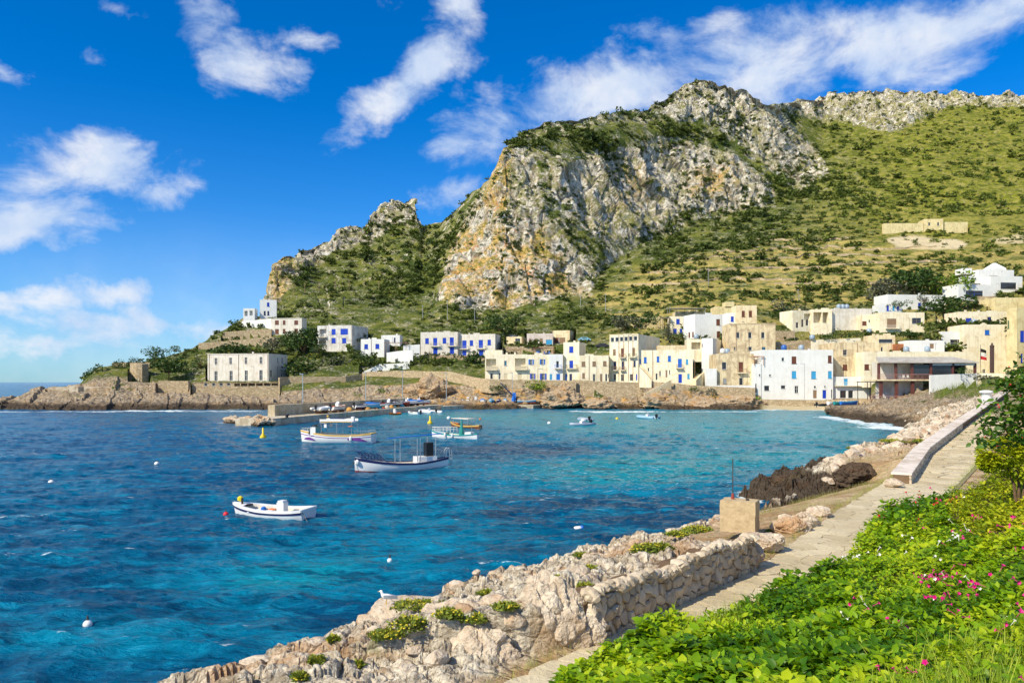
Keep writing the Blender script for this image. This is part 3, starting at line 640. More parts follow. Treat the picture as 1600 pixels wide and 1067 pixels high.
def face_with_holes(mb, rev, o, u, n, Wd, z0, z1, holes, deep=.22):
    """wall face with real openings: o origin, u along, n outward; holes (u0,u1,z0,z1)"""
    us = sorted({0, Wd} | {min(max(h[k], 0), Wd) for h in holes for k in (0, 1)}); zs = sorted({z0, z1} | {min(max(h[k], z0), z1) for h in holes for k in (2, 3)})
    pt = lambda a, z, d=0: (o[0]+u[0]*a-n[0]*d, o[1]+u[1]*a-n[1]*d, z)
    for a, b in zip(us[:-1], us[1:]):
        for c, d in zip(zs[:-1], zs[1:]):
            if b-a < 1e-4 or d-c < 1e-4: continue
            mu, mz = (a+b)/2, (c+d)/2
            if any(h[0] < mu < h[1] and h[2] < mz < h[3] for h in holes): continue
            mb.quad(pt(a, c), pt(b, c), pt(b, d), pt(a, d))
    for h in holes:
        dp = h[4] if len(h) > 4 else deep
        a, b, c, d = h[0], h[1], h[2], h[3]
        rev.quad(pt(a, c), pt(a, c, dp), pt(a, d, dp), pt(a, d)); rev.quad(pt(b, c, dp), pt(b, c), pt(b, d), pt(b, d, dp))
        rev.quad(pt(a, c), pt(b, c), pt(b, c, dp), pt(a, c, dp)); rev.quad(pt(a, d, dp), pt(b, d, dp), pt(b, d), pt(a, d))
        if dp > .5: rev.quad(pt(a, c, dp), pt(b, c, dp), pt(b, d, dp), pt(a, d, dp))
def fit_face(o, u, n, rot_z):
    m = Matrix(((u[0], -n[0], 0), (u[1], -n[1], 0), (0, 0, 1))); return m.to_euler('XYZ')
def put_window(root, o, u, n, win, deep):
    """one opening with its leaves; coordinates along the face"""
    a, b, c, d, kind, ck = win; w, h = b-a, d-c; m = COLR[ck]
    ang = math.atan2(u[1], u[0])
    door = kind in 'dbD'
    fr = MB(); t = min(.09, w*.12)
    fr.box(0, t, 0, .07, 0, h); fr.box(w-t, w, 0, .07, 0, h); fr.box(t, w-t, 0, .07, h-t, h)
    if kind in 'osgh': fr.box(-.08, w+.08, -.14-deep+.12, .0, -.09, -.002)
    f = fr.build('door' if door else 'window', WFR if kind not in 'bs' else m, root)
    f.location = (o[0]+u[0]*a-n[0]*(deep-.1), o[1]+u[1]*a-n[1]*(deep-.1), c); f.rotation_euler = (0, 0, ang)
    if kind in 'sdb':
        for x0, x1 in ((t, w/2-.012), (w/2+.012, w-t)) if w > .55 else ((t, w-t),):
            lf = MB(); lf.box(x0, x1, -.01, .05, .02, h-t-.005)
            nn = max(3, int(h/.28))
            for k in range(nn):
                z = .08+(h-t-.12)*k/nn; lf.box(x0+.05, x1-.05, -.035, -.012, z, z+(h-t-.12)/nn*.62)
            lf.build('shutter' if kind != 'd' else 'leaf', m, f)
    else:
        pm = MB(); pm.box(t, w-t, .03, .05, 0.01, h-t); pm.build('pane', M_glass if kind != 'L' else LBLUE, f)  # plain holes get the same dark sheet, standing for the shade inside
        if w > .5 and kind in 'ogD':
            ml = MB(); ml.box(w/2-.035, w/2+.035, .0, .028, .01, h-t); ml.box(t, w/2-.036, .005, .028, h*.55, h*.55+.05); ml.box(w/2+.036, w-t, .005, .028, h*.55, h*.55+.05)
            ml.build('glazing_bar', m if kind != 'o' else WFR, f)
        if kind == 'o':
            for x0, x1 in ((-w*.48, -.01), (w+.01, w*1.48)):
                lf = MB(); lf.box(x0, x1, -.05-deep+.1, -deep+.075, 0, h)
                for k in range(5): lf.box(x0+.05, x1-.05, -.07-deep+.1, -.052-deep+.1, .08+k*(h-.1)/5, .08+(k+.62)*(h-.1)/5)
                lf.build('shutter', m, f)
    return f
def put_balcony(root, o, u, n, a, b, z, mat_rail, dep=.95, solid=None):
    ang = math.atan2(u[1], u[0]); w = b-a
    sl = MB(); sl.box(0, w, -dep, -.005, -.16, 0)
    for x in (w*.15, w*.8): sl.box(x, x+.12, -dep*.6, -.005, -.32, -.162)
    s = sl.build('balcony', CREAM, root); s.location = (o[0]+u[0]*a, o[1]+u[1]*a, z); s.rotation_euler = (0, 0, ang)
    r = MB(); r.box(0.02, w-.02, -dep+.03, -dep+.07, .92, .97); r.box(.02, .06, -dep+.07, -.01, .92, .97); r.box(w-.06, w-.02, -dep+.07, -.01, .92, .97)
    k = max(4, int(w/.16))
    for i in range(k+1): x = .03+(w-.08)*i/k; r.box(x, x+.025, -dep+.035, -dep+.06, .002, .918)
    for i in range(1, 5): y = -dep+.07+(dep-.1)*i/5; r.box(.03, .055, y, y+.025, .002, .918); r.box(w-.055, w-.03, y, y+.025, .002, .918)
    if solid: r.box(.07, w-.07, -dep+.08, -dep+.12, .05, .9)
    r.build('railing', mat_rail, s)
def house(name, label, zz, L, Rr, top, base, Y, mat, rot=0, side=None, corner='R', wins=(), swins=(), depth=8, parapet=.35, bal=(), recess=(), drop=3.0, group=None, pipes=(), cat='house', cornice=False):
    """L,Rr,top,base,side in picture units of zoom zz; Y distance of the near corner; rot >0 turns the front to the left"""
    ox, oy, k = zz; cv = lambda x: ox+x/k; cy = lambda y: oy+y/k
    r = R(rot); t = Vector((math.cos(r), -math.sin(r))); bk = Vector((math.sin(r), math.cos(r)))
    qL, qR = (cv(L)-800)/F, (cv(Rr)-800)/F
    if corner == 'R':
        C = Vector((qR*Y, Y)); a = (C.x-qL*C.y)/(t.x-qL*t.y); O = C - t*a
    else:
        O = Vector((qL*Y, Y)); a = (qR*O.y-O.x)/(t.x-qR*t.y)
    Wd = a
    if side is not None:
        q = (cv(side)-800)/F; Cn = O+t*Wd if corner == 'R' else O
        depth = min(22, max(1.5, (q*Cn.y-Cn.x)/(bk.x-q*bk.y)))
    CARVE.append((cv(L), cv(Rr), cy(base), cy(base), O.y, depth, O.y+t.y*Wd, Y))
    if side is not None and corner == 'R': CARVE.append((cv(Rr), cv(side), cy(base), cy(base), Y, 2, Y+bk.y*depth, Y))
    if side is not None and corner == 'L': CARVE.append((cv(side), cv(L), cy(base), cy(base), Y+bk.y*depth, 2, Y, Y))
    z1 = H0+(HZ-cy(top))/F*Y; z0 = H0+(HZ-cy(base))/F*Y
    root = thing(name, label, cat, (O.x, O.y, z0), -r, group); Ht = z1-z0
    def hit(px, py):
        q = (px-800)/F; u = (q*O.y-O.x)/(t.x-q*t.y); yy = O.y+t.y*u; return u, H0+(HZ-py)/F*yy-z0
    Bc = O+t*Wd
    def hits(px, py):      # on the visible side wall, running away from the camera
        q = (px-800)/F; Cn = Bc if corner == 'R' else O; s = (q*Cn.y-Cn.x)/(bk.x-q*bk.y); yy = Cn.y+bk.y*s; return s, H0+(HZ-py)/F*yy-z0
    holes = []; ws = []
    for w in wins:
        x, y, ww, hh, kd, ck = w[:6]
        u0, _ = hit(cv(x-ww/2), cy(y)); u1, _ = hit(cv(x+ww/2), cy(y)); _, za = hit(cv(x), cy(y+hh/2)); _, zb = hit(cv(x), cy(y-hh/2))
        if kd == 'o': m_ = (u1-u0)*.26; u0, u1 = u0+m_, u1-m_
        za = max(za, .02); zb = min(zb, Ht-.1); u0 = max(u0, .06); u1 = min(u1, Wd-.06)
        if u1-u0 < .15 or zb-za < .15: continue
        holes.append((u0, u1, za, zb, .2)); ws.append((u0, u1, za, zb, kd, ck))
    for (x, y, ww, hh, dp) in recess:
        u0, _ = hit(cv(x-ww/2), cy(y)); u1, _ = hit(cv(x+ww/2), cy(y)); _, za = hit(cv(x), cy(y+hh/2)); _, zb = hit(cv(x), cy(y-hh/2))
        holes.append((max(.05, u0), min(Wd-.05, u1), max(.02, za), min(Ht-.1, zb), dp))
    mb = MB(); zt = Ht
    face_with_holes(mb, mb, (0, 0), (1, 0), (0, -1), Wd, 0, zt, holes)
    sh, sw = [], []
    for w in swins:
        x, y, ww, hh, kd, ck = w[:6]; s0, _ = hits(cv(x-ww/2), cy(y)); s1, _ = hits(cv(x+ww/2), cy(y)); s0, s1 = min(s0, s1), max(s0, s1)
        _, za = hits(cv(x), cy(y+hh/2)); _, zb = hits(cv(x), cy(y-hh/2)); za = max(za, .02); zb = min(zb, Ht-.1); s0 = max(.1, s0); s1 = min(depth-.1, s1)
        if s1-s0 < .2 or zb-za < .2: continue
        sh.append((s0, s1, za, zb, .2)); sw.append((s0, s1, za, zb, kd, ck))
    if corner == 'R':
        face_with_holes(mb, mb, (Wd, 0), (0, 1), (1, 0), depth, 0, zt, sh); mb.quad((0, depth, 0), (0, 0, 0), (0, 0, zt), (0, depth, zt))
    else:
        hl = [(depth-b_, depth-a_, c_, d_, e_) for a_, b_, c_, d_, e_ in sh]
        face_with_holes(mb, mb, (0, depth), (0, -1), (-1, 0), depth, 0, zt, hl); mb.quad((Wd, 0, 0), (Wd, depth, 0), (Wd, depth, zt), (Wd, 0, zt))
        sw = [(depth-b_, depth-a_, c_, d_, k_, l_) for a_, b_, c_, d_, k_, l_ in sw]
    mb.quad((Wd, depth, 0), (0, depth, 0), (0, depth, zt), (Wd, depth, zt))
    # skirt down into the slope
    zb = -drop
    for a_, b_ in (((0, 0), (Wd, 0)), ((Wd, 0), (Wd, depth)), ((Wd, depth), (0, depth)), ((0, depth), (0, 0))):
        mb.quad((a_[0], a_[1], zb), (b_[0], b_[1], zb), (b_[0], b_[1], 0), (a_[0], a_[1], 0))
    # parapet inside and rim
    th = .22; pz = zt-parapet
    mb.quad((0, 0, zt), (Wd, 0, zt), (Wd-th, th, zt), (th, th, zt)); mb.quad((Wd, 0, zt), (Wd, depth, zt), (Wd-th, depth-th, zt), (Wd-th, th, zt))
    mb.quad((Wd, depth, zt), (0, depth, zt), (th, depth-th, zt), (Wd-th, depth-th, zt)); mb.quad((0, depth, zt), (0, 0, zt), (th, th, zt), (th, depth-th, zt))
    for a_, b_ in (((th, th), (Wd-th, th)), ((Wd-th, th), (Wd-th, depth-th)), ((Wd-th, depth-th), (th, depth-th)), ((th, depth-th), (th, th))):
        mb.quad((b_[0], b_[1], pz), (a_[0], a_[1], pz), (a_[0], a_[1], zt), (b_[0], b_[1], zt))
    mb.build('wall', mat, root)
    rf = MB(); rf.box(th+.002, Wd-th-.002, th+.002, depth-th-.002, pz-.15, pz); rf.build('roof', M_concrete, root)
    if cornice:
        c = MB(); c.box(-.10, Wd+.10, -.12, -.004, zt-.22, zt-.06); c.build('cornice', mat, root)
    for w in ws: put_window(root, (0, 0), (1, 0), (0, -1), w, .2)
    for w in sw:
        if corner == 'R': put_window(root, (Wd, 0), (0, 1), (1, 0), w, .2)
        else: put_window(root, (0, depth), (0, -1), (-1, 0), w, .2)
    for b_ in bal:
        x0, x1, y, ck = b_[:4]; u0, zz_ = hit(cv(x0), cy(y)); u1, _ = hit(cv(x1), cy(y)); put_balcony(root, (0, 0), (1, 0), (0, -1), u0, u1, zz_, COLR[ck], solid=(len(b_) > 4))
    for x in pipes:
        u0, _ = hit(cv(x), cy(base)); pm = MB(); pm.tube([(u0, -.07, 0.0), (u0, -.07, zt-.1)], .06, 5); pm.build('drainpipe', TAN, root)
    if cat == 'house' and Wd > 4.5 and depth > 4.5:      # what stands on the roofs: chimneys, stair heads, aerials, parapet pieces
        q_ = random.Random(label)
        for _k in range(q_.randint(1, 2)):
            a_ = q_.uniform(.6, Wd-1.2); b_ = q_.uniform(1, depth-1.5); c_ = MB(); hc = q_.uniform(.5, 1.0); c_.box(a_, a_+.5, b_, b_+.45, pz+.003, zt+hc*.6); c_.box(a_-.06, a_+.56, b_-.06, b_+.51, zt+hc*.6+.002, zt+hc*.6+.1); c_.build('chimney', mat, root)
        a_ = q_.uniform(.5, Wd-.5); b_ = q_.uniform(.8, depth-.8); hc = q_.uniform(1.2, 2.2); c_ = MB(); c_.tube([(a_, b_, pz), (a_, b_, zt+hc)], .03, 4); c_.box(a_-.5, a_+.5, b_-.015, b_+.015, zt+hc-.1, zt+hc-.06); c_.box(a_-.35, a_+.35, b_-.015, b_+.015, zt+hc-.35, zt+hc-.31); c_.build('aerial', M_iron, root)
        if Wd > 6 and q_.random() < .6: a_ = q_.uniform(0, Wd-3); c_ = MB(); c_.box(a_, a_+q_.uniform(1.5, 3), .01, .21, zt+.002, zt+q_.uniform(.25, .5)); c_.build('parapet_step', mat, root)
        if Wd > 5: a_ = q_.uniform(1, Wd-1); zc = q_.uniform(Ht*.4, Ht*.8); c_ = MB(); c_.tube([(a_, -.04, 0.02), (a_, -.04, zc), (a_+q_.uniform(-1.5, 1.5), -.04, zc+.05)], .025, 4); c_.build('cable', M_iron, root)
    root['_w'] = Wd; root['_d'] = depth; root['_h'] = Ht
    return root
CARVE = []
h = house
# --- far left group
h('house', 'white cubic villa block highest on the left headland, small blue shutters', Z2, 565, 705, 150, 283, 300, WHITEP, -12, 523, 'L',
  [(635,190,20,32,'s','B'),(606,262,16,34,'s','N'),(636,262,16,34,'s','N')], [(541,192,10,30,'s','B')])
h('house', 'low white wing with open porch left of the hilltop villa', Z2, 427, 523, 222, 318, 296, WHITEP, -6, None, 'L', [], recess=[(450,265,26,44,1.6),(492,262,26,40,1.6)], depth=5)
h('house', 'pinkish two-storey house with six reddish brown shuttered windows', Z2, 660, 915, 302, 440, 286, PALE, 10, 955, 'R',
  [(708,340,32,34,'s','R'),(768,340,22,34,'s','R'),(868,340,32,34,'s','R'),(708,415,32,40,'s','R'),(768,412,22,36,'s','R'),(868,412,32,40,'s','R')], cornice=True)
h('house', 'weathered white house with large bright blue shutters and a balcony recess at its left', Z2, 1045, 1335, 362, 580, 272, GREYW, 14, 1465, 'R',
  [(1180,417,34,45,'s','B'),(1268,415,62,46,'s','B'),(1180,490,34,42,'s','B'),(1268,490,34,42,'s','B')], recess=[(1090,430,56,70,1.4),(1088,515,58,62,1.6)], bal=[(1046,1120,464,'W')], pipes=(1332,))
h('house', 'long beige two-storey building above the stone terrace by the sea', Z2, 130, 638, 598, 826, 238, PALE, 9, 795, 'R',
  [(200,663,22,52,'g','W'),(322,660,22,54,'g','W'),(450,657,22,54,'g','W'),(575,654,24,54,'g','W'),(200,785,26,78,'D','W'),(326,783,26,80,'D','W'),(452,781,26,84,'D','W'),(575,779,28,86,'D','W')],
  [(716,655,10,50,'g','W'),(752,658,12,50,'g','W'),(660,765,16,60,'D','W'),(715,750,8,90,'g','W'),(752,765,12,56,'D','W')], parapet=.2, pipes=(143, 388, 632), cornice=True)
h('house', 'small white house with two blue windows beside a drainpipe', Z3, 20, 215, 265, 415, 262, WHITEP, 6, 260, 'R', [(65,327,30,38,'s','B'),(158,325,32,38,'s','B')], pipes=(108,))
h('house', 'small white upper room behind the pergola', Z3, 190, 345, 232, 300, 271, WHITEP, 4, None, 'R', [(303,275,14,44,'d','N')], depth=5)
h('house', 'left half of the double cream building with blue shutters and balconies', Z3, 518, 832, 206, 402, 262, PALE, 5, None, 'R',
  [(572,280,30,44,'s','B'),(640,288,34,64,'b','B'),(717,277,30,44,'s','B'),(778,285,34,68,'b','B'),(642,364,38,58,'d','B'),(780,360,38,58,'d','B')], bal=[(603,680,325,'G'),(742,818,322,'G')], depth=10, pipes=(828,))
h('house', 'right half of the double cream building with blue shutters and a shaded gable', Z3, 833, 1140, 222, 416, 261, PALE, 10, 1185, 'R',
  [(883,310,36,66,'b','B'),(942,297,28,44,'s','B'),(1020,306,36,68,'b','B'),(1090,292,28,44,'s','B'),(883,388,36,58,'d','B'),(1023,385,38,58,'d','B')], bal=[(842,920,347,'G'),(983,1062,345,'G')])
h('hut', 'small stone hut with a dark garage opening between two larger houses', Z4, 315, 460, 282, 360, 268, CREAM2, 14, 510, 'R', [(425,325,50,50,'D','G')], cat='hut')
h('house', 'pale pink house with brown door and a sky blue panel', Z4, 512, 762, 252, 372, 262, PINK, 3, None, 'R', [(543,320,20,32,'s','T'),(600,335,26,68,'d','T'),(650,322,30,42,'s','T'),(725,333,58,42,'s','L')], depth=7)
h('shed', 'old stone shed with wide brown doors against the slope', Z4, 766, 925, 222, 346, 268, CREAM2, 16, 960, 'R', [(795,320,50,54,'d','R'),(852,320,62,56,'d','T')], cat='shed')
# --- front row above the sea wall
h('house', 'cream house with two recessed balconies over a tan stone ground floor', Z4, 110, 515, 452, 692, 212, CREAM, 2, None, 'R',
  [(307,537,26,46,'g','L'),(172,662,24,54,'D','D'),(250,662,20,60,'D','G'),(308,665,36,54,'s','C'),(445,665,38,56,'s','C')], recess=[(168,548,96,104,1.5),(448,545,100,108,1.5)], bal=[(118,222,600,'C',1),(395,508,598,'C',1)], depth=10)
h('roof_room', 'cream roof room at the left end of the front row', Z4, 110, 275, 412, 462, 216, CREAM, 2, None, 'R', [], depth=7, drop=.5, cat='roof room')
h('house', 'cream house with four open blue shutter windows in the front row', Z4, 516, 726, 455, 698, 212, CREAM, 0, None, 'R',
  [(553,527,54,50,'o','M'),(662,525,54,50,'o','M'),(568,664,54,52,'o','B'),(670,668,66,62,'o','B')], depth=10)
h('house', 'narrow white house with a curved blue balcony in the front row', Z4, 727, 862, 452, 700, 211.5, WHITEP, 0, None, 'R',
  [(808,548,28,62,'D','D'),(745,670,26,56,'d','L'),(815,670,40,62,'d','M')], bal=[(778,842,588,'M')], depth=10, pipes=(860,))
h('house', 'tall narrow cream house with a plant covered balcony', Z4, 863, 1015, 335, 708, 211, CREAM, 20, 1078, 'R',
  [(939,405,40,56,'s','B'),(939,550,36,74,'b','B'),(890,672,22,66,'d','M'),(934,672,28,66,'d','N')], bal=[(893,1000,588,'D')])
h('house', 'cream two-storey house with three square brown shutters in a row', Z4, 1016, 1305, 462, 718, 210, CREAM, 2, None, 'R',
  [(1057,545,36,44,'s','T'),(1160,543,34,44,'s','T'),(1262,540,34,44,'s','T'),(985,645,20,25,'h','D'),(1058,657,26,48,'s','T'),(1160,680,26,76,'D','G'),(1228,678,26,76,'d','T'),(1276,676,20,70,'D','D'),(1298,660,12,34,'h','D')], depth=10, pipes=(1110, 1300))
h('house', 'tall cream house with a strip of six dark windows under its flat roof', Z5, 70, 322, 346, 763, 209, CREAM, 26, 515, 'R',
  [(95,396,30,36,'g','D'),(135,394,30,36,'g','D'),(175,391,30,36,'g','D'),(215,389,30,36,'g','D'),(255,386,30,36,'g','D'),(297,384,32,36,'g','D'),
   (112,505,24,50,'s','T'),(184,513,27,78,'b','R'),(282,505,26,72,'b','T'),(117,627,24,78,'b','N'),(188,627,25,78,'b','N'),(290,607,18,50,'s','N'),
   (40,730,20,56,'D','D'),(116,725,24,50,'g','T'),(182,730,28,58,'D','T'),(262,727,32,58,'D','T'),(307,725,13,56,'d','B')], bal=[(160,212,553,'T'),(243,308,550,'E'),(95,140,664,'T'),(165,212,664,'T')], cornice=True, pipes=(152, 195, 235, 275))
h('house', 'long cream house with a bright blue door and small blue windows above the cliff stair', Z5, 323, 800, 486, 778, 207, CREAM, 12, 882, 'R',
  [(383,575,24,50,'s','M'),(495,567,22,48,'s','M'),(595,562,26,48,'s','M'),(687,603,34,78,'b','M'),(750,590,20,42,'s','L'),(762,717,20,42,'s','L'),(690,737,34,78,'d','B'),
   (411,657,12,26,'h','T'),(483,720,16,56,'D','T'),(513,693,13,44,'h','R'),(570,695,18,64,'d','T'),(597,682,10,36,'h','D'),(357,735,14,28,'g','W'),(338,600,13,70,'d','M')], [(885,605,10,18,'h','D')], bal=[(652,712,645,'R')], pipes=(448, 818))
h('roof_room', 'cream roof storey set back on the long house', Z5, 495, 745, 446, 492, 214, CREAM2, 6, None, 'R', depth=6, drop=.5, cat='roof room')
h('house', 'small cream loggia house behind the long front house', Z5, 750, 878, 392, 500, 222, CREAM, 6, None, 'R', [], recess=[(828,450,80,60,2.0)], depth=6)
h('house', 'narrow white tower house with a grey shaded flank', Z5, 878, 975, 382, 655, 219, WHITEP, 24, 1060, 'R', [(882,447,10,30,'g','W')], [(955,575,8,110,'h','D')])
h('house', 'large plain white house with two brown shutters high in the village', Z5, 820, 1122, 172, 385, 240, WHITEP, -14, 718, 'L', [(1023,243,34,52,'s','R'),(1027,350,32,54,'s','R')], [(768,357,16,50,'d','R'),(800,354,16,50,'d','R')])
h('house', 'old peeling ochre tenement with small dark windows', Z6, -105, 262, 330, 545, 222, OLD, 4, None, 'R', [(-35,425,26,44,'h','D'),(60,425,28,46,'g','D'),(163,425,28,46,'g','D'),(62,540,28,46,'h','D'),(170,530,32,22,'g','L'),(-60,530,12,24,'h','D')], depth=10, cornice=True, pipes=(-50,))
h('roof_room', 'ochre rooftop house with two dark red shutters and a round hole', Z5, 1185, 1362, 96, 252, 234, CREAM2, 0, None, 'R', [(1243,170,28,52,'s','R'),(1306,170,28,52,'s','R'),(1241,243,18,16,'h','D')], depth=6, cat='roof room')
h('roof_room', 'small white rooftop room with one blue shutter', Z5, 1100, 1184, 162, 252, 236, WHITEP, 0, None, 'R', [(1147,215,26,44,'s','B'),(1092,220,8,60,'g','N')], depth=5, cat='roof room')
h('house', 'yellow stepped block behind the rooftop houses', Z5, 995, 1186, 108, 180, 262, YEL, 0, None, 'R', depth=6)
h('roof_room', 'yellow chimney-like upper step of the yellow block', Z5, 1085, 1165, 66, 112, 262, YEL, 0, None, 'R', depth=4, drop=.2, cat='roof room')
h('house', 'plain weathered ochre house with dark openings and one small balcony above the rocks', Z5, 1010, 1336, 520, 797, 206, OLD, 3, None, 'R',
  [(1076,625,40,62,'g','D'),(1222,637,38,88,'b','R'),(1081,760,32,46,'s','G'),(1224,762,34,62,'D','D')], bal=[(1190,1270,687,'T')], depth=10)
h('house', 'low pale wing joined to the left of the weathered ochre house', Z5, 915, 1010, 650, 795, 205.5, WHITEP, 3, None, 'R', depth=6)
h('house', 'long cream wall house on the green slope behind the village', Z5, 295, 545, 206, 300, 268, YEL, -10, None, 'R', depth=6)
h('house', 'cream house with three blue shutters and a covered terrace', Z5, 600, 716, 192, 348, 255, CREAM, 4, None, 'R', [(670,237,30,44,'s','B'),(645,322,28,44,'s','B'),(697,322,24,44,'s','B')], depth=7)
h('house', 'low house with a grey flat roof on posts above the village', Z5, 650, 915, 150, 205, 266, CREAM2, 2, None, 'R', [(720,158,30,14,'h','D'),(800,158,30,14,'h','D')], depth=6)
# --- waterfront white house and right part
h('house', 'tall bright white waterfront house with light blue windows and a blue door', Z6, 150, 720, 541, 935, 203, WHITEP, 2, None, 'R',
  [(322,616,22,26,'h','R'),(410,622,38,56,'s','R'),(694,615,30,56,'s','R'),(410,738,36,56,'s','L'),(566,740,38,58,'s','L'),(695,738,30,56,'s','L'),
   (220,743,15,15,'h','R'),(194,845,42,40,'h','D'),(324,836,36,26,'h','D'),(430,855,30,56,'g','W'),(577,893,32,66,'d','T'),(652,893,32,68,'d','B'),(577,835,18,15,'h','D'),(656,832,12,12,'h','D'),(710,890,10,70,'h','R')], depth=11)
h('house', 'lower white wing at the left end of the waterfront house', Z6, 92, 149, 652, 900, 203.5, WHITEP, 2, None, 'R', [(138,742,13,16,'h','D'),(108,845,12,70,'D','N')], depth=8)
h('house', 'stained cream house with four small brown shutters beside the white house', Z6, 722, 1050, 485, 752, 207, OLD, 0, None, 'R', [(815,562,32,44,'g','T'),(815,680,36,44,'s','R'),(988,678,34,44,'s','R')], depth=10, pipes=(912,))
h('house', 'white ground floor terrace house with two light blue doors and flowerpots', Z6, 724, 1010, 754, 925, 204, WHITEP, 0, None, 'R', [(822,797,34,54,'d','L'),(962,793,36,56,'d','L'),(800,893,50,60,'g','R'),(860,893,40,60,'h','D')], bal=[(730,1000,825,'W')], depth=2.5)
h('house', 'plain cream house between the stained house and the restaurant', Z6, 1052, 1150, 553, 790, 209, CREAM, 0, None, 'R', depth=8)
h('house', 'cream house with an open columned loggia above the village', Z6, 550, 712, 220, 418, 245, CREAM, 4, None, 'R', [], recess=[(597,285,66,84,2.6),(660,285,46,84,2.6)], depth=9)
h('house', 'left wing of the loggia house with arched brown openings', Z6, 397, 549, 232, 385, 246, CREAM, -14, None, 'R', [(435,345,22,44,'D','T'),(478,330,20,60,'D','T'),(514,325,22,48,'D','R')], recess=[(515,280,50,50,1.5)], depth=7)
h('house', 'plain grey cream flank with a small red window', Z6, 713, 1030, 216, 385, 247, PALE, -3, None, 'R', [(938,302,34,46,'s','R')], depth=8)
h('house', 'small cream stepped annexe with a tiny window', Z6, 950, 1100, 258, 400, 240, CREAM, 10, None, 'R', [(967,330,38,30,'s','R'),(1008,313,12,20,'h','R')], depth=6)
h('house', 'cream house with a brown balcony door and a wide brown window', Z7, 105, 388, 402, 528, 236, CREAM, 2, None, 'R', [(178,473,60,60,'b','T'),(338,456,60,36,'g','T')], bal=[(135,224,506,'W')], depth=9)
h('house', 'long low white house with blue shutters under the spiky cactus tree', Z7, 150, 510, 292, 385, 262, WHITEP, -6, None, 'R', [(357,358,20,34,'s','B'),(455,352,12,26,'g','D')], depth=8)
h('house', 'small white curved annexe with narrow blue shutters', Z7, 98, 245, 352, 402, 255, WHITEP, 0, None, 'R', [(153,375,14,34,'s','B'),(190,375,14,30,'s','L'),(218,374,14,24,'s','B')], depth=5)
h('house', 'lower storey of the modern white villa with a wide blue window', Z7, 605, 845, 226, 330, 264, WHITEP, -8, None, 'R', [(708,287,112,48,'g','M')], depth=8)
h('house', 'right storey of the modern white villa with a dark terrace window', Z7, 812, 1016, 172, 274, 268, WHITEP, -6, None, 'R', [(927,232,102,42,'g','D')], depth=8)
h('house', 'top storey of the modern white villa under its pyramid roof', Z7, 735, 962, 132, 240, 276, WHITEP, -6, None, 'R', [(840,122,60,8,'g','D'),(832,170,56,8,'h','D')], depth=8)
h('house', 'middle white storey of the modern villa with slit windows', Z7, 652, 805, 172, 240, 272, WHITEP, -6, None, 'R', [(722,221,62,8,'g','D'),(708,188,28,8,'h','D')], depth=6)
h('house', 'cream terrace house with a blue door and a silver tank', Z7, 610, 918, 398, 482, 233, CREAM, 0, None, 'R', [(672,458,40,38,'d','B'),(805,443,28,24,'g','B'),(770,462,20,30,'h','D'),(862,462,22,30,'h','R')], depth=8)
h('house', 'tall plain cream house with one small blue window behind the flag', Z7, 640, 922, 480, 790, 214, CREAM, 3, None, 'R', [(790,530,30,30,'s','M'),(770,782,20,30,'g','W')], depth=9)
h('house', 'small white house with a glazed verandah', Z7, 500, 650, 525, 630, 217, WHITEP, 0, None, 'R', [(605,603,104,54,'g','W')], depth=6)
h('house', 'low white house with a terrace behind the restaurant', Z7, 290, 516, 582, 645, 209, WHITEP, 0, None, 'R', [(436,618,28,32,'d','T')], depth=6)
h('shed', 'rust red rooftop shed', Z7, 205, 286, 604, 650, 212, RUST, 0, None, 'R', depth=4, cat='shed')
h('house', 'long cream house directly behind the restaurant roof', Z7, 0, 735, 655, 810, 202, CREAM, 0, None, 'R', [(18,752,30,34,'s','R'),(610,745,26,30,'s','T'),(648,745,20,26,'s','T')], depth=9)
h('house', 'cream stepped house at the village centre right with rooftop tanks', Z7, 60, 200, 548, 660, 214, CREAM2, 0, None, 'R', [(115,640,14,30,'g','D'),(140,585,90,22,'h','D')], depth=6)
h('house', 'tall cream house cut by the right edge of the picture with blue shutters', Z7, 980, 1130, 372, 782, 188, YEL, -12, 916, 'L', [(1015,555,26,70,'s','B'),(1012,695,14,56,'s','B')], [(925,480,10,50,'s','E')])
h('house', 'yellow ochre house on the terrace below the modern villa', Z7, 840, 1060, 308, 392, 240, YEL, 0, None, 'R', depth=8)
h('hut', 'small cream hut on the slope left of the terrace house', Z7, 474, 608, 446, 490, 240, CREAM2, 0, None, 'R', [(522,468,20,30,'g','D')], depth=5, cat='hut')
# ruined building alone on the hill
hp = terrain_hit(1450, 361)
h('house', 'ruined cream building alone on the mountain slope', (0, 0, 1), 1444, 1474, 342, 358, hp.y, YEL, 5, None, 'R', [(1452,350,3,5,'h','D'),(1466,350,3,5,'h','D')], depth=7, cat='ruin')
for (a, b, t_, bb, lb) in ((1382, 1443, 349, 362, 'left cream terrace wall of the ruin on the mountain slope'), (1475, 1512, 347, 364, 'right cream terrace wall of the ruin on the mountain slope')):
    h('terrace_wall', lb, (0, 0, 1), a, b, t_, bb, hp.y+1, YEL, 0, None, 'R', depth=2.5, parapet=.05, cat='wall')

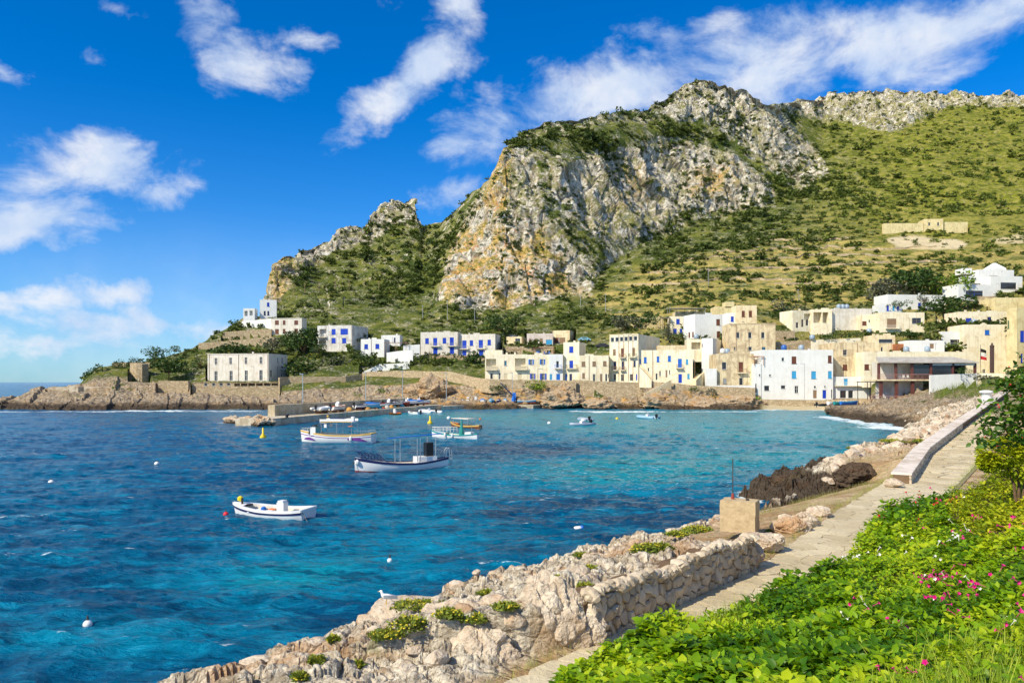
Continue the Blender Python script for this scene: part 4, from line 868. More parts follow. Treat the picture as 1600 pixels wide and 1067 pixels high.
# ------------------------------------------------------------------ walls, terraces, stairs
def wall_run(name, label, pts, th, mat, cat='wall', cap=None, down=3.0):
    """free wall: pts (px, row of its top, row of its foot, Y)"""
    mb = MB(); P3 = [(wpt(a, t_, Y), wpt(a, b_, Y)) for a, t_, b_, Y in pts]
    o = P3[0][1].copy(); root = thing(name, label, cat, tuple(o)); 
    for (t0, b0), (t1, b1) in zip(P3[:-1], P3[1:]):
        d = (b1-b0); d.z = 0; nrm = Vector((-d.y, d.x, 0)).normalized()*th
        if nrm.y < 0: nrm = -nrm
        f0 = b0-Vector((0, 0, down)); f1 = b1-Vector((0, 0, down))
        vs = [f0, f1, t1, t0, f0+nrm, f1+nrm, t1+nrm, t0+nrm]
        mb.add([tuple(v-o) for v in vs], [(0,1,2,3),(3,2,6,7),(5,4,7,6),(4,0,3,7),(1,5,6,2)])
    mb.build('masonry', mat, root)
    for q0, q1 in zip(pts[:-1], pts[1:]): CARVE.append((q0[0], q1[0], q0[2], q1[2], q0[3], .4, q1[3], None))
    if cap:
        cb = MB()
        for (t0, b0), (t1, b1) in zip(P3[:-1], P3[1:]):
            d = (t1-t0); e = Vector((d.x, d.y, 0)).normalized(); nrm = Vector((-e.y, e.x, 0)); nrm = nrm if nrm.y > 0 else -nrm
            up = Vector((0, 0, .14)); a0, a1 = t0-nrm*.1+Vector((0,0,.003)), t1-nrm*.1+Vector((0,0,.003)); c0, c1 = t0+nrm*(th+.1)+Vector((0,0,.003)), t1+nrm*(th+.1)+Vector((0,0,.003))
            cb.add([tuple(v-o) for v in (a0, a1, c1, c0, a0+up, a1+up, c1+up, c0+up)], [(0,3,2,1),(4,5,6,7),(0,1,5,4),(1,2,6,5),(2,3,7,6),(3,0,4,7)])
        cb.build('coping', cap, root)
    return root
wall_run('sea_wall', 'tan stone retaining wall under the middle of the front row of houses', [(895,593,636,208.5),(940,596,634,206.5),(1000,597.5,634,205)], .8, M_masonry)
wall_run('sea_wall', 'long low parapet of the promenade over the boat apron', [(566,581.5,586,240),(620,579,586,236),(665,580,588,232),(700,580,588,226),(740,589.5,594,216),(765,592.5,597,210),(900,594.5,598,207)], .5, M_masonry)
wall_run('sea_wall', 'orange brown promenade wall above the cliff stair', [(1000,595.5,604,204.6),(1048,598,608,203.6),(1082,602,610,203),(1130,604,612,201.5),(1180,606,622,200.4)], .5, M_masonry)
h('terrace', 'tall stone terrace with a row of dark openings under the long beige building', Z2, 2, 727, 838, 955, 229.5, M_masonry, 0, None, 'R',
  [(115,856,26,22,'h','D'),(180,855,26,22,'h','D'),(243,853,28,24,'h','D'),(305,852,28,24,'h','D')], recess=[(376,857,48,28,1.5),(434,857,56,28,1.5),(497,856,56,28,1.5),(562,855,56,28,1.5),(627,854,56,28,1.5),(690,852,56,28,1.5)], depth=7.5, parapet=.02, cat='terrace', cornice=True)
wall_run('terrace_wall', 'rough stone box wall left of the beige building', [(247,595,614,228.4),(294,595,614,228)], 2.0, M_masonry)
wall_run('terrace_wall', 'low stone wall descending from the terrace to the quay', [(437,590,600,229.2),(450,589,599,232),(540,588,597,236),(566,584,594,240)], .6, M_masonry)
wall_run('terrace_wall', 'lower concrete wall along the tip of the headland', [(75,605,612,229),(120,604,611,229),(172,604,611,230)], .6, M_concrete)
wall_run('bunker', 'small square stone block at the tip of the headland', [(108,603,616,222),(122,604,617,222)], 3, M_concrete, cat='bunker')
wall_run('terrace_wall', 'round yellow stone bastion above the headland shore', [(203,567,596,243.5),(213,568.5,596,242),(222,569,597,242),(232,568,597,244)], 3, M_masonry)
wall_run('terrace_wall', 'upper stone wall on the crest behind the bastion', [(176,566,572,252),(234,566,573,252)], .5, M_masonry)
wall_run('terrace_wall', 'long yellow stone terrace wall below the pinkish house', [(310,536,546,282),(350,533,545,282),(400,528,541,281),(428,526,538,280)], 1.0, M_masonry)
wall_run('terrace_wall', 'second yellow stone terrace wall stepping up to the pinkish house', [(348,519,533,288),(385,516,531,288),(424,514,530,287)], .8, M_masonry)
wall_run('terrace_wall', 'sweeping white wall below the hilltop villa', [(378,502,512,294),(400,500,512,292),(430,497,507,290)], .4, WHITEP)
wall_run('terrace_wall', 'yellow stone base under the hilltop villa', [(378,499,503,297.5),(432,497,503,297.5)], 2, M_masonry)
wall_run('terrace_wall', 'stepped white garden walls under the pergola house', [(604,551,566,255),(627,548,566,254),(645,547,568,253)], .4, WHITEP)
wall_run('terrace_wall', 'white terrace wall with a raised corner next to the twin house', [(630,540,556,258),(656,538,556,258)], .4, WHITEP)
wall_run('stair', 'white stepped ramp descending left to the road', [(564,582,586,249),(580,575,583,249),(592,569,580,249),(640,567,576,248)], 1.2, WHITEP, cat='stair')
wall_run('terrace_wall', 'grey stone footing under the twin cream buildings', [(657,555,562,260.5),(716,555,563,260.3),(770,557,566,259.3)], 1, M_masonry)
wall_run('terrace_wall', 'grey stone retaining wall under the pink house', [(790,541,556,258),(866,541,556,256)], 1, M_masonry)
wall_run('terrace_wall', 'pale wall below the ochre house near the white waterfront house', [(1120,602,618,203.6),(1180,602,620,202.6)], .6, WHITEP)
wall_run('terrace_wall', 'rough stone wall behind the roof of the white waterfront house', [(1213,534,548,232),(1267,531,546,232)], .6, M_masonry)
wall_run('terrace_wall', 'stone wall between the loggia house and the stained house', [(1208,517,532,240),(1242,517,532,240)], .6, M_masonry)
wall_run('terrace_wall', 'cream rooftop wall with plants in the village centre', [(1268,531,546,226),(1300,530,546,226),(1345,528,540,226)], .6, CREAM)
wall_run('terrace_wall', 'brown stone wall under the modern white villa', [(1528,463,478,256),(1560,463,478,255)], 1, M_masonry)
wall_run('terrace_wall', 'beach wall under the white waterfront house', [(1188,624,632,198),(1290,625,633,196),(1360,622,632,190)], .6, M_masonry)
wall_run('terrace_wall', 'white wall under the covered part of the restaurant', [(1454,586,611,166),(1531,583,604,167)], .5, WHITEP)
wall_run('terrace_wall', 'long pale road wall running right from the restaurant', [(1528,583,590,166),(1620,583,590,160)], .5, CREAM)
# ground levelled in front of and under every house and wall
ROWG = HZ-(TER[..., 2]-H0)/TER[..., 1]*F; cn_ = np.abs(fbm((TER.reshape(-1, 3)/2.2).astype(np.float32), 3, 333)).reshape(nr, nc)*.5
for (q0, q1, r0, r1, Y0_, dp_, Y1_, Yb_) in CARVE:
    c = np.where((pxs >= q0-3) & (pxs <= q1+3))[0]
    if not len(c): continue
    rw_ = np.interp(pxs[c], [q0, q1], [r0, r1])[None]; Yf = np.interp(pxs[c], [q0, q1], [Y0_, Y1_])[None]; sub_ = TER[:, c]; Yg = sub_[..., 1]; zb_ = H0+(HZ-rw_)/F*(Yf if Yb_ is None else Yb_)
    ray = H0+(zb_-H0)/Yf*Yg-.03
    inz = (Yg <= Yf+.3); under = (Yg > Yf+.3) & (Yg < Yf+dp_)
    lim = np.where(inz, ray-cn_[:, c]*.7, np.where(under, zb_, 1e9)); lim = np.where(tt[:, None] < 2.2, 1e9, lim)
    sub_[..., 2] = np.minimum(sub_[..., 2], lim); TER[:, c] = sub_
me_t = bpy.data.objects['hillside'].data; me_t.vertices.foreach_set('co', TER.reshape(-1, 3)[used_t].astype(np.float32).ravel()); me_t.update()
# cliff stair
def stair_flight(label, a, b, wd, n, mat):
    root = thing('stair', label, 'stair', tuple(a)); d = b-a; e = Vector((d.x, d.y, 0)).normalized(); q = Vector((-e.y, e.x, 0)); L = Vector((d.x, d.y, 0)).length
    for k in range(n):
        mb = MB(); u0, u1 = L*k/n, L*(k+1)/n; z = d.z*(k+1)/n
        c = [e*u0, e*u1, e*u1+q*wd, e*u0+q*wd]
        zb = -2.0+min(0, d.z); mb.add([(v.x, v.y, zb) for v in c]+[(v.x, v.y, z) for v in c], [(4,5,6,7),(0,1,5,4),(1,2,6,5),(2,3,7,6),(3,0,4,7)]); mb.build('step', mat, root)
    w = MB()
    c = [e*0-q*.3, e*L-q*.3, e*L-q*.02, e*0-q*.02]; h0, h1 = 1.0, d.z+1.0
    w.add([(v.x, v.y, -2) for v in c]+[(c[0].x,c[0].y,h0),(c[1].x,c[1].y,h1),(c[2].x,c[2].y,h1),(c[3].x,c[3].y,h0)], [(4,5,6,7),(0,1,5,4),(1,2,6,5),(2,3,7,6),(3,0,4,7)]); w.build('parapet', CREAM2, root)
stair_flight('stone stair climbing the cliff below the long cream house', wpt(1006,621,199.5), wpt(1048,599,202.6), 1.8, 20, M_masonry)
stair_flight('outside stair rising along the front of the long cream house', wpt(1019,594,204.2)+Vector((0,.5,0)), wpt(1000,574,205)+Vector((0,.5,0)), 1.2, 12, CREAM)
stair_flight('stair rising along the shaded gable of the long cream house', wpt(1086,600,203.4), wpt(1101,584,209), 2.0, 14, CREAM2)
# diagonal white-house buttress and balcony pergola
def pergola(label, pts, Yb, zt, m, name='pergola', nsl=6, roofm=None, cat='pergola'):
    """pts (px0, px1), rows foot and top; a light roof on posts"""
    (x0, x1, foot, top, Y, dep) = pts
    a = wpt(x0, foot, Y); b = wpt(x1, foot, Y); H = (foot-top)/F*Y; Wd = b.x-a.x
    root = thing(name, label, cat, tuple(a))
    for x in np.linspace(.05, Wd-.17, max(2, int(Wd/3)+1)):
        for y in (0, dep-.14):
            p = MB(); p.box(x, x+.12, y, y+.12, -.5, H); p.build('post', m, root)
    if roofm: r = MB(); r.box(-.2, Wd+.2, -.2, dep+.2, H+.003, H+.13); r.build('roof', roofm, root)
    else:
        for k in range(nsl): r = MB(); x = (Wd-.1)*k/(nsl-1); r.box(x, x+.1, -.2, dep+.2, H+.1, H+.2); r.build('rafter', m, root)
        for y in (0.01, dep-.12): r = MB(); r.box(-.1, Wd+.1, y, y+.1, H+.002, H+.098); r.build('beam', m, root)
    return root
pergola('brown pergola over the terrace of the small white house', (600,635,555,535.5,257,4), 0, 0, TAN)
pergola('dark roof terrace pergola with blue chairs above the front row', (834,866,553.5,543.5,221,3.5), 0, 0, BROWN)
pergola('small dark pergola frame on the roof left of the blue chairs', (797,814,554,547,221,3), 0, 0, TAN)
pergola('brown wooden pergola on the corner terrace of the white waterfront house', (1178,1194,568,557.5,203.2,4), 0, 0, paint((.38,.16,.06),.6))
pergola('grey covered terrace beside the cream house with blue shutters', (1035,1047,513,496.5,254,4), 0, 0, TAN, roofm=GREYP)
pergola('grey canopy with thin posts above the village roofs', (1046,1102,487,482,262,4), 0, 0, GREYP, roofm=GREYP)
# restaurant
def restaurant():
    Y = 171.; k = Z7[2]; cv = lambda x: Z7[0]+x/k; cy = lambda y: Z7[1]+y/k
    a = wpt(cv(92), cy(960), Y); root = thing('restaurant', 'restaurant on stilts with a grey sloping roof, red brown columns and an open balcony', 'restaurant', tuple(a))
    zf = (cy(960)-cy(832))/F*Y; zr = (cy(960)-cy(730))/F*Y; ux = lambda x: (cv(x)-cv(92))/F*Y
    RB = paint((.13,.045,.035),.5); dep = 8.
    for x in (112, 212, 315):
        m = MB(); m.box(ux(x)-.3, ux(x)+.3, 0.0, .55, -1.5, zf-.32); m.build('column', RB, root)
    for x in (98, 207, 312, 432, 572, 716):
        m = MB(); m.box(ux(x)-.24, ux(x)+.24, .05, .5, zf+.002, zr); m.build('column', RB, root)
    f = MB(); f.box(ux(88), ux(430), -.5, dep, zf-.3, zf); f.box(ux(430)+.003, ux(722), -.1, dep, zf-.3, zf); f.build('floor', CREAM2, root)
    r = MB(); z0, z1 = zr+.1, zr+1.55
    x0, x1 = ux(84), ux(728); r.add([(x0,-.7,z0),(x1,-.7,z0),(x1-.8,dep,z1),(x0+3.5,dep,z1),(x0,-.7,z0+.18),(x1,-.7,z0+.18),(x1-.8,dep,z1+.18),(x0+3.5,dep,z1+.18)],[(0,3,2,1),(4,5,6,7),(0,1,5,4),(1,2,6,5),(2,3,7,6),(3,0,4,7)])
    r.build('roof', plaster((.50,.47,.42),(.30,.26,.2),.4), root)
    b = MB(); b.box(ux(90), ux(722), .1, .4, zr+.0, zr+.098); b.build('beam', RB, root)
    w = MB(); w.box(ux(100), ux(430), 3.2, 3.4, zf+.01, zr+.4); w.build('back_wall', PALE, root)
    w = MB(); w.box(ux(118), ux(425), 3.0, 3.2, -1.2, zf-.31); w.build('back_wall', GREYW, root)
    w = MB(); w.box(ux(434), ux(716), 4.0, 4.2, zf+.01, zr+.4); w.build('back_wall', DARK, root)
    for x0_, x1_, mm in ((320,422,M_glass),(440,566,M_glass)):
        g_ = MB(); g_.box(ux(x0_), ux(x1_), .25, .3, zf+.9, zr-.25); g_.build('glazing', mm, root)
    for x0_, x1_ in ((440,566),(580,710)):
        g_ = MB(); g_.box(ux(x0_), ux(x1_), -.02, .04, zr-.42, zr-.02); g_.build('blind', WFR, root)
    for x0_, x1_, z_ in ((88,430,zf),(20,315,-.4)):
        rl = MB(); xa, xb = ux(x0_), ux(x1_); rl.box(xa, xb, -.45, -.4, z_+1.15, z_+1.22); rl.box(xa, xb, -.45, -.4, z_+.1, z_+.15)
        n = int((xb-xa)/.22)
        for i in range(n+1): x = xa+(xb-xa-.04)*i/n; rl.box(x, x+.035, -.44, -.41, z_+.15, z_+1.15)
        rl.build('railing', paint((.40,.22,.18),.6), root)
    for x in (235, 262, 290, 340, 370, 400):
        c = MB(); u = ux(x); c.box(u, u+.5, 0.6, 1.1, zf+.42, zf+.47); c.box(u, u+.5, 1.1, 1.15, zf+.47, zf+1.0)
        for dx in (0, .45):
            for dy in (.6, 1.05): c.box(u+dx, u+dx+.05, dy, dy+.05, zf+.002, zf+.42)
        ch = c.build('cafe_chair', WFR if x < 300 else RB); ch.location = a
        tag(ch, {235:'leftmost pale',262:'middle pale',290:'rightmost pale',340:'leftmost red brown',370:'middle red brown',400:'rightmost red brown'}[x]+' cafe chair on the restaurant balcony', 'chair', 'chairs on the restaurant balcony')
    # awning frame left of it
    aw = pergola('thin dark awning frame to the left of the restaurant', (cv(20), cv(112), cy(950), cy(850), 172, 5), 0, 0, M_iron, name='awning', cat='awning')
restaurant()

# ------------------------------------------------------------------ pier, apron, lamps, crane
pier = thing('pier', 'long concrete pier with a high back wall running from the cove', 'pier', (0, 0, 0))
PA = [Vector(v) for v in ((-37.6,119.5),(-31,145),(-24.8,171),(-20.5,184),(-17.5,194))]
def offs(pl, d):
    out = []
    for i, p in enumerate(pl):
        e = (pl[min(i+1, len(pl)-1)]-pl[max(i-1, 0)]).normalized(); out.append(p+Vector((-e.y, e.x))*d)
    return out
deck = MB(); LB = offs(PA, 6.2)
for i in range(len(PA)-1):
    deck.prism([tuple(PA[i]), tuple(PA[i+1]), tuple(LB[i+1]), tuple(LB[i])], -3, 1.3)
deck.build('deck', M_concrete, pier)
pw = MB(); i0 = [Vector((-43.0+.9, 129-.2))] ; a1 = offs(PA, 4.6); a2 = offs(PA, 5.9)
st_, en_ = .33, 3.2
def al(pl, t): i = min(int(t), len(pl)-2); return pl[i].lerp(pl[i+1], t-i)
ts = np.linspace(st_, en_, 8)
for u0, u1 in zip(ts[:-1], ts[1:]): pw.prism([tuple(al(a1, u0)), tuple(al(a1, u1)), tuple(al(a2, u1)), tuple(al(a2, u0))], 1.302, 3.15)
pw.build('back_wall', plaster((.56,.48,.34),(.36,.28,.16),.5), pier)
apron = MB(); apron.prism([(-17.5,190),(-17.4,201),(-22,222),(8,222),(7.5,203),(5.5,199.6),(0,200.2),(-9,200.6)], -3, 1.05)
tag(apron.build('quay', M_concrete), 'low concrete apron at the back of the cove holding parked boats', 'quay')
def lamp(px, foot, top, Y, label):
    a = wpt(px, foot, Y); H = (foot-top)/F*Y; root = thing('street_lamp', label, 'street lamp', tuple(a), 0, 'lamp posts along the quay and the promenade')
    m = MB(); m.tube([(0,0,-.3),(0,0,H)], .11, 8, .06); m.lathe([(.2,0),(.2,.3),(.12,.35)], 8); m.build('pole', M_steel, root)
    m = MB(); m.box(-.55, .1, -.12, .12, H, H+.14); m.build('lamp_head', M_steel, root)
lamp(473, 648, 585, 139, 'lamp post near the seaward end of the pier')
lamp(571.5, 632, 583, 178, 'lamp post on the pier by the first row of parked boats')
lamp(629, 627, 580, 196, 'lamp post rising at the root of the pier')
lamp(697.5, 624, 583, 206, 'lamp post at the left end of the boat apron')
lamp(800.6, 626, 583, 206, 'lamp post beside the blue crane')
cr = thing('crane', 'dark blue boat crane on the boat apron leaning left', 'crane', tuple(wpt(802, 627, 203)))
m = MB(); m.lathe([(.5,0),(.5,.8),(.3,.9),(.3,1.6)], 10); m.build('base', MBLUE, cr)
m = MB(); m.tube([(0,0,1.4),(-2.0,0,3.4)], .22, 6); m.tube([(-2.0,0,3.4),(-3.4,0,4.9)], .15, 6); m.build('boom', NAVY, cr)
m = MB(); m.tube([(-3.4,0,4.9),(-3.4,0,3.6)], .03, 4); m.build('cable', M_iron, cr)
m = MB(); m.box(-.45,.45,-.3,.3,0,2.3); m.build('kiosk', MBLUE, None, loc=tuple(wpt(803.5,627,205))); tag(bpy.data.objects['kiosk'], 'narrow bright blue cabinet beside the crane', 'cabinet')
# posts on the slope, power poles
for k_, (x, f0, t0) in enumerate(((460,461,445),(477,459,443),(499,457,441),(523,455,440),(546,453,438),(569,451,436),(592,456,440),(660,498,478),(700,503,470),(742,505,478),(908,478,462),(946,488,460),(1107,446,420),(1248,474,462),(1247,462,454))):
    p = terrain_hit(x, f0, 6.0); Hh = (f0-t0)/F*p.y
    m = MB(); m.tube([(0,0,-1),(0,0,Hh)], .13, 5, .09); m.box(-.5,.5,-.05,.05,Hh-.25,Hh-.12)
    tag(m.build('utility_pole', TAN if x < 600 else GREYP, None, loc=tuple(p)), (['first','second','third','fourth','fifth','sixth','seventh'][k_]+' wooden pole from the left on the slope beside the big cliff') if x < 600 else (['first','second','third','fourth','fifth','sixth','seventh','eighth'][k_-7]+' grey pole from the left on the slope behind the village'), 'pole', 'poles on the rocky slope left of the cliff' if x < 600 else 'poles on the slope behind the village')
# water tanks on the roofs
def tank(px, py, Y, m, label, r=.75, hh=1.3):
    o = MB(); o.lathe([(r*.96,0),(r,.05),(r,hh*.8),(r*.7,hh*.95),(.25,hh),(.25,hh+.1)], 14); t = o.build('water_tank', m, None, True, tuple(wpt(px, py, Y))); tag(t, label, 'water tank', 'water tanks on the roofs')
TB = paint((.30,.38,.46),.35)
for (x, y, Y, m, l) in ((1310.6,482,248,TB,'left one of three blue grey tanks on the plain cream roof'),(1317,482,248,TB,'middle one of three blue grey tanks on the plain cream roof'),(1323,482,248,TB,'right one of three blue grey tanks on the plain cream roof'),
    (1225,546.5,206,paint((.03,.12,.4),.4),'dark blue tank on the roof of the white waterfront house'),(1252,546.5,207,TB,'grey tank on the roof of the white waterfront house'),(1269,530,226,TB,'tall grey tank left of the rooftop plants'),
    (1369,536,219,TB,'large grey tank on the roof left of the rust red shed'),(1416,549,208,TB,'left one of two grey tanks above the restaurant'),(1449,549,208,TB,'right one of two grey tanks above the restaurant'),
    (1358,520,238,TB,'grey tank on the small stepped annexe'),(1088,529,232,TB,'tank on the loggia house roof'),(1136,552,212,TB,'grey tank on the roof of the weathered ochre house'),(1129,552,212,WFR,'white tank beside the grey one on the weathered ochre house'),
    (1522,506,230,TB,'big silver tank on the cream terrace house')): tank(x, y, Y, m, l, 1.0 if x in (1522,) else .75)
# pyramid cap of the modern villa, flag, satellite dishes
o = thing('roof_lantern', 'white pyramid roof cap on top of the modern villa', 'roof cap', tuple(wpt(1555, 421, 279)))
m = MB(); m.box(-3.0,3.0,-1.6,3,-1.5,.2); m.add([(-3.0,-1.6,.203),(3.0,-1.6,.203),(3.0,3,.203),(-3.0,3,.203),(-.45,.4,2.4),(.45,.4,2.4)],[(0,1,5,4),(1,2,5),(2,3,4,5),(3,0,4)]); m.build('cap', WHITEP, o)
m = MB(); m.box(-8.0,0,-1.6,3,-.5,1.6); o2 = m.build('chimney_block', WHITEP, None, loc=tuple(wpt(1514,427,279)), rz=.1); o2.scale=(.4,1,1); tag(o2, 'low white roof block left of the pyramid roof of the modern villa', 'roof block')
fl = thing('flag', 'red white and black flag on a dark pole above the restaurant', 'flag', tuple(wpt(1532, 566, 192)))
m = MB(); m.tube([(0,0,-6),(0,0,4.4)], .05, 6); m.build('pole', M_iron, fl)
for nm_, z0, cmat in (('flag_band', 2.6, DARK), ('flag_band', 1.7, WFR), ('flag_band', .8, paint((.5,.02,.03),.6))):
    rows = [[(x, .12*math.sin(x*3+z0), z0+dz*(1-.1*x)-x*.25) for x in np.linspace(.03, 1.5, 7)] for dz in (0, .86)]
    m = MB(); m.grid(rows); m.grid([[(x, y+.015, z) for x, y, z in r] for r in rows[::-1]]); m.build(nm_, cmat, fl)
m = MB(); m.box(-.35,.35,-.35,.35,-8,3.4); m.lathe([(.5,3.4),(.55,3.6),(.3,3.8),(.1,4.4)], 8); tag(m.build('gate_post', paint((.10,.06,.05),.7), None, loc=tuple(wpt(1550, 563, 190))), 'dark brown column with a knob right of the flag', 'column')
# car and van on the back terrace
def car(px, py, Y, rz, m, label, name='car', s=1.0):
    root = thing(name, label, 'car', tuple(wpt(px, py, Y)), rz)
    prof = [(-2.0,.35),(-2.05,.75),(-1.9,.92),(-1.35,.98),(-.95,1.38),(.75,1.42),(1.35,1.0),(1.95,.85),(2.05,.6),(2.0,.35)]
    b = MB(); rows = [[(x, y, z if abs(y) < .8 else z-.03) for x, z in prof] for y in (-.82,-.78,.78,.82)]; b.grid(rows)
    b.add([(x, -.82, z-.03) for x, z in prof], [tuple(range(10))]); b.add([(x, .82, z-.03) for x, z in prof], [tuple(range(10))[::-1]]); b.box(-2,2,-.8,.8,.3,.36); b.build('body', m, root)
    w = MB(); w.box(-.85,.7,-.835,.835,1.02,1.3); w.build('window', M_glass, root)
    for x in (-1.3,1.3):
        for y in (-.8,.8):
            w = MB(); w.tube([(x,y-.1,.33),(x,y+.1,.33)], .33, 12); w.build('wheel', DARK, root)
    for y in (-.6,.6): w = MB(); w.box(1.98,2.06,y-.15,y+.15,.62,.74); w.build('headlight', WFR, root)
car(941, 543.5, 236, R(8), paint((.03,.035,.05),.25,.6), 'dark car parked on the terrace behind the front row')
car(913, 533.2, 256, R(5), paint((.25,.5,.62),.3,.6), 'light blue and white van-like car by the stone shed')
# blue chairs on the roof terrace
for i, x in enumerate((838, 842, 852, 857, 861)):
    c = MB(); c.box(0,.5,0,.5,.42,.46); c.box(0,.5,.46,.5,.46,.95)
    for dx in (0,.45):
        for dy in (0,.45): c.box(dx,dx+.05,dy,dy+.05,0,.42)
    tag(c.build('terrace_chair', MBLUE, None, loc=tuple(wpt(x, 554, 217)), rz=i*.5), ['leftmost','second','middle','fourth','rightmost'][i]+' blue chair under the dark roof pergola', 'chair', 'blue chairs on the roof terrace')

# old field walls stepping across the slope above the village
for k_, (xa, xb, ya, yb, lb) in enumerate(((1010,1290,428,418,'lowest long field wall across the dry slope above the village'),(985,1240,446,437,'short field wall just above the village roofs'),(1060,1400,408,400,'second field wall across the dry slope'),
    (1120,1470,394,388,'third field wall across the dry slope'),(1210,1380,448,444,'field wall left of the grey bare tree'),(1300,1500,414,410,'field wall to the left of the modern white villa'),(1180,1340,378,374,'topmost faint field wall below the green slope'))):
    P_ = [terrain_hit(x, np.interp(x, [xa, xb], [ya, yb])+1.6*math.sin(x*.031+k_), 6.0) for x in np.arange(xa, xb, 7)]
    ok_ = [P_[0]]
    for p_ in P_[1:]:
        if abs(p_.y-ok_[-1].y) < 9: ok_.append(p_)
    o0_ = ok_[0].copy(); mb = MB(); rows = [[], [], [], []]
    for p_ in ok_:
        q_ = p_-o0_; hh = .75+.25*math.sin(p_.x*.7); rows[0].append((q_.x, q_.y-.1, q_.z-1.5)); rows[1].append((q_.x, q_.y, q_.z+hh)); rows[2].append((q_.x, q_.y+.6, q_.z+hh)); rows[3].append((q_.x, q_.y+.7, q_.z-1.5))
    mb.grid(rows); tag(mb.build('field_wall', M_masonry, None, loc=tuple(o0_)), lb, 'wall', 'field walls on the slope')
# ------------------------------------------------------------------ boats
def hull_sec(L, B, t, s, bow, stern, fb, rise, draft=.3):
    """t 0 stern .. 1 bow, s 0 keel .. 1 sheer"""
    hb = B/2*np.interp(t, [0, .12, .35, .6, .8, .93, 1], [stern, min(1, stern+.22), 1, .97, .72, .33, .015])
    sheer = fb + rise*max(0, (t-.4)/.6)**2 + rise*.45*max(0, (.4-t)/.4)**2
    y = hb*math.sin(min(1, s*1.08)*math.pi/2)**(.55+.5*max(0, t-.5)); z = -draft + (sheer+draft)*(s**1.25)
    x = L*(t-.5) + bow*s*max(0, (t-.75)/.25)
    if stern < .3: x -= bow*.5*s*max(0, (.15-t)/.15)
    return x, y, z
def hull(root, L, B, fb, rise, mat, gm, bottom, stripe=None, bow=.35, stern=.8, floor=.12, inner=None, wood=None, decked=0.0):
    ts = np.linspace(0, 1, 19); ss = [0, .15, .35, .55, .75, .9, 1]
    P = lambda t, s, k=1, o=0: (lambda q: (q[0], k*(q[1]+o), q[2]))(hull_sec(L, B, t, s, bow, stern, fb, rise))
    m = MB()
    for k in (1, -1): m.grid([[P(t, s, k) for t in ts] for s in ss][::k])
    m.add([P(0, s) for s in ss]+[P(0, s, -1) for s in ss[::-1]], [tuple(range(2*len(ss)))])
    m.build('hull', mat, root, True)
    b = MB()
    for k in (1, -1): b.grid([[P(t, s, k, .012) for t in ts] for s in np.linspace(.0, .47, 5)][::k])
    b.build('bottom_paint', bottom, root, True)
    g_ = MB()
    for k in (1, -1):
        rws = []
        for t in ts:
            q = P(t, 1, k, .05); q2 = P(t, 1, k, -.10 if t < .96 else 0); rws.append((( q[0], q[1], q[2]-.10), (q[0], q[1], q[2]+.03), (q2[0], q2[1] if k*q2[1] > 0 else 0, q2[2]+.03), (q2[0], q2[1] if k*q2[1] > 0 else 0, q2[2]-.06)))
        g_.grid([[r[i] for r in rws] for i in range(4)][::k])
    g_.box(-L/2-.04, -L/2+.1, -B/2*stern, B/2*stern, fb+rise*.45-.1, fb+rise*.45+.032)
    g_.build('gunwale', gm, root)
    if stripe:
        for (s0, s1, mm) in stripe:
            st = MB()
            for k in (1, -1): st.grid([[P(t, s, k, .02) for t in ts] for s in (s0, s1)][::k])
            st.build('stripe', mm, root)
    inn = MB()
    for k in (1, -1):
        rws = []
        for t in ts[:-1]:
            q = hull_sec(L, B, t, 1, bow, stern, fb, rise); w = max(0, q[1]-.1); fz = floor if t > .0 else floor
            rws.append(((q[0], k*w, q[2]-.05), (q[0], k*max(0, w-.12), fz)))
        inn.grid([[r[i] for r in rws] for i in range(2)][::-k]); inn.grid([[r[1] for r in rws], [(r[1][0], 0, floor) for r in rws]][::-k])
    inn.add([(-L/2+.05, -B/2*stern+.1, floor), (-L/2+.05, B/2*stern-.1, floor), (-L/2+.05, B/2*stern-.1, fb+rise*.4), (-L/2+.05, -B/2*stern+.1, fb+rise*.4)], [(0, 1, 2, 3)])
    inn.build('floor', inner or mat, root)
    if decked:
        d = MB(); tl = np.linspace(1-decked, .99, 7); rr = [hull_sec(L, B, t, 1, bow, stern, fb, rise) for t in tl]
        d.grid([[(q[0], -max(0, q[1]-.06), q[2]+.0) for q in rr], [(q[0], 0, q[2]+.06) for q in rr], [(q[0], max(0, q[1]-.06), q[2]) for q in rr]][::-1]); d.build('foredeck', wood or mat, root)
def bench(root, x, B, z, m, name='seat'):
    b = MB(); b.box(x-.15, x+.15, -B/2, B/2, z, z+.05); b.build(name, m, root)
def place(name, label, x0y0, x1y1, cat='boat', group='boats moored in the bay', z=0.0):
    """stern and bow waterline points in the picture"""
    a = sea(*x0y0, z) if not isinstance(x0y0, Vector) else x0y0; b = sea(*x1y1, z) if not isinstance(x1y1, Vector) else x1y1
    c = (a+b)/2; d = b-a; return thing(name, label, cat, (c.x, c.y, z), math.atan2(d.y, d.x), group), Vector((d.x, d.y)).length
def rope(root, a, b, sag=.2):
    a, b = Vector(a), Vector(b); pts = [a.lerp(b, t)-Vector((0, 0, sag*math.sin(t*math.pi))) for t in np.linspace(0, 1, 7)]
    m = MB(); m.tube(pts, .02, 4); m.build('mooring_rope', M_iron, root)
WH = paint((.80,.80,.79),.3,.5,.04); NV = paint((.015,.02,.10),.35); RDB = paint((.38,.05,.03),.5); PUR = paint((.20,.06,.30),.4); YG = paint((.72,.45,.10),.4); BLK = paint((.012,.012,.014),.4)
WOOD = paint((.28,.12,.05),.45); DECK = paint((.66,.60,.50),.6); TURQ = paint((.02,.30,.30),.4); GRYR = paint((.36,.42,.50),.5); ORG = paint((.70,.18,.03),.4); BLUEC = paint((.02,.16,.55),.6)
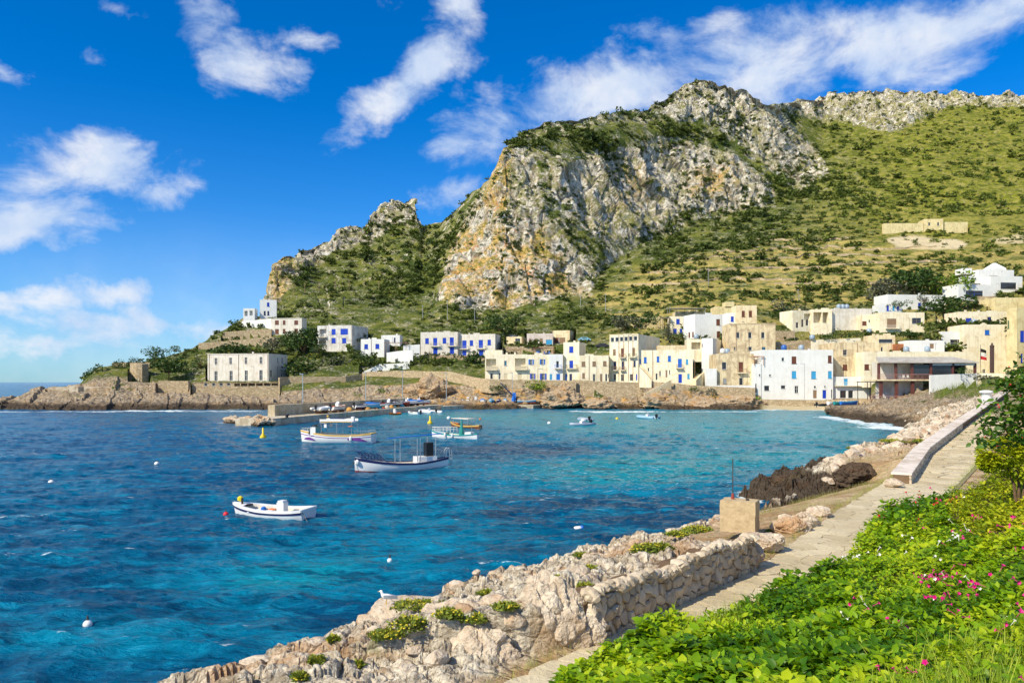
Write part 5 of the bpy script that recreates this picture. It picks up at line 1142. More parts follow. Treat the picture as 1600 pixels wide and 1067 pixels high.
# white skiff
r, L = place('skiff', 'white open skiff with a navy stripe and small console, nearest boat', (473,812), (381,807)); L = 4.15
hull(r, L, 1.75, .50, .22, WH, WH, NV, stripe=[(.80,.93,NV)], stern=.85, floor=.10, inner=DECK, bow=.28, decked=.16)
m = MB(); m.box(-.75,-.35,-.22,.22,.10,.85); m.box(-.7,-.4,-.2,.2,.851,.95); m.build('console', WH, r)
for x in (.9, .2): bench(r, x, 1.45, .36, WH)
bench(r, -1.6, 1.4, .38, DECK)
m = MB(); m.box(-.05,.35,-.4,-.1,.411,.45); m.build('cushion', ORG, r)
m = MB(); m.lathe([(.05,0),(.13,.06),(.13,.2),(.05,.26)], 8, (.25,.45,.415)); m.lathe([(.05,0),(.12,.06),(.12,.2),(.05,.26)], 8, (-.1,.5,.12)); m.build('fender', BLUEC, r)
m = MB(); m.tube([(1.75,.1,.6),(1.75,.1,1.0)], .06, 6); m.tube([(1.6,.1,.62),(1.4,-.3,.62)], .05, 6); m.build('winch', M_iron, r)
m = MB(); m.lathe([(.02,0),(.15,.08),(.15,.22),(.05,.3)], 8, (1.9,.05,.78)); m.build('bow_light', paint((.75,.6,.02),.4), r)
rope(r, (-2.05,.6,.5), (-3.2,1.2,-.1))
# white gozzo with a blue canopy line
r, L = place('gozzo', 'long white wooden boat with a navy rim, thin blue awning and black engine box', (688,733), (567,740.5)); L = 7.6
hull(r, L, 2.0, .70, .58, WH, NV, RDB, stripe=[(.905,.985,NV)], stern=.30, floor=.3, inner=DECK, bow=.12, wood=WH, decked=.3)
for x, y in ((.9,.7),(.5,.75),(-.9,.8),(-1.2,.7),(-2.4,-.7),(-2.6,.5)):
    m = MB(); m.tube([(x,y,.8),(x,y,2.62)], .03, 5); m.build('awning_pole', M_steel, r)
m = MB(); m.tube([(1.3,0,2.62),(0,0,2.70),(-3.3,0,2.86)], .04, 8); m.build('awning_roll', MBLUE, r)
m = MB(); m.box(-2.5,-1.9,-.3,.3,1.12,2.2); m.build('engine_box', BLK, r)
m = MB(); m.box(-2.7,-1.1,-.55,.55,.301,1.12); m.build('engine_hatch', WH, r)
for k in range(4):
    m = MB(); x = 1.6+k*.5; z = 1.0+k*.09; m.box(x,x+.4,-.35,.35,z,z+.03); m.tube([(x,-.35,z),(x+.45,-.35,z+.45)], .03, 4); m.tube([(x,.35,z),(x+.45,.35,z+.45)], .03, 4); m.box(x+.2,x+.42,-.33,.33,z+.2,z+.24)
    m.tube([(x+.45,-.35,z+.45),(x+.45,.35,z+.45)], .03, 4); m.build('folded_chair', NV, r)
m = MB(); m.tube([(-3.6,.25,.7),(-3.65,.25,1.5),(-3.85,.25,1.72),(-4.1,.25,1.55),(-4.2,.25,.3)], .03, 5); m.tube([(-3.6,-.15,.7),(-3.65,-.15,1.5),(-3.85,-.15,1.72),(-4.1,-.15,1.55),(-4.2,-.15,.3)], .03, 5)
for z in (.5,.8,1.1): m.tube([(-4.18,-.15,z),(-4.18,.25,z)], .025, 4)
m.build('boarding_ladder', M_steel, r)
m = MB(); m.box(-4.4,-3.6,-.5,.5,.02,.14); m.build('stern_platform', RDB, r)
rope(r, (3.9,0,1.0), (5.2,.2,-.1), .05); rope(r, (3.9,.1,1.0), (5.0,.6,-.1), .05)
m = MB(); m.lathe([(.03,0),(.16,.08),(.18,.25),(.05,.4)], 8, (3.75,.2,.75)); m.build('fender', WH, r)
# passenger boat
r, L = place('passenger_boat', 'white excursion boat with a purple wave stripe and a flat canopy roof', (583,694), (474,693)); L = 8.3
hull(r, L, 2.7, 1.05, .50, WH, YG, WH, stripe=[(.80,.84,PUR),(.93,.96,YG)], stern=.8, floor=.5, inner=WH, bow=.25, decked=.25)
for t0, t1, s0, s1 in ((.05,.32,.55,.80),(.78,.95,.62,.80)):
    st = MB(); ts_ = np.linspace(t0, t1, 6)
    for k in (1, -1):
        st.grid([[(lambda q: (q[0], k*(q[1]+.024), q[2]))(hull_sec(L, 2.7, t, s0+(s1-s0)*(u*(.2+.8*abs(math.sin(i*.63))))+.04*i*(t0<.5), .25, .8, .95, .35)) for i, t in enumerate(ts_)] for u in (0, 1)][::k])
    st.build('wave_mark', PUR, r)
m = MB(); m.grid([[(x, y, z) for y in (-1.0,-.9,0,.9,1.0)] for x, z in ((3.15,1.2),(2.95,1.8),(2.55,2.2),(1.9,2.36),(1.0,2.38))]); m.grid([[(x, y, z-.06) for y in (-1.0,-.9,0,.9,1.0)] for x, z in ((3.15,1.2),(2.95,1.8),(2.55,2.2),(1.9,2.36),(1.0,2.38))][::-1])
for y in (-.95,.95): m.box(2.3,2.9,y-.03,y+.03,1.0,1.95); m.box(1.0,1.3,y-.03,y+.03,1.9,2.3)
m.build('cabin', WH, r)
m = MB(); m.box(2.35,2.4,-.85,.85,1.2,1.95); m.build('windscreen', paint((.08,.35,.42),.15,.6), r)
m = MB(); m.box(-2.0,1.75,-1.1,1.1,2.5,2.62); m.box(-2.0,1.75,-1.12,-1.08,2.621,2.85); m.box(-2.0,1.75,1.08,1.12,2.621,2.85); m.build('roof', WH, r)
m = MB(); m.box(-1.9,1.65,-1.14,-1.122,2.52,2.6); m.box(-1.9,1.65,1.122,1.14,2.52,2.6); m.build('roof_trim', YG, r)
m = MB(); m.box(-.9,.8,-.5,.5,2.85,2.93); m.build('solar_panel', NV, r)
m = MB(); m.box(-1.9,-1.6,-.3,.3,2.63,3.1); m.build('speaker_box', WH, r)
m = MB(); m.tube([(1.2,0,2.62),(1.2,0,3.15)], .04, 5); m.box(1.1,1.3,-.1,.1,3.1,3.25); m.build('mast_light', YG, r)
for x in (-1.9,-.2,1.6):
    for y in (-1.05,1.05): m = MB(); m.tube([(x,y,.9),(x,y,2.5)], .03, 5); m.build('roof_post', M_steel, r)
for x in (-1.6,-.8,0,.8): bench(r, x, 1.9, .9, WH)
m = MB()
for x in np.linspace(3.0, 4.1, 4): m.tube([(x,-.7*(4.5-x)/1.6,1.2),(x,-.7*(4.5-x)/1.6,1.75)], .02, 4); m.tube([(x,.7*(4.5-x)/1.6,1.2),(x,.7*(4.5-x)/1.6,1.75)], .02, 4)
m.tube([(3.0,-.65,1.75),(4.3,-.1,1.8),(4.3,.1,1.8),(3.0,.65,1.75)], .025, 4); m.tube([(-4.1,-1.0,1.5),(-2.2,-1.2,1.5)], .02, 4); m.tube([(-4.1,1.0,1.5),(-2.2,1.2,1.5)], .02, 4)
for x in (-4.1,-3.2,-2.3): m.tube([(x,1.05,.9),(x,1.05,1.5)], .02, 4); m.tube([(x,-1.05,.9),(x,-1.05,1.5)], .02, 4)
m.build('guard_rail', M_steel, r)
m = MB(); m.lathe([(.03,0),(.15,.08),(.17,.4),(.05,.55)], 8, (-1.9,1.35,.45)); m.build('fender', WH, r)
m = MB(); m.lathe([(.1,0),(.28,.03),(.28,.09),(.1,.12)], 12, (-1.8,1.0,2.0)); m.build('life_ring', ORG, r)
rope(r, (4.3,0,1.1), (5.1,.2,-.1))
# wooden boat
r, L = place('gozzo', 'brown varnished wooden boat with a pale awning behind the green and white one', (768,673), (690,667)); L = 7.2
hull(r, L, 2.0, .5, .45, WOOD, YG, BLK, stripe=[(.66,.74,BLK)], stern=.25, floor=.2, inner=DECK, bow=.2, decked=.25, wood=WOOD)
for x in (-1.4,.3,2.2):
    for y in (-.7,.7): m = MB(); m.tube([(x,y,.5),(x,y,1.5)], .03, 5); m.build('awning_pole', M_steel, r)
m = MB(); m.box(-1.7,2.5,-.85,.85,1.5,1.58); m.build('awning', plaster((.70,.66,.56),(.5,.45,.35),.3), r)
m = MB(); m.lathe([(.1,0),(.3,.03),(.3,.1),(.1,.13)], 12, (.9,.85,.7)); m.build('life_ring', ORG, r)
# green and white gozzo
r, L = place('gozzo', 'white boat with a turquoise rim, bow railing and a furled green sail', (748,687.5), (675,685)); L = 6.3
hull(r, L, 2.1, .6, .45, WH, TURQ, MBLUE, stripe=[(.9,.97,TURQ)], stern=.30, floor=.25, inner=DECK, bow=.12, decked=.3)
m = MB()
for x in np.linspace(.2, 3.0, 7):
    y = .9*min(1, (3.35-x)/1.6); m.tube([(x,y,.8),(x,y,1.45)], .025, 4); m.tube([(x,-y,.8),(x,-y,1.45)], .025, 4)
for k in (1, -1): m.tube([(x, k*.9*min(1, (3.35-x)/1.6), 1.45) for x in np.linspace(.2, 3.2, 7)], .03, 4); m.tube([(x, k*.9*min(1, (3.35-x)/1.6), 1.15) for x in np.linspace(.2, 3.2, 7)], .02, 4)
m.build('bow_rail', WFR, r)
m = MB(); m.lathe([(.32,0),(.3,.5),(.17,1.2),(.08,1.9)], 8, (-.9,0,.5)); m.build('furled_sail', paint((.02,.25,.22),.7), r)
m = MB(); m.box(-2.4,-1.6,-.5,.5,.3,.95); m.build('engine_box', WH, r)
m = MB(); m.tube([(-2.6,.6,.7),(-2.6,.6,1.6)], .03, 4); m.tube([(-2.0,-.6,.7),(-2.0,-.6,1.5)], .03, 4); m.build('stanchion', M_steel, r)
for x in (-.2,.8): m = MB(); m.lathe([(.03,0),(.13,.08),(.15,.35),(.05,.48)], 8, (x,1.1,.35)); m.build('fender', WH, r)
# inflatables
def rib(px, L, tube_m, label, floorm=DECK, console=True, engine=True, root=None, group='inflatable boats', rt=.24):
    if root is None: root, _ = place('inflatable_boat', label, *px, group=group)
    W_ = L*.36/2; pts = [(-L/2, -W_, .28)]+[(-L/2+L*.6*t, -W_, .28) for t in (.5, 1)]+[(L*.1+L*.4*math.sin(a), -W_*math.cos(a), .28+.14*math.sin(a)**2) for a in np.linspace(.25, math.pi-.25, 9)]+[(-L/2+L*.6*t, W_, .28) for t in (1, .5)]+[(-L/2, W_, .28)]
    m = MB(); m.tube(pts, rt, 8); m.build('tube', tube_m, root, True)
    m = MB(); m.prism([(-L/2+.2,-W_),(L*.2,-W_),(L*.42,0),(L*.2,W_),(-L/2+.2,W_)], -.05, .12); m.build('floor', floorm, root)
    if console: m = MB(); m.box(-.35,.15,-.25,.25,.121,.85); m.box(-.3,-.25,-.25,.25,.851,1.1); m.build('console', WH, root)
    if engine: m = MB(); m.box(-L/2-.15,-L/2+.2,-.18,.18,.3,.95); m.box(-L/2-.05,-L/2+.1,-.06,.06,-.3,.3); m.build('outboard_motor', BLK, root)
    m = MB(); m.box(-.9,-.6,-W_+.1,W_-.1,.121,.4); m.build('seat', GRYR, root)
    return root
rib(((929,664.5), (887,667)), 4.7, GRYR, 'grey inflatable boat in front of another in the middle of the bay')
rib(((930,659.5), (898,656)), 3.9, GRYR, 'grey inflatable boat tied behind another in the middle of the bay', console=False)
rib(((1031,655), (992,653)), 4.8, paint((.30,.48,.62),.5), 'light blue inflatable boat alone on the right of the bay')
rib(((697,647), (645,643)), 7.6, WH, 'large white inflatable boat moored beside the pier', rt=.3)
rib(((817,637.5), (806,636)), 2.6, WH, 'tiny white dinghy at the boat apron', console=False, engine=False)
def simple_boat(name, label, root_or_px, L, B, mat, gm, bottom, group, z=0, cover=None, console=False, inner=None, engine=False, stern=.8, fb=.45):
    if isinstance(root_or_px, tuple): root, _ = place(name, label, *root_or_px, group=group)
    else: root = root_or_px; 
    hull(root, L, B, fb, .22, mat, gm, bottom, stern=stern, floor=.12, inner=inner or mat, decked=.2)
    if cover:
        m = MB(); rows = []
        for t in np.linspace(.04, .93, 8):
            q = hull_sec(L, B, t, 1, .35, stern, fb, .22); hh = .35*math.sin(min(1, (t+.15))*math.pi)+.1; rows.append([(q[0], y*(q[1]+.04), q[2]+.05+hh*(1-y*y)) for y in (-1, -.6, 0, .6, 1)])
        m.grid(rows[::-1]); m.build('cover', cover, root, True)
    elif console: m = MB(); m.box(-.3,.2,-.3,.3,.121,1.1); m.box(.15,.2,-.28,.28,1.101,1.4); m.build('console', WH, root)
    else: bench(root, .4, B*.8, .33, WOOD); bench(root, -.6, B*.8, .33, WOOD)
    if engine: m = MB(); m.box(-L/2-.3,-L/2,-.16,.16,.35,1.0); m.box(-L/2-.22,-L/2-.08,-.05,.05,-.3,.35); m.build('outboard_motor', BLK, root)
    return root
simple_boat('rowing_boat', 'white motor boat moored left of the white inflatable at the pier', ((661,648.5),(635,647)), 4.4, 1.7, WH, WH, MBLUE, 'small boats moored by the pier', engine=True)
simple_boat('rowing_boat', 'turquoise rowing boat off the boat apron', ((800,638.5),(782,638.8)), 3.6, 1.4, paint((.1,.5,.68),.4), paint((.1,.5,.68),.4), MBLUE, 'small boats moored by the pier')
simple_boat('motor_boat', 'white motor boat with a red rim at the root of the pier', ((707,641),(680,637.5)), 5.2, 1.9, WH, RDB, RDB, 'small boats moored by the pier', console=True, engine=True)
simple_boat('motor_boat', 'orange work boat against the pier wall', ((626,648.5),(608,649.5)), 2.9, 1.4, ORG, ORG, RDB, 'small boats moored by the pier', console=True)
# boats standing on the quay: each on two chocks
def dry(x, y, z, ang, L, B, mat, gm, bottom, label, cover=None, console=False, ribm=None, group='boats stored ashore on the quay', tilt=0):
    root = thing('stored_boat' if ribm is None else 'inflatable_boat', label, 'boat', (x, y, z+.62), ang, group)
    if tilt: root.rotation_euler[0] = tilt
    if ribm is None: simple_boat('', '', root, L, B, mat, gm, bottom, None, cover=cover, console=console, engine=not cover)
    else: rib(None, L, ribm, '', root=root, engine=True, console=console)
    for xx in (-L*.25, L*.25): m = MB(); m.box(xx-.1,xx+.1,-B*.35,B*.35,-.62,-.2); m.build('chock', WOOD, root)
def onpier(t, d): a = al(PA, t); b = al(offs(PA, 1), t); return a+(b-a)*d
PD = [(.80,2.6,80,5.0,WH,WH,LBLUE,'light blue and white tender on the pier by the lamp',None,False,WH),(1.05,2.8,76,5.6,WH,ORG,WH,'white motor boat with an orange rim on the pier',None,True,None),
 (1.42,2.6,60,3.6,WH,NV,NV,'small white dinghy heaped beside the nets on the pier',None,False,None),(1.62,2.5,30,3.2,LBLUE,WH,LBLUE,'small blue upturned-looking dinghy on the pier',BLUEC,False,None),
 (1.82,2.8,20,3.4,WH,RDB,TURQ,'small white and turquoise dinghy on the pier',None,False,None),(2.02,3.0,74,5.8,WH,NV,NV,'white boat with a navy hull stripe on the inner pier',None,True,None),
 (2.25,3.0,60,5.2,WH,BLK,BLK,'dark hulled boat on the inner pier',None,False,None),(2.50,3.2,50,4.8,RDB,WH,RDB,'red hulled boat on the inner pier',None,False,None),
 (2.75,3.4,40,5.2,WH,WH,NV,'white boat with a black bottom on the inner pier',None,True,None),(3.0,3.6,30,5.2,WH,MBLUE,NV,'white boat with a blue rim at the root of the pier',BLUEC,False,None),(3.3,3.4,20,5.0,WH,WH,RDB,'white boat nearest the cliff at the root of the pier',None,True,None)]
for (t, d, an, L_, a_, b_, c_, lb, cv_, cs, rb) in PD:
    p = onpier(t, d); dry(p.x, p.y, 1.3, R(an), L_, L_*.36, a_, b_, c_, lb, cv_, cs, rb)
AP = [(694,208,150,'small red pedal boat at the left end of the apron',RDB,None,False),(706,208,75,'white boat without cover on the apron by the lamp post',WH,None,True),(720,207,70,'first covered boat on the apron counted from the left',WH,BLUEC,False),
 (731,207,80,'white boat with a blue windscreen left of the middle of the apron',WH,None,True),(743,207,85,'white cabin boat between two blue covered boats',WH,None,True),(755,206,82,'boat under a rounded blue cover in the middle of the apron',WH,BLUEC,False),
 (768,206,88,'boat under a large turquoise blue cover on the apron',LBLUE,LBLUE,False),(780,206,90,'boat under a dark blue cover on the apron',NV,NV,False),(790,205,86,'white boat with a light blue cover next to the crane',WH,LBLUE,False)]
for (px_, Y_, an, lb, m_, cv_, cs) in AP:
    dry((px_-800)/F*Y_, Y_, 1.05, R(-an), 4.2, 1.7, m_, WH, NV, lb, cv_, cs, None, 'boats stored on the apron')
dry((822-800)/F*204, 204, 1.05, R(6), 4.8, 1.6, LBLUE, WH, RDB, 'light blue boat with a white rim right of the crane', None, False, None, 'boats stored on the apron')
for i, (x, y, m1, m2, an, lb) in enumerate(((1288,629,BLK,WH,14,'black and grey inflatable pulled up on the beach'),(1306,627,WH,WH,20,'white hull lying on the beach behind a kayak'),(1317,629,TURQ,TURQ,12,'turquoise kayak on the beach'),(1326,628,MBLUE,LBLUE,18,'blue kayak farthest right on the beach'))):
    p = wpt(x, y, 182-i*1.5); z = max(terrain_at(x, p.y), 1.0); root = thing('beached_boat', lb, 'boat', (p.x, p.y, z+.35), R(an), 'boats pulled up on the beach')
    if i == 0: rib(None, 4.2, m1, '', root=root, console=False)
    else: simple_boat('', '', root, 4.6, 1.3 if i == 1 else .9, m1, m2, m1, None)
# fishing gear on the pier
NETS = [paint((.55,.30,.08),.9), paint((.10,.30,.35),.9), paint((.45,.08,.06),.9), paint((.5,.48,.42),.9)]
for i in range(14):
    t = 1.25+i*.085; p = onpier(t, 1.2+rng.random()*2.6); s = .35+rng.random()*.35
    bm_ = MB(); bm_.lathe([(s*1.1,0),(s*1.0,s*.35),(s*.7,s*.8),(s*.25,s*1.05)], 9, (0,0,0)); o = bm_.build('net_pile', NETS[i % 4], None, True, (p.x, p.y, 1.3))
    for v in o.data.vertices: v.co += Vector(rng.normal(0, .07, 3))*(v.co.z > .01)
    tag(o, ['seaward','second','third','fourth'][i//4]+' heap of '+['orange','teal','red','grey'][i % 4]+' fishing net on the pier', 'fishing net', 'heaps of net on the pier')
m = MB(); m.lathe([(.25,0),(.25,.3),(.4,.4),(.4,.55),(.2,.6)], 10); tag(m.build('bollard', M_iron, None, loc=(-36.2,123.5,1.3)), 'black iron bollard at the end of the pier', 'bollard')
# buoys
def buoy(px, py, r_, m, label, pos, cone=False):
    p = sea(px, py); pr = [(r_*math.sin(a)+.001, -r_*.35+r_*(1-math.cos(a))) for a in np.linspace(.1, 3.0, 8)] if not cone else [(r_*1.0,-.1),(r_*1.1,.25),(r_*.35,.6),(r_*.3,1.3),(.05,1.35)]
    root = thing('buoy', label, 'buoy', (p.x, p.y, 0), 0, 'mooring buoys'); mb = MB(); mb.lathe(pr, 12); mb.build('float', m, root, True); e = MB(); e.tube([(0,0,r_*1.2 if not cone else 1.3),(0,0,r_*1.2+.18 if not cone else 1.5)], .03, 5); e.build('ring', M_iron, root)
YB = paint((.80,.55,.01),.4); RB_ = paint((.75,.02,.03),.4)
for a in [(411,685,.36,YB,'yellow buoy left of the excursion boat',0,True),(672,662,.42,YB,'yellow pointed buoy right of the pier end',0,True),(353,806,.14,RB_,'small red buoy beside the nearest skiff',0),(964,656,.30,YB,'small yellow buoy left of the light blue inflatable',0),
          (80,757,.20,WH,'white buoy at the left edge of the bay',0),(245,727,.20,WH,'white buoy between the left edge and the excursion boat',0),(609,878,.10,WH,'small white buoy above the seagull',0),(137,980,.13,WH,'white buoy in the lower left corner of the water',0),
          (701,655,.35,WH,'white buoy near the boat apron',0),(750,656,.2,ORG,'tiny orange buoy off the apron',0),(858,663,.3,WH,'white buoy left of the grey inflatables',0)]: buoy(*a)
p = sea(905, 828); r = thing('float', 'white and blue plastic float drifting off the stone block', 'float', (p.x, p.y, .02), .3)
m = MB(); m.lathe([(.05,-.22),(.13,-.18),(.13,.1),(.04,.2)], 10); o = m.build('can', WH, r, True); o.rotation_euler = (0, R(85), 0); o.location = (-.05,0,.05)
m = MB(); m.lathe([(.135,0),(.135,.12),(.05,.14)], 10); o = m.build('cap', MBLUE, r, True); o.rotation_euler = (0, R(85), 0); o.location = (.07,0,.06)
# ------------------------------------------------------------------ near things: path, rubble wall, block, bench wall
def clip_poly(poly, px, py, nx, ny):
    """keep the side where (p-(px,py)).n < 0"""
    out = []; n = len(poly)
    for i in range(n):
        a = poly[i]; b = poly[(i+1) % n]; da = (a[0]-px)*nx+(a[1]-py)*ny; db = (b[0]-px)*nx+(b[1]-py)*ny
        if da < 0: out.append(a)
        if (da < 0) != (db < 0): t = da/(da-db); out.append((a[0]+(b[0]-a[0])*t, a[1]+(b[1]-a[1])*t))
    return out
def cells(x0, x1, y0, y1, s, jit=.42, sx=1.0, seed=1):
    r_ = random.Random(seed); pts = []; ny = max(1, round((y1-y0)/s)); nx = max(1, round((x1-x0)/(s*sx))); dx = (x1-x0)/nx; dy = (y1-y0)/ny
    for j in range(-1, ny+1):
        for i in range(-1, nx+1): pts.append((x0+(i+.5+(.5 if j % 2 else 0)*.8+r_.uniform(-jit, jit))*dx, y0+(j+.5+r_.uniform(-jit, jit)*.8)*dy))
    out = []
    for a in pts:
        poly = [(x0, y0), (x1, y0), (x1, y1), (x0, y1)]
        for b in pts:
            if b is a or abs(b[0]-a[0]) > 3.2*dx or abs(b[1]-a[1]) > 3.2*dy: continue
            mx, my = (a[0]+b[0])/2, (a[1]+b[1])/2; poly = clip_poly(poly, mx, my, b[0]-a[0], b[1]-a[1])
            if len(poly) < 3: break
        if len(poly) >= 3:
            A = abs(sum(poly[i][0]*poly[(i+1) % len(poly)][1]-poly[(i+1) % len(poly)][0]*poly[i][1] for i in range(len(poly))))/2
            if A > dx*dy*.06: out.append(poly)
    return out
def cham(poly, k=.16):
    out = []; n = len(poly)
    for i in range(n):
        p, a, b = poly[i], poly[i-1], poly[(i+1) % n]
        out += [(p[0]+(a[0]-p[0])*k, p[1]+(a[1]-p[1])*k), (p[0]+(b[0]-p[0])*k, p[1]+(b[1]-p[1])*k)]
    return out
def stone_vf(poly, gap, th, r_, back=.12, bulge=.05):
    """stone with a domed, uneven face; local (u, v, out)"""
    poly = cham(poly, .11); cx = sum(p[0] for p in poly)/len(poly); cy_ = sum(p[1] for p in poly)/len(poly); n = len(poly)
    R0 = sum(math.hypot(p[0]-cx, p[1]-cy_) for p in poly)/n; g1 = max(.5, 1-gap/R0)
    ring = lambda k, o, j: [((p[0]-cx)*k*(1+r_.uniform(-j, j)), (p[1]-cy_)*k*(1+r_.uniform(-j, j)), o+r_.uniform(-.3, .3)*bulge*(k < .9)) for p in poly]
    tx, ty = r_.uniform(-1, 1)*bulge*2.2, r_.uniform(-1, 1)*bulge*2.2
    vs = ring(g1, -back, 0)+ring(g1, th*.7, .03)+ring(g1*.90, th, .05)+ring(g1*.55, th+bulge*.4, .2)+[(0, 0, th+bulge*.5)]
    vs = vs[:2*n]+[(a_, b_, c_+(a_*tx+b_*ty)/R0*1.0) for a_, b_, c_ in vs[2*n:]]
    fs = []
    for k in range(3): fs += [(k*n+i, k*n+(i+1) % n, (k+1)*n+(i+1) % n, (k+1)*n+i) for i in range(n)]
    fs += [(3*n+i, 3*n+(i+1) % n, 4*n) for i in range(n)]
    return vs, fs, (cx, cy_)
rs = random.Random(4)
# path surface: bedding and crazy paving slabs
def path_frame(s):
    acc = 0
    for a, b in zip(PL[:-1], PL[1:]):
        L = math.hypot(b[0]-a[0], b[1]-a[1])
        if s <= acc+L or b is PL[-1]:
            t = (s-acc)/L; e = Vector((b[0]-a[0], b[1]-a[1], 0)).normalized(); return Vector((a[0]+t*(b[0]-a[0]), a[1]+t*(b[1]-a[1]), a[2]+t*(b[2]-a[2]))), e, Vector((e.y, -e.x, 0))
        acc += L
S0 = float(polydist(np.array([-.6]), np.array([11.]), PL)[1][0]) - 3
bed = MB(); rows = []
for s in np.linspace(S0, S0+135, 120):
    p, e, q = path_frame(s); rows.append([tuple(p+q*d+Vector((0, 0, -.025+.012*math.sin(s*3+d*4)))) for d in (-.12, .4, 1.0, 1.6, 2.2, 2.9)])
bed.grid(rows[::-1]); path = bed.build('path', M_joint, None, True); tag(path, kind='structure')
for nseg, (s0, s1, sz) in enumerate(((0, 26, .62),)):
    pol = cells(s0, s1, 0.02, 2.75, sz, .45, 1.15, 5)
    for k, c in enumerate(pol[:290]):
        vs, fs, (cu, cv_) = stone_vf(c, .010, .006, rs, .05, .0015)
        p, e, q = path_frame(S0+cu); m = MB(); m.add([tuple(e*v[0]+q*v[1]+Vector((0, 0, v[2]))) for v in vs], [f[::-1] for f in fs])
        m.build('slab', M_slab, path, loc=tuple(p+q*cv_+Vector((0, 0, -.004+rs.uniform(-.0015, .0015)))))
far_ = MB()
for c in cells(26, 80, .02, 2.75, .95, .45, 1.4, 6):
    vs, fs, (cu, cv_) = stone_vf(c, .014, .012, rs, .05, .004); p, e, q = path_frame(S0+cu); b0 = p+q*cv_+Vector((0, 0, -.004))
    far_.add([tuple(b0+e*v[0]+q*v[1]+Vector((0, 0, v[2]))) for v in vs], [f[::-1] for f in fs])
tag(far_.build('distant_slabs', M_slab, path), kind='stuff')
# rubble wall
wa, wb = Vector((1.30, 13.25, 2.45)), Vector((5.75, 18.45, 2.45)); we = (wb-wa); we.z = 0; WL = we.length; we.normalize(); wn = Vector((we.y, -we.x, 0))
rw = thing('rubble_wall', 'dry rubble stone retaining wall along the seaward side of the path', 'stone wall', tuple(wa))
top = lambda u: .85+.05*math.sin(u*1.7)+.04*math.sin(u*4.1)
cb = MB(); rows = []
for u in np.linspace(-.1, WL+.05, 24): b0 = we*u; rows.append([tuple(b0+wn*.02+Vector((0, 0, -.2))), tuple(b0-wn*.0+Vector((0, 0, top(u)-.10))), tuple(b0-wn*.55+Vector((0, 0, top(u)-.10))), tuple(b0-wn*.7+Vector((0, 0, -.2)))])
cb.grid(rows); cb.build('wall_core', M_mortar, rw)
for c in cells(0, WL, -.05, .80, .195, .47, 1.12, 11):
    vs, fs, (cu, cv_) = stone_vf(c, .011, .05+rs.uniform(0, .06), rs, .10, .028)
    m = MB(); m.add([tuple(we*v[0]+wn*v[2]+Vector((0, 0, v[1]))) for v in vs], fs); m.build('stone', M_wallstone, rw, loc=tuple(we*cu+wn*.02+Vector((0, 0, cv_))))
def lump(r_, sub=2, am=.22, seed=0, sc=1.0, sq=(1, 1, 1)):
    """irregular angular stone as vertex and face arrays"""
    import bmesh
    bm = bmesh.new(); bmesh.ops.create_icosphere(bm, subdivisions=sub, radius=1.0); v = np.array([x.co[:] for x in bm.verts]); f = np.array([[a.index for a in q.verts] for q in bm.faces]); bm.free()
    rr = np.random.default_rng(seed)
    for _ in range(9):      # chop flat facets
        d = rr.normal(size=3); d /= np.linalg.norm(d); k = rr.uniform(.62, .9); t = v@d; v = v - np.outer(np.maximum(t-k, 0), d)*.92
    n = fbm(v*1.6+seed*7.1, 3, seed) ; v = v*(1+am*n[:, None]); v = v*np.array(sq)*r_
    return v, f
capi = 0
for row, (off, sz) in enumerate(((-.0, .125), (-.17, .13), (-.34, .12), (-.48, .14))):
    u = .1
    while u < WL:
        s = sz*rs.uniform(.6, 1.45); v, f = lump(s, 2, .38, capi+50, sq=(1.15, .9, .72)); m = npmesh('stone', v, f, M_wallstone)
        o = link(bpy.data.objects.new('stone', m), rw); o.location = tuple(we*u-wn*(-off*-1)+wn*off*0+Vector((0, 0, top(u)+.0-abs(off)*.06))); o.location = o.location + wn*off; o.rotation_euler = (rs.uniform(-.3, .3), rs.uniform(-.3, .3), rs.uniform(0, 6)); u += s*1.5; capi += 1
# boulders (each a thing)
def boulder(label, px, py, wdt, hgt, seed, sub=5, mat=None, lift=.45, ry=.8, name='boulder', Y=None, crag_=.16):
    if Y is None: p = near_hit(px, py)
    else: p = wpt(px, py, Y)
    s = wdt/2/F*p.y; hh = hgt/2/F*p.y
    v, f = lump(1, sub, .18, seed); vv = v.copy()
    f1, f2, rid_ = worley(np.stack([v[:, 0]*1.8+v[:, 1]*.7+9*seed, v[:, 2]*2.1-v[:, 1]*1.1], -1), seed)
    n = fbm(v*2.2+seed, 5, seed+3, .55, True)*crag_ + (rid_-.5)*.16 + np.clip((f2-f1)*3, 0, 1)*.09 + fbm(v*9+seed, 3, seed+9)*.035
    vv = v*(1+n[:, None]); vv = vv*np.array([s*1.02, s*ry, hh*1.05])
    o = bpy.data.objects.new(name, npmesh(name, vv, f, mat or M_bould)); link(o); o.location = (p.x, p.y+s*ry*.3, p.z+hh*(lift*2-1)+0)
    return tag(o, label, 'boulder')
def bspan(label, x0, x1, y0, y1, Y, seed, **k):
    """boulder filling a picture box at distance Y"""
    return boulder(label, (x0+x1)/2, (y0+y1)/2, (x1-x0), (y1-y0), seed, Y=Y, lift=.5, **k)
bspan('massive brown rock outcrop with a hollow beneath, left end of the rubble wall', 782, 922, 922, 1062, 13.2, 21, sub=6, ry=.55, crag_=.16)
bspan('pale jagged boulder leaning beside the massive outcrop', 690, 800, 985, 1085, 12.6, 22, sub=6, ry=.8)
bspan('flat tilted slab of rock above the massive outcrop', 655, 800, 945, 1010, 14.6, 23, sub=5, ry=.9)
bspan('rounded pale boulder at the bottom edge of the shore', 428, 466, 1022, 1069, 14.0, 24, sub=4, ry=.9, crag_=.06)
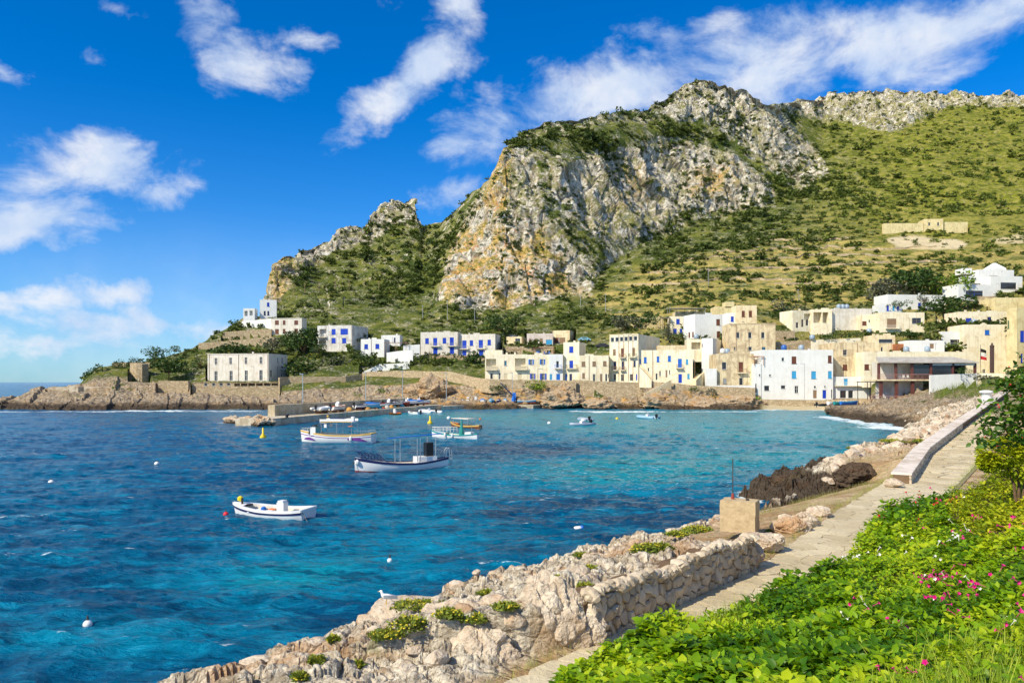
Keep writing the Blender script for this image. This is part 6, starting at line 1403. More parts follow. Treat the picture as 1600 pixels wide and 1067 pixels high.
bspan('smaller angular boulder touching the rounded pale one', 458, 496, 1012, 1052, 14.3, 25, sub=4, ry=.9, crag_=.06)
bspan('smooth sloping pale ledge the seagull stands on', 575, 705, 942, 990, 17.2, 26, sub=5, ry=.9, crag_=.03)
bspan('grey pitted rock beside the pale ledge', 635, 670, 952, 972, 16.2, 27, sub=4)
bspan('boulder right of the rubble wall end', 1150, 1190, 846, 890, 18.6, 28, sub=5)
bspan('brown squat boulder beside the path after the wall', 1165, 1225, 832, 862, 20.3, 29, sub=5)
bspan('long white limestone boulder near the stone block', 1212, 1262, 808, 842, 23.2, 30, sub=5)
bspan('tall split boulder of the roadside group', 1238, 1278, 800, 834, 24.0, 31, sub=5)
bspan('last white boulder at the far end of the roadside group', 1262, 1302, 792, 816, 25.6, 32, sub=5)
bspan('large light round rock at the water edge in the middle of the shore', 846, 896, 876, 912, 24, 33, sub=5, crag_=.08)
bspan('light rock among yellow plants above the middle shore', 905, 960, 868, 905, 23, 34, sub=5, crag_=.1)
bspan('flat light rock below the middle shore', 800, 860, 915, 935, 19.5, 35, sub=5, crag_=.1)
bspan('white crusty rock at the wall top near the middle', 1000, 1090, 862, 890, 19.5, 36, sub=5, crag_=.12)
bspan('black wet reef rock beside the tide pool', 1312, 1364, 726, 764, 44, 37, sub=5, mat=M_reef, crag_=.3)
bspan('dark low reef rock left of the tide pool', 1190, 1260, 745, 768, 48, 38, sub=5, mat=M_reef, crag_=.3)
bspan('dark reef rock behind the tide pool', 1270, 1330, 726, 742, 52, 39, sub=5, mat=M_reef, crag_=.3)
bspan('low concrete footing stone at the root of the bench wall', 1384, 1412, 748, 762, 32.5, 40, sub=4, crag_=.04)
# loose shore stones along the far right shore and scattered
ST_V, ST_F, noff = [], [], 0
rr = np.random.default_rng(3)
cand = 0
for k in range(1500):
    if k < 900: px_ = rr.uniform(1290, 1500); py_ = rr.uniform(655, 745)
    else: px_ = rr.uniform(220, 1130); py_ = 1067-(px_-200)*.24+rr.uniform(-10, 130)
    Ys = rr.uniform(12, 100)
    if k < 900: Ys = rr.uniform(38, 112)
    x_ = (px_-800)/F*Ys; z_, dp_, dc_, rk_, fl_ = near_height(np.array([x_]), np.array([Ys]))
    if dp_[0] < .7 or dc_[0] < .4 or rk_[0] < .5: continue
    s = rr.uniform(.10, .34)*(1.0+.9*(Ys > 36)); v, f = lump(s, 1 if Ys > 36 else 2, .25, k, sq=(1.2, .9, .7)); a = rr.uniform(0, 6)
    v = np.stack([v[:, 0]*math.cos(a)-v[:, 1]*math.sin(a)+x_, v[:, 0]*math.sin(a)+v[:, 1]*math.cos(a)+Ys, v[:, 2]+z_[0]+s*.2], -1)
    ST_V.append(v); ST_F.append(f+noff); noff += len(v)
o = bpy.data.objects.new('loose_stones', npmesh('loose_stones', np.vstack(ST_V), np.vstack(ST_F), M_bould)); link(o); tag(o, 'loose pale stones scattered over the rocky shore', 'stones', kind='stuff')
# concrete block with a rod
bp = near_hit(1156, 824); by = 23.2; b0 = wpt(1156, 823, by)
blk = thing('concrete_block', 'rough square concrete block with a thin steel rod standing by the water', 'block', (b0.x, b0.y, b0.z-.1), R(-27))
v = []; rows = []
n_ = 14; W2, D2, H2 = 1.02, .75, .92
import bmesh
bm = bmesh.new(); bmesh.ops.create_cube(bm, size=1); bmesh.ops.subdivide_edges(bm, edges=bm.edges, cuts=11, use_grid_fill=True)
for q in bm.verts: q.co = Vector((q.co.x*W2, q.co.y*D2, (q.co.z+.5)*H2))
co = np.array([q.co[:] for q in bm.verts]); nn = fbm(co*5, 4, 77); n2_ = fbm(co*16, 2, 78)
for q, a, b in zip(bm.verts, nn, n2_): q.co += Vector((q.co.x, q.co.y, (q.co.z-.45))).normalized()*(a*.03+b*.012)
me = bpy.data.meshes.new('block'); bm.to_mesh(me); bm.free(); M_blk = stonemat('block_concrete', (.33,.24,.13), (.62,.48,.29), 5); me.materials.append(M_blk)
link(bpy.data.objects.new('body', me), blk)
m = MB(); m.tube([(-.22,.05,H2-.05),(-.22,.05,H2+1.22)], .016, 6); m.build('rod', M_iron, blk)
m = MB(); m.lathe([(.05,0),(.05,.08),(.03,.18)], 8, (-.22,.05,H2)); m.build('rod_socket', paint((.3,.05,.03),.6), blk)
m = MB(); m.lathe([(.05,0),(.05,.05)], 8, (.22,.0,H2)); m.build('bolt', M_iron, blk)
# bench wall along the path
bw = thing('bench_wall', 'long low stone wall with a smooth white slab top beside the path', 'wall', (17.4, 33.6, 2.5))
BL = [Vector(q) for q in ((17.4,33.6,2.5),(24.2,44.6,2.72),(35.5,60.6,3.3),(64.6,100,5.32))]; o0 = BL[0]
core = MB(); slab = MB(); stn = MB(); 
for a, b in zip(BL[:-1], BL[1:]):
    e = b-a; L = e.length; e.normalize(); q = Vector((-e.y, e.x, 0)).normalized(); up = Vector((0, 0, 1))
    def pr(mb, u0, u1, d0, d1, z0, z1):
        vs = [a+e*u0+q*d0+up*z0, a+e*u1+q*d0+up*z0, a+e*u1+q*d1+up*z0, a+e*u0+q*d1+up*z0]; vs += [v_+up*(z1-z0) for v_ in vs]
        mb.add([tuple(v_-o0) for v_ in vs], [(0,3,2,1),(4,5,6,7),(0,1,5,4),(1,2,6,5),(2,3,7,6),(3,0,4,7)])
    pr(core, 0, L, .02, .66, -.5, .42)
    n = int(L/3.0)
    for i in range(n):
        sm_ = MB(); pr(sm_, L*i/n+.006, L*(i+1)/n-.006, -.08, .74, .43, .51); sm_.build('cap_slab', plaster((.76,.67,.58),(.50,.40,.30),.5), bw)
    if L < 25:
        for c in cells(0, L, 0, .42, .17, .36, 1.3, int(L*10)):
            vs, fs, (cu, cv_) = stone_vf(c, .012, .05, rs, .05, .02); b1 = a+e*cu+up*cv_-q*.0
            stn.add([tuple(b1+e*v_[0]-q*v_[2]+up*v_[1]-o0) for v_ in vs], fs)
core.build('wall_core', M_mortar, bw); tag(stn.build('facing_stones', M_wallstone, bw), kind='stuff')
pp = wpt(1541, 628, 88); m = MB(); m.lathe([(.55,-.6),(.5,.5),(.48,1.0),(.7,1.05),(.7,1.25),(.3,1.35)], 14); tag(m.build('pillar', WHITEP, None, True, tuple(pp)), 'short white round pillar with a flat cap behind the bench wall', 'pillar')
# ------------------------------------------------------------------ seagull
gp = Vector(wpt(604, 944, 17.0)); gl = thing('seagull', 'white and grey seagull standing on the pale ledge facing left', 'seagull', tuple(gp), R(180))
M_gw = paint((.85,.85,.84),.6,.2,.03); M_gg = paint((.28,.31,.36),.6,.2,.1); M_gy = paint((.80,.50,.05),.4)
sk = [(-.15,0,.155,.022),(-.10,0,.165,.045),(-.03,0,.175,.062),(.04,0,.185,.060),(.09,0,.215,.042),(.105,0,.26,.028),(.12,0,.295,.032),(.145,0,.298,.022)]
rows = []
for i, (x, y, z, r_) in enumerate(sk):
    d = Vector(sk[min(i+1, len(sk)-1)][:3])-Vector(sk[max(i-1, 0)][:3]); d.normalize(); a_ = Vector((0, 1, 0)); b_ = d.cross(a_)
    rows.append([tuple(Vector((x, y, z))+(a_*math.cos(t)+b_*math.sin(t))*r_) for t in np.linspace(0, 2*math.pi, 13)])
m = MB(); m.grid([[tuple(Vector((-.175,0,.152)))]*13]+rows+[[(.160,0,.296)]*13]); m.build('body', M_gw, gl, True)
for k in (1, -1):
    m = MB(); m.grid([[(x, k*(yy+.006), z+zz_) for x, yy, z in ((.06,.052,.19),(0,.064,.19),(-.08,.056,.185),(-.16,.03,.17),(-.24,.008,.158))] for zz_ in (-.035,.0,.03)][::k]); m.grid([[(x, k*(yy-.012), z+zz_) for x, yy, z in ((.06,.052,.19),(0,.064,.19),(-.08,.056,.185),(-.16,.03,.17),(-.24,.008,.158))] for zz_ in (-.035,.0,.03)][::-k]); m.build('wing', M_gg, gl, True)
    m = MB(); m.tube([(.0,k*.025,.13),(.005,k*.025,.0)], .006, 5); m.add([(0,k*.025,.004),(.05,k*.045,.002),(.055,k*.02,.002)], [(0,1,2)]); m.build('leg', M_gy, gl)
    m = MB(); m.lathe([(.001,-.004),(.005,0),(.001,.004)], 6, (.138,k*.021,.303)); m.build('eye', BLK, gl)
m = MB(); m.tube([(.155,0,.293),(.185,0,.289),(.198,0,.280)], .008, 6, .002); m.build('beak', M_gy, gl)

# ------------------------------------------------------------------ foliage builders
def leaf_proto(w=.32, fold=.18, droop=.25):
    v = np.array([(0,0,0),(.33,0,.02),(.68,0,-.02-droop*.3),(1,0,-droop),(.22,w*.85,fold*.5),(.58,w,fold*.35-droop*.1),(.22,-w*.85,fold*.5),(.58,-w,fold*.35-droop*.1)], float)
    f = [(0,4,1),(4,5,2),(4,2,1),(5,3,2),(0,1,6),(6,1,2),(6,2,7),(7,2,3)]; return v, np.array(f)
def rotm(az, pitch, roll):
    ca, sa, cp, sp, cr_, sr = np.cos(az), np.sin(az), np.cos(pitch), np.sin(pitch), np.cos(roll), np.sin(roll)
    Z_ = np.zeros_like(ca); O_ = np.ones_like(ca)
    Rz = np.stack([ca,-sa,Z_,sa,ca,Z_,Z_,Z_,O_], -1).reshape(-1,3,3); Ry = np.stack([cp,Z_,-sp,Z_,O_,Z_,sp,Z_,cp], -1).reshape(-1,3,3); Rx = np.stack([O_,Z_,Z_,Z_,cr_,-sr,Z_,sr,cr_], -1).reshape(-1,3,3)
    return Rz@Ry@Rx
def scatter(proto, pos, az, pitch, roll, size):
    v, f = proto; n = len(pos); M_ = rotm(az, pitch, roll); V = np.einsum('nij,kj->nki', M_, v)*size[:, None, None]+pos[:, None, :]
    Fc = f[None]+(np.arange(n)*len(v))[:, None, None]; return V.reshape(-1, 3), Fc.reshape(-1, f.shape[1])
def clump_leaves(n, rad, hgt, rr, size, flat=0.3, lobes=5):
    """positions and outward angles for leaves spread through an uneven crown"""
    cs = rr.normal(size=(lobes, 3))*np.array([rad*.42, rad*.42, hgt*.2])+np.array([0, 0, hgt*.5]); cr_ = rr.uniform(.38, .62, lobes)
    k = rr.integers(0, lobes, n); d = rr.normal(size=(n, 3)); d /= np.linalg.norm(d, axis=1)[:, None]
    rad_ = cr_[k]*rr.uniform(.55, 1.08, n)**.6; p = cs[k]+d*rad_[:, None]*np.array([rad, rad, hgt*.75]); p[:, 2] = np.abs(p[:, 2]-.02)
    return p, d
TRI = (np.array([(-.5,0,0),(.5,-.28,.05),(.6,.3,-.05),(-.1,.45,.1)], float), np.array([(0,1,2),(0,2,3)]))
def foliage_mesh(name, n, rad, hgt, rr, size, mat, lobes=6, pos0=None):
    p, d = clump_leaves(n, rad, hgt, rr, size, lobes=lobes)
    V, Fc = scatter(TRI, p, np.arctan2(d[:, 1], d[:, 0])+rr.normal(0, .6, n), np.arcsin(np.clip(d[:, 2], -1, 1))*.6+rr.normal(0, .5, n), rr.uniform(-1.2, 1.2, n), size*rr.uniform(.6, 1.3, n))
    t = np.repeat(np.clip(rr.normal(.5, .25, n), 0, 1), 4); return V, Fc, t
M_scrub = leafmat('scrub_leaf', (.035,.058,.012), (.085,.12,.020), (.19,.23,.035), .2, .7)
M_tree = leafmat('tree_leaf', (.018,.045,.010), (.04,.085,.015), (.09,.15,.025), .15, .6)
M_limetree = leafmat('lime_leaf', (.05,.12,.010), (.16,.27,.015), (.32,.42,.03), .3)
M_greytree = leafmat('grey_leaf', (.06,.07,.04), (.11,.12,.07), (.19,.20,.13), .1, .8)
M_bed = leafmat('bed_leaf', (.05,.15,.004), (.21,.38,.006), (.46,.56,.012), .38, .42)
M_bedy = leafmat('yellow_leaf', (.14,.22,.006), (.38,.44,.01), (.62,.58,.02), .35, .5)
M_samph = leafmat('samphire', (.07,.13,.02), (.22,.27,.03), (.55,.46,.03), .2, .6)
M_bark = paint((.16,.10,.06),.9,.1,.3,9)
# scrub over the hillside: one mass of small bushes
rr = np.random.default_rng(12)
protos = []
for k in range(6): protos.append(foliage_mesh('', 60, 1.0, .95, rr, .52, None, lobes=5))
gcx = np.arange(nc)[None]*np.ones((nr, 1)); 
area_w = np.zeros((nr, nc)); rowm = (tt > 4.5) & (tt < 8.97); 
PYt = HZ-(TER[..., 2]-H0)/TER[..., 1]*F; dpy = np.maximum(0, -(np.gradient(PYt, axis=0))); dpx = np.gradient(pxs)[None]
bn = fbm(pf/26, 4, 301).reshape(nr, nc); bn2 = fbm(pf/90, 3, 303).reshape(nr, nc)
dens_ = np.clip(.60-.34*ROCK-.34*np.clip(DRY, 0, 1), .05, 1)*np.clip(.65+bn*1.5+bn2*.5, .06, 1.6)
wgt = dpy*dpx*dens_*(1-.38*BRI*(ROCK < .4))*rowm[:, None]*(pxs[None] < 1680)*(pxs[None] > 130); wgt[TER[..., 2] < 3] = 0
wf = wgt.ravel()/wgt.sum(); NB = 8200; ch = rr.choice(nr*nc, NB, p=wf)
TV, TF, TT_, no = [], [], [], 0
pts_ = TER.reshape(-1, 3)[ch]; dist_ = pts_[:, 1]; rk_ = ROCK.ravel()[ch]; br_ = BRI.ravel()[ch]
for k in range(6):
    sel = np.where(np.arange(NB) % 6 == k)[0]; V0, F0, t0 = protos[k]; n = len(sel)
    s = rr.lognormal(0, .38, n)*1.08*(1-.35*rk_[sel])*(1-.22*br_[sel])*np.clip(dist_[sel]/330, .75, 1.5); a = rr.uniform(0, 6.28, n); ca, sa = np.cos(a), np.sin(a)
    V = V0[None]*np.ones((n, 1, 1)); X_ = V[..., 0]*ca[:, None]-V[..., 1]*sa[:, None]; Y_ = V[..., 0]*sa[:, None]+V[..., 1]*ca[:, None]
    st_h = rr.uniform(.7, 1.2, n); V = np.stack([X_*s[:, None]*rr.uniform(.9, 1.3, n)[:, None], Y_*s[:, None], V[..., 2]*(s*st_h)[:, None]], -1)+pts_[sel][:, None, :]-np.array([0, 0, .25])
    TV.append(V.reshape(-1, 3)); TF.append((F0[None]+(np.arange(n)*len(V0))[:, None, None]).reshape(-1, 3)+no); no += n*len(V0)
    TT_.append((np.clip(t0[None]*.55+rr.uniform(-.15, .45, n)[:, None]+.34*br_[sel][:, None], 0, 1)).ravel())
o = bpy.data.objects.new('scrub', npmesh('scrub', np.vstack(TV), np.vstack(TF), M_scrub, False, {'tint': np.concatenate(TT_)})); link(o); tag(o, 'dark green Mediterranean scrub dotting the whole mountain side', 'scrub', kind='stuff')
# trees and big shrubs of the village, each a thing
def tree(name, label, px, foot, wpx, hpx, Y, mat, seed, trunk=.3, n=420, cat='tree', lobes=7, size=None, group=None):
    rr = np.random.default_rng(seed); p = wpt(px, foot, Y); Wd = wpx/F*Y; Hh = hpx/F*Y
    root = thing(name, label, cat, tuple(p), 0, group); ch_ = Hh*(1-trunk)
    V, Fc, t = foliage_mesh('', n, Wd*.52, ch_, rr, size or max(.28, Wd*.075), mat, lobes)
    V[:, 2] += Hh*trunk; s = Wd/max(1e-3, np.percentile(V[:, 0], 98)-np.percentile(V[:, 0], 2)); V[:, :2] *= s; top_ = np.percentile(V[:, 2], 99); V[:, 2] *= Hh/top_
    link(bpy.data.objects.new('crown', npmesh('crown', V, Fc, mat, False, {'tint': t})), root)
    m = MB(); th = Hh*max(trunk, .15); m.tube([(0,0,-1),(.05*Wd,0,th*.6),(0,.02*Wd,th+ch_*.35)], max(.09, Hh*.035), 7, max(.05, Hh*.015))
    for k in range(5):
        a = k*1.26+seed; m.tube([(.03*Wd,0,th*.8),(math.cos(a)*Wd*.16,math.sin(a)*Wd*.16,th+ch_*.28),(math.cos(a)*Wd*.3,math.sin(a)*Wd*.3,th+ch_*.5)], Hh*.018, 5, Hh*.006)
    m.build('trunk', M_bark, root)
TL = [('tree','round dark clipped tree on the crest of the left headland',240,564,32,22,250,M_tree,.15),('bush','dark red green bush left of the round headland tree',212,568,18,10,251,M_tree,.05),('pine_tree','wide dark pine beside the yellow stone bastion',262,592,50,34,240,M_tree,.3),
 ('bush','dark bushes on the low hill at the tip of the headland',150,590,36,20,243,M_tree,.05),('bush','bush above the headland hill near the bastion',182,578,24,16,245,M_tree,.05),('bush','pale green scrub at the crest right of the round tree',272,550,24,10,262,M_scrub,.05),
 ('pine_tree','tall dark pine in front of the pinkish house',473,562,46,48,258,M_tree,.3),('pine_tree','smaller pine left of the weathered white house',497,556,24,24,255,M_tree,.3),('bush','dark bush hiding the foot of the pinkish house',452,542,30,24,262,M_tree,.1),
 ('bush','grey green cactus clump under the pinkish house',425,548,34,22,258,M_greytree,.05),('tree','dark tree between the beige building and the road',470,592,44,36,244,M_tree,.15),('bush','bush behind the beige building roof',372,552,60,16,262,M_tree,.05),
 ('bush','green bush on the bank left of the beige building',312,580,26,34,250,M_tree,.05),('bush','leafy bush below the weathered white house',555,556,24,14,262,M_tree,.1),('bush','cactus hedge below the small white house',530,580,40,22,250,M_greytree,.05),
 ('bush','round green bush in the gully below the small white house',571,574,30,22,252,M_tree,.05),('bush','green shrubs below the left twin building',676,576,44,20,252,M_scrub,.05),('bush','green shrubs below the right twin building',735,572,48,22,250,M_tree,.05),
 ('tree','big dark tree behind the twin buildings',778,520,42,30,275,M_tree,.15),('tree','dark bush joined to the big dark tree behind the twin buildings',805,512,28,22,280,M_tree,.1),('bush','dark doorway vine beside the stone hut',793,552,14,13,262,M_tree,.05),
 ('bush','dark green shrub on the terrace wall over the apron',779,612,26,12,208.6,M_tree,.05),('bush','yellow green bank of shrubs over the rocks',838,610,30,16,207.4,M_limetree,.05),('bush','grey agave clump beside the six-window house',975,512,36,18,262,M_greytree,.05),
 ('bush','dark shrub below the yellow slope house',1008,512,40,20,262,M_tree,.05),('tree','olive tree between the shaded house and the blue shutter house',1045,538,24,34,240,M_greytree,.15),('tree','rounded tree behind the roof of the long front house',1060,538,26,22,238,M_tree,.1),
 ('bush','round shrub on the cliff right of the stair',1086,618,20,14,201,M_tree,.05),('bush','brown shrub on the cliff above the rocks',1108,618,24,12,201,M_greytree,.05),('bush','low green plants beside the white wing by the beach',1170,626,40,8,200.5,M_limetree,.02),
 ('tree','bushy tree right of the ochre rooftop house',1225,512,40,32,256,M_tree,.1),('tree','grey bushy tree above the ochre rooftops',1228,496,44,28,266,M_greytree,.1),('bush','dark rooftop hedge left part over the stained house',1314,528,26,14,228,M_tree,.05),
 ('bush','dark rooftop hedge right part over the stained house',1338,528,24,12,228,M_tree,.05),('bush','potted plants on the small roof terrace',1288,531,24,10,227,M_tree,.05),('bush','dark green vine over the annexe of the low white house',1404,480,30,10,254,M_tree,.05),
 ('tree','bright lime green spurge tree beside the modern villa',1494,468,50,42,268,M_limetree,.2),('tree','spiky candelabra cactus tree in front of the low white house',1444,482,22,26,258,M_greytree,.35),('tree','grey bare tree on the slope above the low white house',1385,472,56,34,276,M_greytree,.15),
 ('tree','dark tree between the grey tree and the lime spurge tree',1428,456,60,34,278,M_tree,.15),('tree','second dark tree left of the lime spurge tree',1455,462,40,28,274,M_tree,.15),('bush','green garden bushes below the lime spurge tree',1482,492,54,28,246,M_tree,.05),
 ('bush','red flowered bush right of the low white house',1468,474,20,16,256,M_tree,.05),('bush','palm-like pale plant under the modern villa',1505,488,24,14,246,M_greytree,.05),('bush','green shrub on the lane left of the tall cream house',1465,516,26,16,236,M_tree,.05),
 ('bush','tall shrub between the storeys of the modern villa',1562,475,14,18,255,M_tree,.05),('bush','hedge on the road wall at the right edge',1590,586,30,10,158,M_tree,.05),('bush','brown plants at the restaurant corner',1545,596,40,12,162,M_greytree,.02),
 ('bush','potted greenery inside the restaurant terrace',1503,584,24,10,167,M_tree,.05),('bush','vine over the rust red shed',1418,526,40,8,222,M_tree,.02)]
for k, (nm, lb, px_, ft, w_, h_, Y_, mt, tr) in enumerate(TL): tree(nm, lb, px_, ft, w_, h_, Y_, mt, 100+k, tr, n=int(260+w_*h_*.35), cat='tree' if 'tree' in nm else 'bush')
# plants along the near rocks
def samph(label, px_, py_, wpx, hpx, seed, Y=None, mat=None):
    rr = np.random.default_rng(seed); p = near_hit(px_, py_) if Y is None else wpt(px_, py_, Y); Wd = wpx/F*p.y; Hh = max(.08, hpx*.75/F*p.y); n = int(380+Wd*500)
    d = rr.normal(size=(n, 3)); d /= np.linalg.norm(d, axis=1)[:, None]; pos = d*np.array([Wd/2, Wd/2.6, Hh])*rr.uniform(.6, 1.0, (n, 1)); pos[:, :2] *= (1+.45*fbm(np.stack([d[:, 0]*2+seed, d[:, 1]*2, d[:, 2]*0], -1), 2, seed))[:, None]; pos[:, 2] = abs(pos[:, 2])*(.6+.6*rr.random(n))
    V, Fc = scatter(leaf_proto(.22, .1, .1), pos, rr.uniform(0, 6.28, n), rr.uniform(.1, 1.3, n), rr.uniform(-1, 1, n), rr.uniform(.035, .075, n)*(1+.02*p.y))
    root = thing('samphire_clump', label, 'plant', tuple(p-Vector((0, 0, .03))), 0, 'yellow green plants on the shore rocks')
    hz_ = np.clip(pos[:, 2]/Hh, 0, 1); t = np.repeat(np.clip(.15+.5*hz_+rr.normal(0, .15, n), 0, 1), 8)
    link(bpy.data.objects.new('foliage', npmesh('foliage', V, Fc, M_samph if mat is None else mat, False, {'tint': t})), root)['kind'] = 'stuff'
    fm_ = MB()
    for k in range(int(12+Wd*26)):
        a = rr.uniform(0, 6.28); q_ = math.sqrt(rr.random()); x_, y_ = math.cos(a)*q_*Wd/2, math.sin(a)*q_*Wd/2.6; z_ = Hh*(math.sqrt(max(0, 1-q_*q_))*.95+.1); s = rr.uniform(.010, .024)*(1+.02*p.y)
        fm_.lathe([(s*.3,-s*.4),(s,0),(s*.8,s*.4),(s*.2,s*.55)], 6, (x_, y_, z_))
    fm_.build('flower_heads', paint((.62,.50,.03),.7), root)['kind'] = 'stuff'
SM = [(650,948,80,12),(642,998,64,26),(606,1002,60,10),(700,962,50,14),(760,930,26,8),(712,966,28,10),(742,968,46,12),(790,960,40,8),(862,916,26,8),(915,918,30,10),(922,890,22,6),(1012,862,60,18),(1030,856,40,10),(1090,832,60,14),(910,868,30,6),(1060,838,40,8),
      (495,1034,26,12),(520,1000,18,8),(470,1062,26,8),(680,945,30,8),(870,905,20,6),(1210,830,20,6),(1400,690,50,6),(1340,702,30,4),(1440,690,40,5),(560,1040,16,6)]
for k, (a, b, w_, h_) in enumerate(SM):
    where = 'at the lower left shore' if a < 600 else 'near the seagull ledge' if a < 760 else 'above the rubble wall' if a < 1000 else 'between the wall and the stone block' if a < 1150 else 'on the far right shore'
    samph(['first ','second ','third ','fourth ','fifth ','sixth ','seventh ','eighth ','ninth ','tenth '][sum(1 for z_ in SM[:k] if (z_[0] < 600, z_[0] < 760, z_[0] < 1000, z_[0] < 1150) == (a < 600, a < 760, a < 1000, a < 1150))]+('wide ' if w_ > 45 else 'small ' if w_ < 28 else 'medium ')+['bright yellow','yellow green','pale'][k % 3]+' flowering plant clump '+where, a, b, w_, h_, 500+k)

# ------------------------------------------------------------------ the flower bed in the foreground
sx_ = [840, 870, 900, 930, 1000, 1060, 1110, 1200, 1280, 1330, 1350, 1370, 1420, 1480, 1530, 1560, 1640, 1900]
sp_ = [1100, 1064, 1044, 1016, 988, 962, 948, 910, 890, 856, 822, 796, 776, 770, 750, 722, 700, 690]
sY_ = [9.6, 10.0, 10.5, 11.0, 11.8, 12.4, 13.0, 14.6, 15.8, 17.3, 19.5, 22.0, 22.5, 21.5, 21, 20.5, 19, 17]
bx_ = [840, 870, 1000, 1200, 1400, 1600, 1900]; bY_ = [9.5, 9.0, 6.6, 4.9, 4.2, 3.8, 3.4]
def bed_pt(px_, t):      # t 0 at the far edge, 1 beyond the near edge
    ps = np.interp(px_, sx_, sp_); Ys = np.interp(px_, sx_, sY_); Yb = np.interp(px_, bx_, bY_)
    Y_ = Ys*(Yb/Ys)**t; py_ = ps+(1190-ps)*t**1.0
    return (px_-800)/F*Y_, Y_, H0+(HZ-py_)/F*Y_
us = np.linspace(845, 1900, 90); vsn = np.linspace(0, 1, 60)
gu, gv = np.meshgrid(us, vsn); x_, y_, z_ = bed_pt(gu.ravel(), gv.ravel()); pb = np.stack([x_, y_, z_], -1)
hump = fbm(pb/1.1, 3, 401)*.30+fbm(pb/.4, 2, 403)*.08
soil = pb.copy(); soil[:, 2] += hump-.30
soil = soil.reshape(60, 90, 3); front = soil[0].copy(); front[:, 1] += .5; front[:, 0] += (front[:, 0]/front[:, 1])*.5; front[:, 2] = 2.3; sk_ = np.concatenate([front[None], soil])
i = np.arange(61*90).reshape(61, 90); FS = np.stack([i[:-1, :-1], i[1:, :-1], i[1:, 1:], i[:-1, 1:]], -1).reshape(-1, 4)
me = npmesh('garden_bank', sk_.reshape(-1, 3), FS, stonemat('garden_soil', (.06,.05,.02), (.12,.09,.04)), True); tag(link(bpy.data.objects.new('garden_bank', me)), kind='structure')
PC = [(940,1040,'leafy green plant at the lower left corner of the flower bed'),(1050,1010,'broad leaved plant drooping over the path edge'),(1150,960,'green plant behind the tall grass tuft'),(1180,1040,'large leaved plant in the bottom middle of the bed'),
 (1260,930,'green plant along the middle of the path edge'),(1310,1010,'wide plant with fresh leaves at the centre of the bed'),(1370,880,'plant with small white trumpet flowers near the path bend'),(1390,800,'dark green bush marking the upper tip of the bed'),
 (1400,960,'plant with scattered magenta flowers left of the flower cluster'),(1450,1050,'grassy leafed plant with a magenta cluster at the bottom'),(1470,850,'plant with white and pink trumpet flowers in the upper bed'),(1500,930,'plant covered with the densest magenta flowers'),
 (1560,1010,'plant with magenta flowers at the right edge bottom'),(1580,880,'plant with pink flowers at the right edge middle'),(1530,790,'yellow green bush behind the pink flowers'),(1440,785,'small leafy plant with red flowers on the far edge of the bed')]
rr = np.random.default_rng(31)
NS = 13500
cu = rr.uniform(850, 1760, NS*4); cvv = rr.uniform(0, 1, NS*4)**1.0; X_, Y_, Z_ = bed_pt(cu, cvv); keepm = rr.random(NS*4) < np.clip((Y_/21)**1.15, .05, 1)
cu, cvv, X_, Y_, Z_ = [a[keepm][:NS] for a in (cu, cvv, X_, Y_, Z_)]; NS = len(cu)
pb = np.stack([X_, Y_, Z_], -1); hm = fbm(pb/1.1, 3, 401)*.30+fbm(pb/.4, 2, 403)*.08; lay_ = -rr.uniform(0, 1, NS)**1.6*.24; pb[:, 2] += hm+lay_
pyb = HZ-(pb[:, 2]-H0)/pb[:, 1]*F
pid = np.argmin(np.stack([np.hypot(cu-a, (pyb-b)*1.3) for a, b, _ in PC], -1), 1)
base_sz = {0:.14,1:.17,2:.13,3:.19,4:.13,5:.16,6:.115,7:.13,8:.13,9:.13,10:.115,11:.12,12:.13,13:.12,14:.11,15:.12}
roots = []
for k, (a, b, lb) in enumerate(PC):
    sel = np.where(pid == k)[0]; c = pb[sel].mean(0) if len(sel) else (0, 0, 0); roots.append(thing('four_o_clock_plant' if k not in (7, 14) else 'garden_bush', lb, 'plant', (float(c[0]), float(c[1]), float(c[2])-.4)))
LP = [leaf_proto(.29, .16, .22), leaf_proto(.33, .10, .32), leaf_proto(.24, .22, .12)]
NLf = 6
order = np.argsort(pb[:, 1]); big_left = 300; bigmesh = {}
bigset = []
